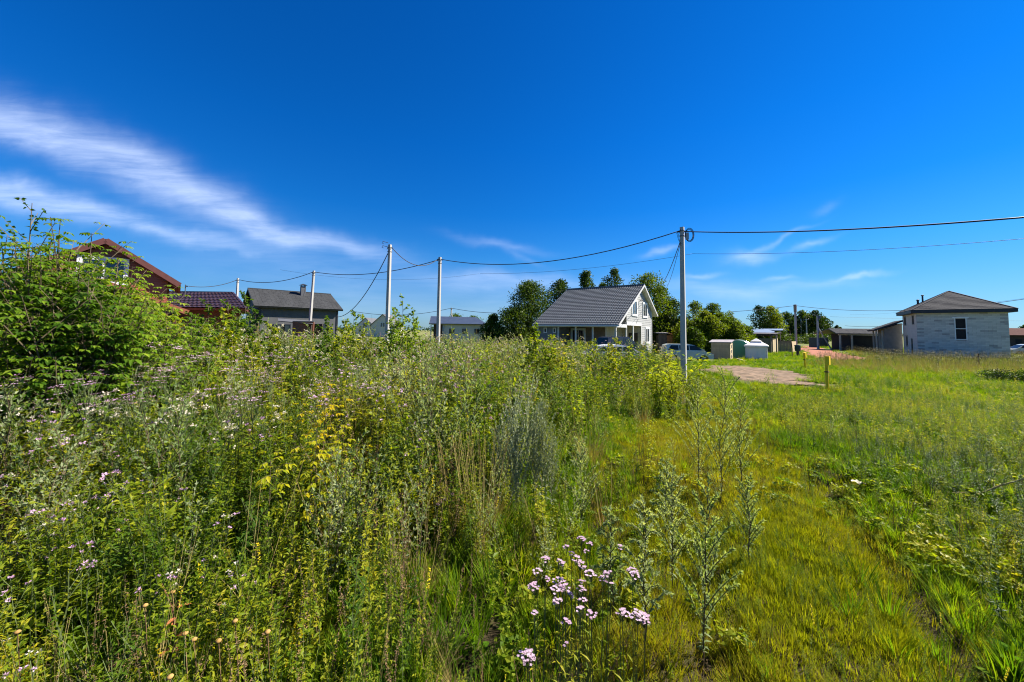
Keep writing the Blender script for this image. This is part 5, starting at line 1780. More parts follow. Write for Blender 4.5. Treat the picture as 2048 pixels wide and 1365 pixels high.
# prototypes
C_th = proto('thistle', k_thistle, ['stem_green', 'leaf_weed', 'petal_lilac', 'petal_white'], 5, 100)
C_thl = proto('leafy_thistle', k_thistle, ['stem_green', 'leaf_dark', 'petal_lilac', 'petal_white'], 4, 120, flowers=False, leafn=46)
C_fl = proto('seeded_thistle', k_fluff, ['stem_green', 'leaf_weed', 'petal_lilac', 'petal_white'], 3, 130)
C_mu = proto('mugwort', k_mugwort, ['stem_brown', 'leaf_mugwort'], 4, 140, H=1.0, nb=13, dens=.75)
C_lf = proto('forb', k_leafy, ['stem_green', 'leaf_weed'], 5, 160, H=1.0, n=96, lw=.4)
C_lf2 = proto('willowherb', k_leafy, ['stem_green', 'leaf_dark'], 4, 170, H=1.0, n=110, lw=.27, ll=.10, up=.7, stems=4)
C_lf3 = proto('yellowing_forb', k_leafy, ['stem_green', 'leaf_yellow'], 3, 180, H=1.0, n=60, lw=.3, ll=.075, stems=3)
C_fine = proto('fine_forb', k_leafy, ['stem_green', 'leaf_weed'], 6, 310, H=1.0, n=230, lw=.42, ll=.062, up=.5, stems=5)
C_fine2 = proto('fine_yellow_forb', k_leafy, ['stem_green', 'leaf_yellow'], 3, 320, H=1.0, n=120, lw=.5, ll=.055, up=.5, stems=3)
C_sp = proto('seed_stalk', k_spike, ['stem_brown', 'dead_brown'], 4, 190, H=1.0, n=110)
C_gr = proto('grass', k_grass, ['leaf_grass', 'straw'], 5, 200, H=.22, n=44, w=.0075, spread=.075, bend=.5, seed=0)
C_gt = proto('tall_grass', k_grass, ['leaf_grass', 'straw'], 4, 210, H=1.0, n=22, w=.008, spread=.07, bend=.6, seed=4)
C_ms = proto('mossy_grass', k_grass, ['leaf_moss', 'straw'], 5, 220, H=.085, n=56, w=.0045, spread=.085, bend=.45)
C_st = proto('straw_grass', k_grass, ['straw', 'straw'], 4, 230, H=1.0, n=30, w=.006, spread=.08, bend=.45, seed=7)
C_br = proto('broadleaf', k_broad, ['leaf_broad'], 5, 240)
C_cl = proto('clover', k_clover, ['leaf_weed'], 4, 250)
C_um = proto('umbel', k_umbel, ['stem_green', 'petal_white', 'leaf_weed'], 4, 260, H=1.0)
C_yf = proto('yellow_flower', k_yellowflower, ['stem_green', 'leaf_weed', 'petal_yellow'], 3, 270, H=1.0)

SR = np.random.RandomState(5)


def wsc(p, f=1.0, lo=.75, hi=1.12, seed=1):
    r = np.random.RandomState(seed)
    return canopy(p[:, 0], p[:, 1]) * f * r.uniform(lo, hi, len(p))


dW = lambda k: (lambda y: k * (1.0 if y < 3 else (3.0 / y) ** .95))
near_ok = lambda x, y: (np.hypot(x, y) > .78) * clear_of_built(x, y)
patch = lambda s, o, lo, hi: (lambda x, y: near_ok(x, y) * sm(lo, hi, vnoise(x, y, s, o)))
# tall weeds, left
p = field_pts(1, .8, 30, dW(26), 'weed', mask=lambda x, y: near_ok(x, y) * (.12 + .88 * sm(2.6, 5.5, y))); scatter('forb_thicket', 'tall green narrow leaved weeds filling the left half of the plot', 'weeds', C_lf, 5, p, wsc(p, 1.0, .55, 1.05, 1), seed=1)
p = field_pts(15, .75, 6.5, dW(34), 'weed', mask=lambda x, y: near_ok(x, y) * (1 - sm(3.2, 6.5, y))); scatter('small_leaved_weeds', 'small leaved green weeds crowding the left foreground', 'weeds', C_fine, 6, p, wsc(p, .98, .55, 1.08, 15), seed=15)
p = field_pts(16, .75, 6, dW(12), 'weed', mask=lambda x, y: near_ok(x, y) * sm(.35, .65, vnoise(x, y, .9, 31))); scatter('yellow_small_weeds', 'small yellow leaved weeds in the left foreground', 'weeds', C_fine2, 3, p, wsc(p, .8, .5, 1.0, 16), seed=16)
p = field_pts(2, .8, 30, dW(20), 'weed', mask=lambda x, y: near_ok(x, y) * sm(.3, .62, vnoise(x, y, .55, 11)) * (.12 + .88 * sm(2.6, 5.5, y))); scatter('willowherb_thicket', 'dark green dense leafy weeds in the left thicket', 'weeds', C_lf2, 4, p, wsc(p, .95, .5, 1.0, 2), seed=2)
p = field_pts(3, 1.2, 30, dW(15), 'weed', mask=patch(.5, 12, .35, .6)); scatter('thistle_patch', 'creeping thistles with small lilac heads among the tall weeds', 'thistles', C_th, 5, p, wsc(p, 1.05, .75, 1.1, 3), seed=3)
p = field_pts(4, .8, 30, dW(15), 'weed', mask=lambda x, y: near_ok(x, y) * sm(.3, .6, vnoise(x, y, .45, 13)) * (.3 + .7 * sm(2, 4, y))); scatter('leafy_thistle_patch', 'flowerless leafy thistle stems in the left thicket', 'thistles', C_thl, 4, p, wsc(p, 1.0, .6, 1.0, 4), seed=4)
p = field_pts(5, 3.0, 30, dW(5), 'weed', mask=patch(.35, 14, .42, .7)); scatter('seeded_thistle_patch', 'thistles gone to cream fluff along the weed tops', 'thistles', C_fl, 3, p, wsc(p, 1.08, .85, 1.1, 5), seed=5)
p = field_pts(6, 2.2, 30, dW(7), 'weed', mask=patch(.4, 15, .42, .68)); scatter('mugwort_patch', 'grey green mugwort growing among the tall weeds', 'weeds', C_mu, 4, p, wsc(p, 1.1, .8, 1.15, 6), seed=6)
p = field_pts(7, 1.0, 26, dW(9), 'weed', mask=patch(.6, 16, .48, .72)); scatter('yellowing_weeds', 'yellow green leaved weeds scattered in the thicket', 'weeds', C_lf3, 3, p, wsc(p, .95, .6, 1.0, 7), seed=7)
p = field_pts(8, .8, 20, dW(46), 'weed', mask=lambda x, y: near_ok(x, y) * sm(.28, .6, vnoise(x, y, .8, 17)) * (1 - .8 * sm(1.7, 4.5, y))); scatter('seed_stalk_patch', 'brown dead stalks set with seed pods low in the foreground weeds', 'dead stalks', C_sp, 4, p, wsc(p, .9, .6, 1.0, 8), seed=8)
p = field_pts(9, .8, 30, dW(13), 'weed', mask=lambda x, y: near_ok(x, y) * sm(.4, .65, vnoise(x, y, .5, 18)) * (.3 + .7 * sm(2.5, 5, y))); scatter('tall_grass_patch', 'tall green grass with seed heads between the weeds', 'grass', C_gt, 4, p, wsc(p, .85, .6, 1.1, 9), seed=9)
p = field_pts(10, 1.0, 26, dW(5), 'weed', mask=patch(.45, 19, .5, .75)); scatter('straw_patch', 'straw coloured dry grass between the weeds', 'dry grass', C_st, 4, p, wsc(p, .75, .6, 1.0, 10), seed=10)
p = field_pts(11, .8, 12, dW(60), 'weed', mask=near_ok); scatter('undergrowth', 'short grass and seedlings under the weeds', 'grass', C_gr, 5, p, SR.uniform(.6, 1.2, len(p)) * (1 + .05 * p[:, 1]), seed=11)
p = field_pts(12, 1.0, 9, dW(14), 'weed', mask=near_ok); scatter('undergrowth_leaves', 'broad leaved seedlings under the weeds', 'ground cover', C_br, 5, p, SR.uniform(.5, 1.1, len(p)), seed=12)
p = field_pts(13, 1.0, 14, dW(4.5), 'weed', mask=patch(.9, 20, .5, .7)); scatter('yellow_flower_patch', 'small yellow flower spikes dotted through the weeds', 'flowers', C_yf, 3, p, wsc(p, .9, .7, 1.0, 13), seed=13)
p = field_pts(14, 3.2, 6.0, lambda y: 10, 'weed', mask=lambda x, y: near_ok(x, y) * sm(1.5, 3, -x) * sm(.35, .6, vnoise(x, y, 1.1, 21))); scatter('pale_umbel_patch', 'pale mauve flat topped flowers below the maple saplings on the left', 'flowers', proto('mauve_umbel', k_umbel, ['stem_green', 'petal_lilac', 'leaf_weed'], 3, 280, H=1.0, n=9), 3, p, wsc(p, 1.1, .9, 1.15, 14), seed=14)

# low side: track, mossy grass, broad leaves, meadow
dL = lambda k: (lambda y: k * (1.0 if y < 3 else (3.0 / y) ** 1.15))


def mossy(x, y):
    d = track_d(x, y); w = .95 + .05 * y
    m = np.exp(-((d + .15) / w) ** 4)
    leftband = sm(0, .5, x - xbound(y)) * sm(-.3, -1.2, d) * .6
    return np.clip(m + leftband, 0, 1) * (1 - .6 * sm(9, 18, y))


def rut(x, y):
    d = track_d(x, y)
    return np.clip(np.exp(-((d + .62) / .13) ** 2) + np.exp(-((d - .72) / .12) ** 2), 0, 1) * (1 - sm(9, 14, y))


p = field_pts(20, .9, 22, dL(420), 'low', mask=lambda x, y: mossy(x, y) * (1 - .5 * rut(x, y)) * near_ok(x, y)); scatter('mossy_grass_cover', 'short olive brown grass on and beside the wheel track', 'grass', C_ms, 5, p, SR.uniform(.5, 1.1, len(p)) * (1 + .05 * p[:, 1]), seed=20)
p = field_pts(21, .9, 26, dL(150), 'low', mask=lambda x, y: (1 - .985 * mossy(x, y)) * (1 - rut(x, y)) * near_ok(x, y)); scatter('meadow_grass_near', 'bright green grass right of the wheel track', 'grass', C_gr, 5, p, SR.uniform(.38, .85, len(p)) * (1 + .05 * p[:, 1]), seed=21)
p = field_pts(22, .9, 22, dL(40), 'low', mask=lambda x, y: sm(.5, 1.6, track_d(x, y)) * sm(.25, .5, vnoise(x, y, .9, 22)) * near_ok(x, y)); scatter('broad_leaf_cover', 'broad pale leaves of coltsfoot and dandelion right of the track', 'ground cover', C_br, 5, p, SR.uniform(.35, 1.1, len(p)), seed=22)
p = field_pts(23, .9, 20, dL(60), 'low', mask=lambda x, y: (.25 + .75 * sm(.4, 1.4, track_d(x, y))) * sm(.3, .55, vnoise(x, y, .7, 23)) * near_ok(x, y)); scatter('clover_cover', 'green clover leaves in patches right of the track', 'ground cover', C_cl, 4, p, SR.uniform(.6, 1.25, len(p)) * (1 + .03 * p[:, 1]), seed=23)
p = field_pts(24, 1.2, 24, dL(75), 'low', mask=lambda x, y: sm(.9, 2.2, track_d(x, y)) * sm(.35, .6, vnoise(x, y, .6, 24)) * near_ok(x, y)); scatter('low_forb_cover', 'knee high green weeds across the right side of the plot', 'weeds', C_lf, 5, p, SR.uniform(.16, .38, len(p)) * (1 + .03 * p[:, 1]), seed=24)
p = field_pts(25, 1.4, 16, dL(9), 'low', mask=lambda x, y: sm(.35, .65, vnoise(x, y, .9, 25)) * near_ok(x, y)); scatter('thin_stalk_cover', 'thin brown plantain stalks standing in the low grass', 'dead stalks', proto('plantain_stalk', k_grass, ['dead_brown', 'dead_brown'], 3, 290, H=.30, n=5, w=.004, spread=.04, bend=.15, seed=4), 3, p, SR.uniform(.6, 1.1, len(p)), seed=25)
p = field_pts(26, 1.6, 14, dL(1.2), 'low', mask=near_ok); scatter('yellow_flower_cover', 'few yellow flowers in the low grass by the track', 'flowers', C_yf, 3, p, SR.uniform(.2, .34, len(p)), seed=26)
p = field_pts(27, 2.2, 14, dL(5), 'low', mask=lambda x, y: sm(.2, 1.5, -track_d(x, y)) * sm(.4, .7, vnoise(x, y, .7, 26)) * near_ok(x, y)); scatter('russet_grass_cover', 'thin russet dry grass standing between the thicket and the track', 'dry grass', proto('russet_grass', k_grass, ['seed_orange', 'straw'], 3, 300, H=.5, n=16, w=.003, spread=.08, bend=.2, seed=8), 3, p, SR.uniform(.6, 1.1, len(p)), seed=27)
p = field_pts(28, .9, 16, dL(150), 'low', mask=near_ok); scatter('seedling_cover', 'tiny leafy seedlings and creeping plants all over the track and low ground', 'ground cover', C_fine, 6, p, SR.uniform(.05, .15, len(p)) * (1 + .03 * p[:, 1]), seed=28)
p = field_pts(29, 1.2, 18, dL(75), 'low', mask=lambda x, y: near_ok(x, y) * sm(.8, 2, track_d(x, y)) * sm(.25, .5, vnoise(x, y, .5, 33))); scatter('leafy_cover', 'ankle high leafy weeds right of the track', 'ground cover', C_fine, 6, p, SR.uniform(.16, .38, len(p)) * (1 + .03 * p[:, 1]), seed=29)
p = field_pts(35, 1.2, 20, dL(55), 'low', mask=lambda x, y: near_ok(x, y) * sm(.9, 2, track_d(x, y)) * sm(.25, .5, vnoise(x, y, .6, 35))); scatter('young_thistle_cover', 'young leafy thistles low among the greenery right of the track', 'thistles', C_thl, 4, p, SR.uniform(.2, .42, len(p)), seed=35)
p = field_pts(36, 1.4, 22, dL(30), 'low', mask=lambda x, y: near_ok(x, y) * np.exp(-(x - xbound(y)) / (.25 + .07 * y))); scatter('fringe_weeds', 'loose fringe of weeds where the tall thicket thins towards the track', 'weeds', C_lf, 5, p, canopy(p[:, 0] - .6, p[:, 1]) * SR.uniform(.4, 1.0, len(p)), seed=36)
p = field_pts(37, 2.0, 20, dL(9), 'low', mask=lambda x, y: near_ok(x, y) * np.exp(-(x - xbound(y)) / (.3 + .09 * y))); scatter('fringe_mugwort', 'grey green mugwort in the fringe of the thicket', 'weeds', C_mu, 4, p, canopy(p[:, 0] - .6, p[:, 1]) * SR.uniform(.5, 1.1, len(p)), seed=37)
p = field_pts(38, 5.5, 11, lambda y: 9, 'low', mask=lambda x, y: np.exp(-((x - 8.6) / 1.7) ** 2 - ((y - 7.6) / .9) ** 2)); scatter('brown_seed_patch', 'patch of brown withered seed stalks on the right of the field', 'dead stalks', C_sp, 4, p, SR.uniform(.25, .4, len(p)), seed=38)
# middle distance meadow
dM = lambda k: (lambda y: k * (20.0 / y) ** 1.6)
far_ok = lambda x, y: clear_of_built(x, y) * ((x > xbound(y)) | (y > 24))
p = field_pts(30, 15, 75, dM(22), 'all', pad=4, mask=lambda x, y: far_ok(x, y)); scatter('meadow_grass_far', 'green meadow grass stretching to the houses', 'grass', C_gr, 5, p, SR.uniform(.6, 1.15, len(p)) * (.45 + .026 * p[:, 1]), seed=30)
p = field_pts(31, 16, 70, dM(6), 'all', pad=4, mask=lambda x, y: far_ok(x, y) * sm(10, 15, x) * (1 - .8 * (y > 33) * (x < 30)) * sm(.3, .55, vnoise(x, y, .25, 30))); scatter('meadow_weeds_far', 'green bushy weeds across the field before the block house', 'weeds', C_lf, 5, p, SR.uniform(.25, .55, len(p)) * (.7 + .3 * sm(22, 40, p[:, 1])), seed=31)
p = field_pts(32, 24, 60, dM(9), 'all', pad=4, mask=lambda x, y: far_ok(x, y) * sm(22, 28, x) * sm(24, 31, y) * (x > 1.05 * y - 8)); scatter('pale_weeds_far', 'pale flowering weeds and dry grass along the foot of the block house', 'weeds', C_um, 4, p, SR.uniform(.75, 1.1, len(p)), seed=32)
p = field_pts(33, 24, 60, dM(7), 'all', pad=4, mask=lambda x, y: far_ok(x, y) * sm(22, 28, x) * (x > 1.05 * y - 8)); scatter('straw_far', 'tan dry grass before the block house', 'dry grass', C_st, 4, p, SR.uniform(.5, .85, len(p)), seed=33)

# ================================================================== trees
def cloud_mesh(name, cen, rad, per, size, seed, m, flat=.8, extra=None):
    """crown of leaf-sized quads gathered in clumps round the given centres"""
    rs = np.random.RandomState(seed)
    cen = np.asarray(cen); rad = np.asarray(rad); per = np.asarray(per)
    ci = np.repeat(np.arange(len(cen)), per); n = len(ci)
    d = rs.normal(size=(n, 3)); d /= np.linalg.norm(d, axis=1)[:, None]
    r = rs.uniform(.25, 1.0, n) ** .6 * rs.uniform(.75, 1.15, n)
    p = cen[ci] + d * (r * rad[ci])[:, None] * np.array([1, 1, flat])
    a = rs.normal(size=(n, 3)) + d * .5; a[:, 2] -= .25; a /= np.linalg.norm(a, axis=1)[:, None]
    b = np.cross(a, rs.normal(size=(n, 3)) + d * .8); b /= np.linalg.norm(b, axis=1)[:, None]
    L = (size * rs.uniform(.6, 1.35, n))[:, None]; W = L * .6
    V = np.stack([p, p + a * L * .5 + b * W * .5, p + a * L, p + a * L * .5 - b * W * .5], 1).reshape(-1, 3)
    me = bpy.data.meshes.new(name)
    me.vertices.add(4 * n); me.vertices.foreach_set('co', V.astype(np.float32).ravel())
    me.loops.add(4 * n); me.loops.foreach_set('vertex_index', np.arange(4 * n, dtype=np.int32))
    me.polygons.add(n); me.polygons.foreach_set('loop_start', np.arange(0, 4 * n, 4, dtype=np.int32))
    me.update(calc_edges=True); me.materials.append(m)
    return me


def tree(label, px, top_py, Y, wpx, seed, m='crown_dark', base=.18, clumps=36, per=320, size=.24, group='trees behind the veranda house', cat='tree', nm='tree', sharp=.65, bark='bark', fill=.42, low=None):
    rs = random.Random(seed)
    top = P(px, top_py, Y); x = top.x; g0 = -.85 if x > 14 else -.5; wpx = wpx * (1.25 if size > .18 else 1.1)
    if low is not None: g0 = low
    H = top.z - g0; Rr = wpx / 2 * Y / F
    t = thing(nm, label, cat, (x, Y, g0), group=group)
    cen, rad, per_ = [], [], []
    mb = MB(); lean = rs.uniform(-.03, .03) * H
    trunk = [Vector((lean * (i / 5) ** 2 + rs.uniform(-.02, .02) * H * .3, rs.uniform(-.02, .02) * H * .3, H * .93 * i / 5)) for i in range(6)]
    r0 = max(.05, H * .016)
    mb.tube(trunk, [r0, r0 * .85, r0 * .65, r0 * .45, r0 * .25, r0 * .08], 7)
    for i in range(clumps):
        tt = base + (1 - base) * ((i + rs.random()) / clumps)
        uu = min(1, max(0, (tt - base) / (1 - base))); env = (1 - abs(2 * uu ** .75 - 1) ** 3.2) * (.85 + .3 * rs.random())
        rr = Rr * max(.3, env)
        cr = min(rr, Rr * fill) * rs.uniform(.65, 1.1)
        cr = max(cr, Rr * .2)
        a = i * 2.4 + rs.uniform(-.6, .6); q = max(0, rr - cr * .75) * rs.uniform(.35, 1.12)
        z = min(H * tt, H - cr * .75)
        c = (math.cos(a) * q + lean * tt, math.sin(a) * q, z)
        cen.append(c); rad.append(cr); per_.append(int(per * (cr / (Rr * .4)) ** 1.6) + 12)
        s_, d = along(trunk, max(.08, tt - .14) / .93 * .98)
        m_ = s_.lerp(Vector(c), .5) + Vector((0, 0, -.03 * H))
        mb.tube([s_, m_, Vector(c)], [r0 * .35, r0 * .22, r0 * .08], 4, cap=False)
    mb.build('trunk', M[bark], t, local=True)
    me_ = cloud_mesh('crown', cen, rad, per_, size, seed, M[m])
    o = bpy.data.objects.new('crown', me_); COL.objects.link(o); o.parent = t
    return t


G1 = 'trees behind the veranda house'
tree('dark round tree left of the veranda house roof', 1064, 561, 52, 92, 1, base=.04, clumps=46, fill=.48)
tree('dark tree with a crooked top right beside the roof ridge left end', 1116, 560, 55, 72, 2, base=.1, clumps=38, fill=.46)
tree('slim tree tip rising over the middle of the grey roof', 1174, 541, 54, 44, 3, base=.3, clumps=20, sharp=.8)
tree('knobbly dark tree tip standing over the right half of the grey roof', 1231, 537, 54, 56, 4, base=.3, clumps=22, sharp=.55)
tree('low tree top peeping over the roof between two taller tips', 1205, 566, 56, 40, 5, 'crown_olive', base=.2, clumps=16)
tree('big green tree directly behind the right gable edge', 1293, 546, 52, 96, 6, 'crown_olive', base=.05, clumps=36)
tree('leaning tree right of the gable, thinner than the big green one', 1322, 572, 53, 62, 7, base=.06, clumps=28)
tree('small dark tree just left of the coiled cable pole', 1347, 598, 52, 62, 8, base=.05, clumps=24, size=.2)
tree('round topped tree just right of the coiled cable pole', 1391, 603, 52, 60, 9, 'crown_olive', base=.05, clumps=26, size=.2)
tree('second round topped tree right of the coiled cable pole', 1424, 606, 53, 52, 10, 'crown_olive', base=.05, clumps=24, size=.2)
tree('sparse small tree at the right end of the thicket', 1459, 622, 54, 34, 11, 'crown_olive', base=.3, clumps=14, per=60, size=.2)
tree('low dark tree at the foot of the round tree left of the house', 1030, 612, 50, 80, 12, base=.03, clumps=26)
tree('smallest leftmost dark tree beside the white bungalow', 987, 629, 52, 46, 13, base=.03, clumps=22)
G2 = 'willow bushes of the thicket'
for i, (px, ty, Y, w, lab) in enumerate(((1372, 640, 47, 58, 'willow bush behind the silver car, touching the pole'), (1398, 636, 46.5, 50, 'willow bush above the right end of the silver car'), (1424, 632, 46, 50, 'willow bush behind the left part of the plank shed'),
                                        (1448, 636, 46.5, 50, 'willow bush behind the middle of the plank shed'), (1470, 643, 46, 46, 'willow bush behind the green greenhouse'), (1489, 652, 47, 40, 'low willow bush left of the sheet metal canopy'),
                                        (1345, 634, 55, 66, 'willow bush behind the orange hut'), (1315, 625, 54, 60, 'willow bush close behind the right corner of the veranda house'), (1410, 622, 50, 44, 'taller willow bush in the second row right of the pole'),
                                        (1440, 626, 50, 44, 'taller willow bush in the second row above the plank shed'), (1462, 634, 50, 40, 'second row willow bush above the greenhouse'), (1385, 655, 44, 44, 'front row willow bush just behind the silver car'))):
    tree(lab, px, ty, Y, w, 30 + i, 'crown_olive', base=.0, clumps=36, per=260, size=.19, group=G2, cat='bush', nm='willow_bush', sharp=.5, fill=.5)
G3 = 'far trees across the field'
for i, (px, ty, Y, w, m_, lab) in enumerate(((1519, 611, 105, 36, 'crown_dark', 'tall far tree, leftmost of the far group'), (1541, 612, 106, 42, 'crown_olive', 'far tree with an orange tinged side next to the leftmost one'), (1552, 628, 107, 30, 'crown_dark', 'lower shoulder of the leftmost far tree clump'),
                                            (1573, 624, 116, 34, 'crown_dark', 'far tree left of the brown topped pole'), (1589, 630, 117, 26, 'crown_dark', 'narrow far tree directly behind the brown topped pole'), (1604, 621, 116, 34, 'crown_dark', 'far tree right of the brown topped pole'),
                                            (1619, 628, 118, 26, 'crown_dark', 'narrow far tree in the middle of the right far clump'), (1632, 621, 116, 34, 'crown_dark', 'far tree behind the pole with the stay'), (1645, 633, 117, 26, 'crown_dark', 'rightmost tree of the far clump'),
                                            (1657, 652, 150, 12, 'crown_dark', 'tiny tree right of the far clump'), (1673, 651, 190, 9, 'crown_dark', 'tiny tree over the far cottages'), (1681, 655, 190, 9, 'crown_dark', 'tiny tree left of the garage roof'),
                                            (2052, 652, 95, 26, 'crown_dark', 'dark tree cut by the right edge behind the brown house'), (912, 628, 120, 44, 'crown_olive', 'tree top over the left half of the bungalow roof'), (945, 632, 122, 40, 'crown_olive', 'tree top over the right end of the bungalow roof'))):
    tree(lab, px, ty, Y, w, 60 + i, m_, base=.03, clumps=26, per=130, size=.42, group=G3, sharp=.5, fill=.5)
# low dark scrub under the far trees and a far wood on the horizon
rs = random.Random(8); cen, rad, per_ = [], [], []
for i in range(60):
    px = rs.uniform(1500, 1655); q = P(px, 668, rs.uniform(103, 112)); cen.append((q.x, q.y, -.4 + rs.uniform(0, 1.8))); rad.append(rs.uniform(1.0, 2.0)); per_.append(90)
o = bpy.data.objects.new('scrub', cloud_mesh('scrub', cen, rad, per_, .4, 5, M['crown_dark'])); COL.objects.link(o)
tag(o, 'dark scrub along the foot of the far trees', 'scrub', kind='stuff')
cen, rad, per_ = [], [], []
for i in range(500):
    a = rs.uniform(-1.0, 1.02); Y = rs.uniform(480, 620); hh = rs.uniform(2, 7)
    cen.append((math.tan(a) * Y, Y, hh * .5)); rad.append(rs.uniform(4, 8)); per_.append(36)
o = bpy.data.objects.new('far_wood', cloud_mesh('far_wood', cen, rad, per_, 2.2, 6, M['crown_dark'], flat=.6)); COL.objects.link(o)
tag(o, 'thin dark line of woods along the horizon', 'wood', kind='stuff')
# bushes of the middle distance
tree('dark green low bush at the right edge of the meadow', 2000, 738, 21, 70, 90, 'crown_dark', base=.0, clumps=18, per=110, size=.07, group=None, cat='bush', nm='bush', sharp=.4, fill=.5, low=-.85)
tree('dark green low bush cut by the right edge of the frame', 2060, 740, 20, 70, 91, 'crown_dark', base=.0, clumps=18, per=110, size=.07, group=None, cat='bush', nm='bush', sharp=.4, fill=.5, low=-.85)


# ================================================================== saplings
def leaflet(mb, p, d, n, L, W, mi):
    """ovate toothed-looking leaflet: widest below the middle, pointed, folded along the rib"""
    p, d = Vector(p), Vector(d).normalized(); s_ = d.cross(Vector(n))
    s_ = s_.normalized() if s_.length > 1e-4 else d.orthogonal().normalized()
    n = s_.cross(d)
    prof = [(0, .08), (.3, 1), (.6, .72), (1, .02)]
    vs = []
    for f, k in prof:
        c = p + d * L * f - n * (f * f * L * .22)
        vs += [c - s_ * W * .5 * k + n * W * .12 * k, c, c + s_ * W * .5 * k + n * W * .12 * k]
    fs_ = []
    for j in range(3):
        q = 3 * j; fs_ += [(q, q + 1, q + 4, q + 3), (q + 1, q + 2, q + 5, q + 4)]
    mb.add(vs, fs_, mi)


def k_maple(rs, H, stems=4, pairs=9, LL=.085, spread=.28, leaflets=5, start=.15, bush=1.0):
    """ash leaved maple shoots: opposite compound leaves on upright stems; 0 stem 1 leaf"""
    mb = MB(); lv = MB()
    for s_ in range(stems):
        a0 = s_ * 2.2 + rs.uniform(-.5, .5); h = H * (1 if s_ == 0 else rs.uniform(.6, .95))
        out = 0 if s_ == 0 else spread * rs.uniform(.5, 1.1) * H
        pts = [Vector((math.cos(a0) * out * f, math.sin(a0) * out * f, h * (f ** .9))) for f in (0, .2, .4, .6, .8, 1)]
        pts = [p + Vector((rs.uniform(-.01, .01), rs.uniform(-.01, .01), 0)) * H for p in pts]; pts[0] = Vector((rs.uniform(-.03, .03), rs.uniform(-.03, .03), 0))
        mb.tube(pts, [.006 * H, .005 * H, .004 * H, .0032 * H, .0022 * H, .001 * H], 4, 0, cap=False)
        shoots = [(pts, start)]
        for b_ in range(int(3 * bush)):
            t = rs.uniform(.3, .8); p, d = along(pts, t); a = rs.uniform(0, 6.28); l = H * rs.uniform(.15, .3)
            br = [p + Vector((math.cos(a), math.sin(a), 0)) * l * f * .7 + Vector((0, 0, l * f)) for f in (0, .33, .66, 1)]
            mb.tube(br, [.003 * H, .0024 * H, .0016 * H, .001 * H], 3, 0, cap=False); shoots.append((br, .1))
        for sp_, st in shoots:
            ln = (sp_[-1] - sp_[0]).length; np_ = max(3, int(pairs * ln / H * 1.1))
            for i in range(np_):
                t = st + (1 - st) * (i + .8) / np_; p, d = along(sp_, min(.995, t)); rot = i * 1.57 + rs.uniform(-.3, .3)
                for sgn in (0, math.pi):
                    a = rot + sgn; o = Vector((math.cos(a), math.sin(a), 0)); k = (1.15 - .55 * t) * rs.uniform(.75, 1.15)
                    pl = LL * 2.0 * k
                    rach = [p, p + o * pl * .5 + Vector((0, 0, pl * .28)), p + o * pl + Vector((0, 0, pl * .22))]
                    mb.tube(rach, .0016, 3, 0, cap=False)
                    nl = leaflets
                    for j in range(nl):
                        if j == nl - 1: q = rach[2]; dd = o + Vector((0, 0, -.45))
                        else:
                            f = .45 + .5 * (j // 2 + .5) / ((nl - 1) / 2); q, _ = along(rach, f)
                            sd_ = Vector((-o.y, o.x, 0)) * (1 if j % 2 else -1); dd = sd_ * .9 + o * .5 + Vector((0, 0, -.45 + rs.uniform(-.25, .2)))
                        leaflet(lv, q, dd + rdir(rs) * .15, (0, 0, 1), LL * k * rs.uniform(.8, 1.15), LL * k * rs.uniform(.42, .58), 0)
    return mb, lv


def k_birch(rs, H, stems=3, nl=60, LL=.035, spread=.16, start=.2):
    mb = MB(); lv = MB()
    for s_ in range(stems):
        a0 = s_ * 2.1 + rs.uniform(-.4, .4); h = H * (1 if s_ == 0 else rs.uniform(.65, .92)); out = 0 if s_ == 0 else spread * H * rs.uniform(.6, 1.2)
        pts = [Vector((math.cos(a0) * out * f, math.sin(a0) * out * f, h * f)) + Vector((rs.uniform(-.01, .01), rs.uniform(-.01, .01), 0)) * H for f in (0, .2, .4, .6, .8, 1)]
        mb.tube(pts, [.007 * H, .006 * H, .0045 * H, .003 * H, .002 * H, .001 * H], 4, 0, cap=False)
        for b_ in range(16):
            t = start + (1 - start) * (b_ + rs.random()) / 16; p, d = along(pts, t); a = b_ * 2.4; l = H * (.24 * (1 - t) + .06) * rs.uniform(.7, 1.2)
            br = [p + Vector((math.cos(a), math.sin(a), 0)) * l * f * .75 + Vector((0, 0, l * f * .9)) for f in (0, .5, 1)]
            mb.tube(br, [.002 * H, .0014 * H, .0007 * H], 3, 0, cap=False)
            for k in range(int(nl * l / (H * .25)) // 2 + 5):
                q, _ = along(br, rs.uniform(.15, 1)); dd = rdir(rs, -.8, .4)
                leaflet(lv, q + dd * .01, dd, rdir(rs), LL * rs.uniform(.7, 1.2), LL * rs.uniform(.6, .85), 0)
    return mb, lv


def sapling(kind, label, px, top_py, Y, seed, m, group, stem='stem_brown', cat='sapling', nm='maple_sapling', **kw):
    top = P(px, top_py, Y); g0 = gzf(top.x, Y); H = top.z - g0
    t = thing(nm, label, cat, (top.x, Y, g0), group=group)
    mb, lv = kind(random.Random(seed), H, **kw)
    mb.build('stem', M[stem], t, local=True)
    o = lv.build('foliage', M[m], t, local=True); o['kind'] = 'stuff'
    return t


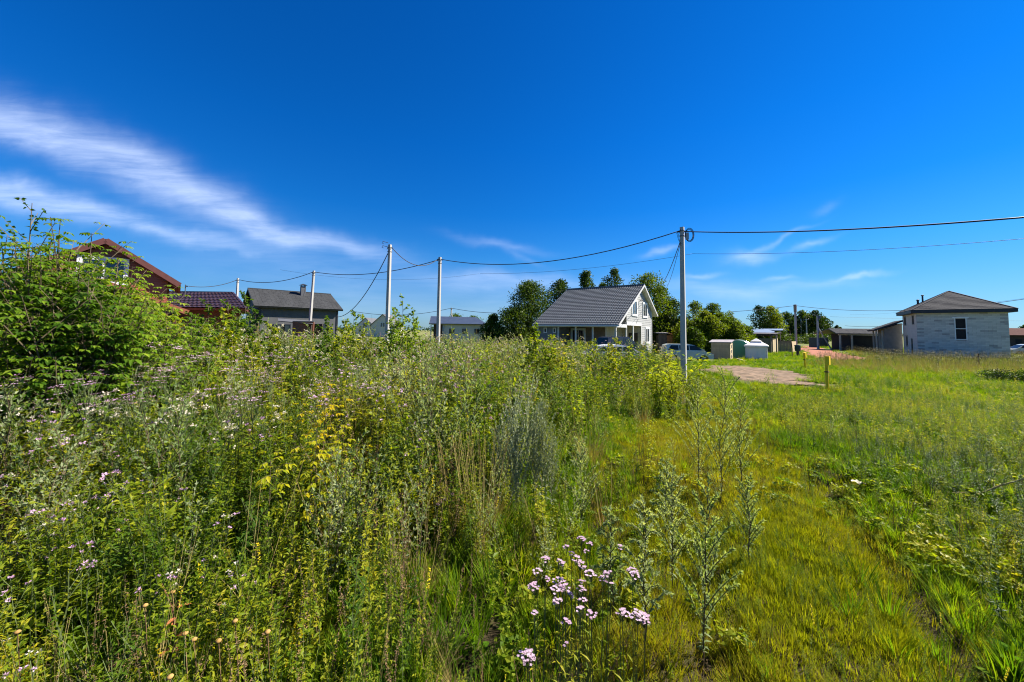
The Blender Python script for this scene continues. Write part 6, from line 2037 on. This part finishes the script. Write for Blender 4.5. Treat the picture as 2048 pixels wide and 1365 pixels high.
GM = 'ash leaved maple saplings of the left thicket'
sap = [(30, 500, 4.1, 'sapling filling the left frame edge behind the broad one'), (85, 520, 4.2, 'leafy sapling low in front of the birch whips'), (140, 500, 4.4, 'sapling in the middle of the left bush'), (178, 545, 4.0, 'sapling in the lower middle of the left bush'), (240, 600, 4.4, 'low leafy sapling under the attic window, right side'), (8, 472, 4.3, 'sapling cut by the left frame edge, beside the birch whips'), (104, 468, 4.6, 'tall sapling just right of the birch whips'), (126, 438, 4.9, 'tallest maple sapling, second peak of the left thicket'),
       (60, 500, 4.0, 'broad sapling in front of the birch whips at the far left'), (188, 466, 4.8, 'maple sapling whose tip crosses the left slope of the brown gable'), (160, 530, 4.2, 'sapling in front of the left slope of the log house gable'),
       (235, 520, 4.9, 'sapling in front of the white attic window'), (262, 548, 5.2, 'sapling covering the lower right of the white attic window'), (205, 575, 4.2, 'low broad sapling below the attic window'),
       (300, 582, 5.3, 'sapling leaning before the log wall right of the attic window'), (110, 585, 3.9, 'low sapling at the foot of the tallest maple'), (20, 590, 3.8, 'low sapling at the bottom left corner of the thicket'),
       (335, 622, 5.0, 'low sapling under the porch verge of the log house'), (385, 648, 5.6, 'low sapling in front of the left part of the plum roof house')]
for i, (px, ty, Y, lab) in enumerate(sap):
    sapling(k_maple, lab, px, ty, Y, 200 + i, 'leaf_maple', GM, stems=7, pairs=14, LL=.088 if ty < 600 else .078, spread=.2, bush=2.0)
sapling(k_birch, 'thin birch whips forming the highest tip at the far left', 72, 408, 4.7, 300, 'leaf_maple', None, nm='birch_sapling', LL=.05, spread=.1, nl=34)
GB = 'birch and aspen saplings in the middle of the weeds'
for i, (px, ty, Y, kk, m_, lab) in enumerate(((492, 588, 9.5, k_birch, 'leaf_dark', 'dark sapling in front of the left edge of the grey house'), (512, 618, 9.0, k_birch, 'leaf_dark', 'bushy dark sapling below the left corner of the grey house roof'), (418, 604, 9.0, k_birch, 'leaf_dark', 'sapling before the right half of the plum roof'),
                                             (806, 598, 10.0, k_birch, 'leaf_maple', 'tall birch sapling immediately right of the pole with the hanging cable'), (828, 618, 10.3, k_birch, 'leaf_maple', 'right companion of the tall birch sapling beside the pole'), (783, 640, 9.6, k_birch, 'leaf_maple', 'small birch sapling at the foot of the pole with the hanging cable'),
                                             (708, 622, 11, k_birch, 'leaf_weed', 'pale sapling left of the far white gables'), (728, 632, 10.5, k_birch, 'leaf_weed', 'shorter pale sapling touching the far white roof peak'), (690, 640, 10, k_birch, 'leaf_weed', 'low pale sapling right of the dark grey house'),
                                             (352, 622, 7.0, k_birch, 'leaf_weed', 'leafy sapling before the left end of the plum roof'), (392, 630, 7.4, k_birch, 'leaf_dark', 'sapling before the middle of the plum roof eave'), (446, 622, 7.8, k_birch, 'leaf_weed', 'sapling under the right hip of the plum roof'), (474, 634, 8.2, k_birch, 'leaf_weed', 'sapling filling the gap between plum and grey houses'), (545, 650, 8.5, k_birch, 'leaf_weed', 'sapling before the lean-to'), (655, 638, 9.0, k_birch, 'leaf_dark', 'dark sapling right of the brick wall'), (1072, 648, 9.5, k_birch, 'leaf_weed', 'yellow green sapling before the left end of the veranda'), (1104, 672, 9, k_birch, 'leaf_weed', 'low green sapling before the veranda posts'),
                                             (1160, 690, 13, k_birch, 'leaf_weed', 'small sapling in front of the white car rear'), (1262, 692, 13, k_birch, 'leaf_weed', 'small sapling in front of the white car nose'), (1232, 676, 12, k_birch, 'leaf_weed', 'small sapling in front of the black car'), (1188, 682, 12, k_birch, 'leaf_weed', 'small sapling in front of the white car bonnet'))):
    sapling(kk, lab, px, ty, Y, 320 + i, m_, GB, nm='birch_sapling', LL=.075, spread=.15, nl=60, start=.1)
GY_ = 'yellow leaved maple seedlings in the weeds'
for i, (px, ty, Y, H_, lab) in enumerate(((650, 768, 3.5, 1, 'orange tipped yellow maple seedling standing highest in the middle of the weeds'), (688, 838, 3.1, 1, 'yellow maple seedling just right of and below the orange tipped one'), (634, 860, 2.9, 1, 'yellow maple seedling left of the pair in the weeds'),
                                         (540, 905, 2.6, 1, 'drooping yellow seedling on a bare pale stem in the left weeds'), (905, 668, 6.5, 1, 'yellow leaved seedling at the foot of the pole by the bungalow'), (935, 706, 6.0, 1, 'orange yellow seedling right of the bungalow pole foot'),
                                         (1040, 655, 8.0, 1, 'yellow seedling left of the veranda'), (1130, 668, 8.5, 1, 'bright yellow green seedling before the veranda window'), (915, 760, 4.4, 1, 'small yellow seedling in the middle of the thicket'))):
    sapling(k_maple, lab, px, ty, Y, 400 + i, 'leaf_yellow', GY_, nm='maple_seedling', cat='seedling', stems=1 if i == 3 else 2, pairs=7 if i == 3 else 9, LL=.06, spread=.15, start=.45 if i == 3 else .2, bush=.4)
# yellow green goldenrod-like shrubs before the coiled cable pole
for i, (px, ty, Y, lab) in enumerate(((1345, 700, 9.5, 'yellow green weed clump left of the foot of the coiled cable pole'), (1385, 706, 10, 'yellow green weed clump right of the foot of the coiled cable pole'), (1318, 712, 9, 'yellow green weed clump below the corner of the veranda house'))):
    top = P(px, ty, Y); g0 = gzf(top.x, Y); t = thing('weed_clump', lab, 'weeds', (top.x, Y, g0), group='yellow green weed clumps before the pole')
    mb = k_leafy(random.Random(500 + i), H=top.z - g0, n=620, lw=.3, ll=.10, up=.9, stems=13)
    for k in range(len(mb.v)):
        x, y, z = mb.v[k]; f = 1 + 2.2 * (z / (top.z - g0)); mb.v[k] = (x * f, y * f, z)
    o = mb.build('foliage', [M['stem_green'], M['leaf_lime']], t, local=True); o['kind'] = 'stuff'


# ================================================================== single plants of the foreground
def plant(nm, label, cat, group, x, y, mb, mats, part='foliage'):
    t = thing(nm, label, cat, (x, y, gzf(x, y)), group=group)
    o = mb.build(part, [M[m] for m in mats], t, local=True); o['kind'] = 'stuff'
    return t


def xy(px, base_py, h=1.7):
    """ground point seen at this pixel"""
    d = ray(px, base_py); t = h / -d.z
    for _ in range(8):
        g = gzf(d.x * t, d.y * t); t = (CAMZ - g) / -d.z
    return d.x * t, d.y * t


GMU = 'single mugwort plants between the thicket and the track'
mug = [(1408, 1340, .92, 'big dark stemmed mugwort in the right foreground, its base at the bottom of the picture'), (1290, 1290, .74, 'arching mugwort with drooping grey tips left of the big dark stemmed one'), (1225, 1235, .62, 'small mugwort behind the pink yarrow'),
       (1345, 1180, .72, 'mugwort with silvery tips standing left of the big dark stemmed one'), (1440, 1010, 1.28, 'tallest mugwort by the track, its tips reaching the dirt patch'), (1398, 985, 1.18, 'mugwort left of the tallest one by the track'),
       (1482, 985, 1.05, 'mugwort right of the tallest one by the track'), (1165, 1075, .75, 'short mugwort above the brown bare soil'), (1330, 1075, .62, 'mugwort in the middle of the low grass, arching left'), (1500, 1130, .6, 'low mugwort on the left edge of the track')]
for i, (px, by, H_, lab) in enumerate(mug):
    x, y = xy(px, by)
    mb = k_mugwort(random.Random(600 + i), H=H_, nb=26, dens=2.6, arch=.75 if i in (1, 2, 8) else .3, big=.6)
    plant('mugwort', lab, 'mugwort', GMU, x, y, mb, ['stem_brown', 'leaf_mugwort'])
for i, (px, by, H_, lab) in enumerate(((1048, 1030, 1.12, 'silver grey wormwood clump in the middle of the plot'), (1012, 1015, .95, 'slim silver wormwood left of the main silver clump'), (1085, 1020, .95, 'silver wormwood right of the main silver clump'))):
    x, y = xy(px, by)
    mb = MB()
    for k in range(5):
        q = k_mugwort(random.Random(640 + i * 7 + k), H=H_ * (1 - .09 * k), nb=17, dens=1.3, arch=-.1, big=.85)
        dx, dy = (0, 0) if k == 0 else (random.Random(k + i).uniform(-.13, .13), random.Random(k * 3 + i).uniform(-.13, .13))
        kk = len(mb.v); mb.v += [(a * .8 + dx, b * .8 + dy, c) for a, b, c in q.v]; mb.f += [tuple(j + kk for j in f) for f in q.f]; mb.m += q.m
    plant('wormwood', lab, 'wormwood', 'silver wormwood clumps', x, y, mb, ['leaf_silver', 'leaf_silver'])
# straw grass clumps
for i, (px, by, H_, lab) in enumerate(((965, 1085, .62, 'dry straw grass clump leaning left of the silver wormwood'), (915, 1060, .55, 'golden grass clump left of the larger straw clump'), (1285, 850, .55, 'pale blond grass tuft below the white car'), (880, 1020, .5, 'thin tan grass tuft beside the lilac flowers'), (1180, 930, .5, 'russet grass tuft right of the silver wormwood'))):
    x, y = xy(px, by)
    mb = k_grass(random.Random(660 + i), H=H_, n=110, w=.005, spread=.14, bend=.5, seed=26)
    plant('grass_clump', lab, 'dry grass', 'clumps of dry grass', x, y, mb, ['straw', 'straw'])

# pink yarrow: every flower plate is a part
yar = [(1163, 1080), (1180, 1090), (1134, 1095), (1143, 1108), (1173, 1105), (1240, 1096), (1152, 1118), (1090, 1120), (1118, 1125), (1126, 1130), (1160, 1128), (1170, 1140), (1075, 1145), (1092, 1160), (1182, 1150), (1218, 1150), (1206, 1160),
       (1222, 1170), (1265, 1143), (1270, 1152), (1070, 1175), (1119, 1165), (1125, 1178), (1110, 1182), (1131, 1177), (1143, 1190), (1165, 1165), (1163, 1180), (1115, 1205), (1165, 1203), (1069, 1228), (1162, 1222), (1183, 1230), (1132, 1245), (1245, 1227), (1275, 1232), (1288, 1238),
       (1136, 1293), (1050, 1312), (1060, 1308), (1055, 1320)]
rs = random.Random(77)
ynm = []; used_y = []
plants = {}
for px, py in yar:
    plants.setdefault((int((px - 1040) / 62), int((py - 1060) / 62)), []).append((px, py))
ynames = ['at the top of the pink cluster', 'at the left edge of the pink cluster', 'in the heart of the pink cluster', 'at the right edge of the pink cluster', 'low in the pink cluster', 'lowest of all, near the bottom edge']
side = {0: 'far left', 1: 'left centre', 2: 'centre', 3: 'right', 4: 'far right'}
row = {0: 'top row', 1: 'second row', 2: 'third row', 3: 'low row', 4: 'lowest row'}
for (ci, cj), lst in sorted(plants.items()):
    ynm.append('pink yarrow at the %s of the cluster, %s, carrying %d flower plate%s' % (side[min(4, ci)], row[min(4, cj)], len(lst), 's' if len(lst) > 1 else ''))
for (ci, cj), lst in sorted(plants.items()):
    heads = []
    for px, py in lst:
        z = .74 + rs.uniform(-.05, .05) - .12 * (py > 1280)
        d = ray(px, py); t_ = (CAMZ - z) / -d.z; heads.append(Vector((d.x * t_, d.y * t_, z)))
    cx = sum(h.x for h in heads) / len(heads); cy = sum(h.y for h in heads) / len(heads); g0 = gzf(cx, cy)
    apx = sum(p_[0] for p_ in lst) / len(lst); apy = sum(p_[1] for p_ in lst) / len(lst)
    horiz = 'left' if apx < 1115 else ('middle' if apx < 1200 else 'right')
    vert = 'top' if apy < 1120 else ('upper part' if apy < 1160 else ('lower part' if apy < 1215 else ('bottom' if apy < 1270 else 'foot, near the picture edge')))
    lab = ynm[len(used_y)]; used_y.append(1)
    t = thing('yarrow', lab, 'yarrow', (cx, cy, g0), group='pink yarrow plants in the foreground')
    mb = MB()
    for h in heads:
        hl = h - Vector((cx, cy, g0)); b = Vector((hl.x * .45, hl.y * .45, 0))
        st = [b, b.lerp(hl, .5) + Vector((0, 0, .02)), hl - Vector((0, 0, .025))]
        mb.tube(st, [.0018, .0016, .0013], 4, 0, cap=False)
        for k in range(9):
            p_, d_ = along(st, rs.uniform(.05, .8)); a = rs.uniform(0, 6.28); L = rs.uniform(.02, .05)
            mb.leaf(p_, (math.cos(a), math.sin(a), .9), (0, 0, 1), L, L * .18, .3, .1, 1)
    mb.build('stem', [M['stem_green'], M['leaf_weed']], t, local=True)
    for h in heads:
        hl = h - Vector((cx, cy, g0)); fm = MB(); R_ = rs.uniform(.012, .027)
        for k in range(int(26 * (R_ / .027) ** 2)):
            a = rs.uniform(0, 6.28); r_ = R_ * math.sqrt(rs.random()); dome = .010 * (1 - (r_ / R_) ** 2)
            c = hl + Vector((r_ * math.cos(a), r_ * math.sin(a), dome + rs.uniform(-.002, .002)))
            fm.tube([hl - Vector((0, 0, .03)), c], [.0010, .0007], 3, 1, cap=False)
            for q in range(5):
                b = a + q * 1.257; fm.leaf(c, (math.cos(b), math.sin(b), .25), (0, 0, 1), .0062, .0056, .05, .05, 0)
            fm.leaf(c + Vector((0, 0, .001)), (math.cos(a), math.sin(a), .8), (0, 0, 1), .003, .003, 0, 0, 0)
        fm.build('flower_head', [M['petal_pink'], M['stem_green']], t, local=True)

# single lilac thistles standing out in the left weeds
thp = [(86, 663), (565, 935), (640, 958), (688, 948), (703, 965), (762, 972), (778, 982), (785, 1003), (795, 1020), (745, 1010), (890, 1000), (905, 990), (876, 1010), (845, 885), (420, 870), (432, 885), (408, 900), (285, 965), (290, 990), (270, 995), (118, 915), (40, 850), (562, 1072), (585, 1078), (500, 970), (28, 925), (240, 1175), (370, 930), (650, 1000), (22, 1210), (112, 1002)]
tnames = ['lilac thistle standing leftmost of the blooms right of the drooping yellow seedling', 'lilac thistle below the yellow seedlings', 'lilac thistle just right of the blooms below the yellow seedlings', 'lilac thistle highest of the pair below the second yellow seedling', 'lilac thistle left of the dense lilac trio', 'lilac thistle topmost of the dense lilac group', 'lilac thistle in the middle of the dense lilac group',
 'lilac thistle lowest of the dense lilac group', 'lilac thistle left in the dense lilac group', 'lilac thistle at the left foot of the golden grass clump', 'lilac thistle in front of the golden grass clump', 'lilac thistle lowest before the golden grass clump', 'lone lilac thistle high above the golden grass clump', 'lilac thistle topmost of the trio left of the drooping yellow seedling', 'lilac thistle right in the trio left of the drooping yellow seedling', 'lilac thistle left in the trio left of the drooping yellow seedling',
 'lilac thistle topmost of the trio in the left weeds', 'lilac thistle right in the trio in the left weeds', 'lilac thistle left in the trio in the left weeds', 'pale lilac thistle in the upper left weeds', 'lilac thistle farthest up at the left edge', 'small lilac thistle left of the low pair in the dark gap', 'small lilac thistle right of the low pair in the dark gap', 'lilac thistle touching the stem of the drooping yellow seedling', 'lilac thistle close to the left edge, middle height',
 'tiny lilac thistle low in the left foreground', 'lilac thistle between the two left trios', 'lilac thistle between the yellow seedlings and the dense lilac group', 'lilac thistle at the very left edge low down', 'white lilac thistle bloom low left above the yellow spikes']
for i, (px, py) in enumerate(thp[1:]):
    Y = max(1.25, min(3.6, 1.05 + 780.0 / max(1, (py - 640)) * .9))
    q = P(px, py, Y); g0 = gzf(q.x, Y); H_ = q.z - g0
    if H_ < .25: continue
    t = thing('thistle', tnames[i], 'thistle', (q.x, Y, g0), group='single lilac thistle blooms in the left weeds')
    r_ = random.Random(800 + i); mb = MB(); pts = stem_path(r_, H_, 0, 4); pts[-1] = Vector((0, 0, H_)); mb.tube(pts, [.004, .0036, .003, .0026, .002], 4, 0, cap=False)
    for k in range(26):
        tt = r_.uniform(.05, .93); p_, d_ = along(pts, tt); a = r_.uniform(0, 6.28); L = r_.uniform(.05, .1)
        mb.leaf(p_, (math.cos(a), math.sin(a), .5), (0, 0, 1), L, L * .26, .3, .15, 1)
    mb.build('stem', [M['stem_green'], M['leaf_weed']], t, local=True)
    for (dx, dy, dz, rr_) in [(0, 0, 0, .019)] + ([(.035, .01, -.02, .016)] if i % 3 == 0 else []) + ([(-.03, .02, -.035, .015)] if i % 4 == 1 else []):
        fm = MB(); c = Vector((dx, dy, H_ + dz))
        if dx: fm.tube([Vector((0, 0, H_ * .93)), c], .0018, 3, 1, cap=False)
        fm.lathe([(.002, -.012), (.008, -.008), (.009, .0), (.006, .006)], 7, tuple(c), 1)
        for k in range(26):
            d_ = rdir(r_, .0, 1); fm.leaf(c, d_, rdir(r_), rr_, .005, .05, .1, 0)
        fm.build('flower_head', [M['petal_lilac'], M['stem_green']], t, local=True)

# dried daisies with orange centres, bottom left
dn = ['orange dried flower button topmost left above the red stemmed weed', 'orange dried flower button topmost right above the red stemmed weed', 'orange dried flower button just above the fork of the red stem', 'orange dried flower button high on a long stalk, right group', 'orange dried flower button rightmost but one on a tall stalk',
      'orange dried flower button in the middle, upper of a close pair', 'orange dried flower button in the middle, lower of a close pair', 'orange dried flower button right of the close pair', 'orange dried flower button farthest right of all', 'orange dried flower button alone at the left edge', 'orange dried flower button at the bottom edge beside the red stem']
for i, (px, py) in enumerate(((278, 1182), (345, 1185), (290, 1212), (438, 1210), (470, 1243), (370, 1268), (388, 1280), (437, 1283), (535, 1265), (35, 1265), (340, 1355))):
    d = ray(px, py); z = .42 + .04 * (i % 3); t_ = (CAMZ - z) / -d.z; h = Vector((d.x * t_, d.y * t_, z)); g0 = gzf(h.x, h.y)
    t = thing('dried_daisy', dn[i], 'dried flower', (h.x, h.y, g0), group='dried orange flower heads in the bottom left')
    mb = MB(); mb.tube([(0.05, .03, 0), (.02, .01, (z - g0) * .5), (0, 0, z - g0)], [.002, .0018, .0016], 4); mb.build('stalk', M['dead_brown'], t, local=True)
    mb = MB(); mb.lathe([(.0, -.004), (.009, -.003), (.011, .002), (.008, .006), (.0, .009)], 10, (0, 0, z - g0)); mb.build('flower_head', M['seed_orange'], t, local=True, smooth=True)
# red stemmed dock
x, y = xy(345, 1365); g0 = gzf(x, y)
t = thing('red_dock', 'withered weed with a red stem and red lower leaves at the bottom left', 'weed', (x, y, g0))
mb = MB(); q = P(300, 1210, y); q = Vector((q.x - x, 0.0, .46)); mb.tube([(0, 0, 0), (.0, 0, .2), (-.02, 0, .34), (q.x * .6, 0, .46)], [.004, .0035, .003, .002], 5); mb.tube([(-.02, 0, .34), (.03, .01, .42)], [.002, .0015], 4); mb.build('stem', M['stem_red'], t, local=True)
for k in range(7):
    mb = MB(); a = k * 2.2; leaflet(mb, (0, 0, .08 + .045 * k), (math.cos(a), math.sin(a), .15), (0, 0, 1), .09 - .006 * k, .026, 0); mb.build('leaf', M['leaf_red'], t, local=True)

# pale dead stem arching in at the right edge, a rag on the track side, bare soil
x, y = xy(1905, 1010); g0 = gzf(x, y)
t = thing('dead_branch', 'pale forked dead stem leaning in from the right edge over the green leaves', 'branch', (x, y, g0))
mb = MB(); q1 = P(1960, 988, y + .0) ; q2 = P(2060, 955, y - .1)
a0 = Vector((0, 0, .12)); a1 = q1 - Vector((x, y, g0)); a2 = q2 - Vector((x, y, g0))
mb.tube([a0, a0.lerp(a1, .6) + Vector((0, 0, .01)), a1, a1.lerp(a2, .4) + Vector((0, 0, .015)), a2], [.003, .005, .007, .008, .008], 6)
mb.tube([a1.lerp(a2, .3), a1.lerp(a2, .3) + Vector((.05, -.05, .09))], [.005, .002], 5); mb.tube([a1, a1 + Vector((-.12, -.06, -.02))], [.005, .002], 5)
mb.build('stem', M['straw'], t, local=True)
x, y = xy(1718, 985); g0 = gzf(x, y)
mb = MB(); rs = random.Random(5)
for i in range(6):
    for j in range(5):
        mb.v.append((x + (i - 2.5) * .022 + rs.uniform(-.004, .004), y + (j - 2) * .02, g0 + .11 + rs.uniform(-.014, .014)))
for i in range(5):
    for j in range(4):
        a = i * 5 + j; mb.f.append((a, a + 5, a + 6, a + 1)); mb.m.append(0)
tag(mb.build('dead_leaf', M['petal_white'], smooth=True), 'crumpled pale dead leaf lying on the greenery right of the track', 'dead leaf')
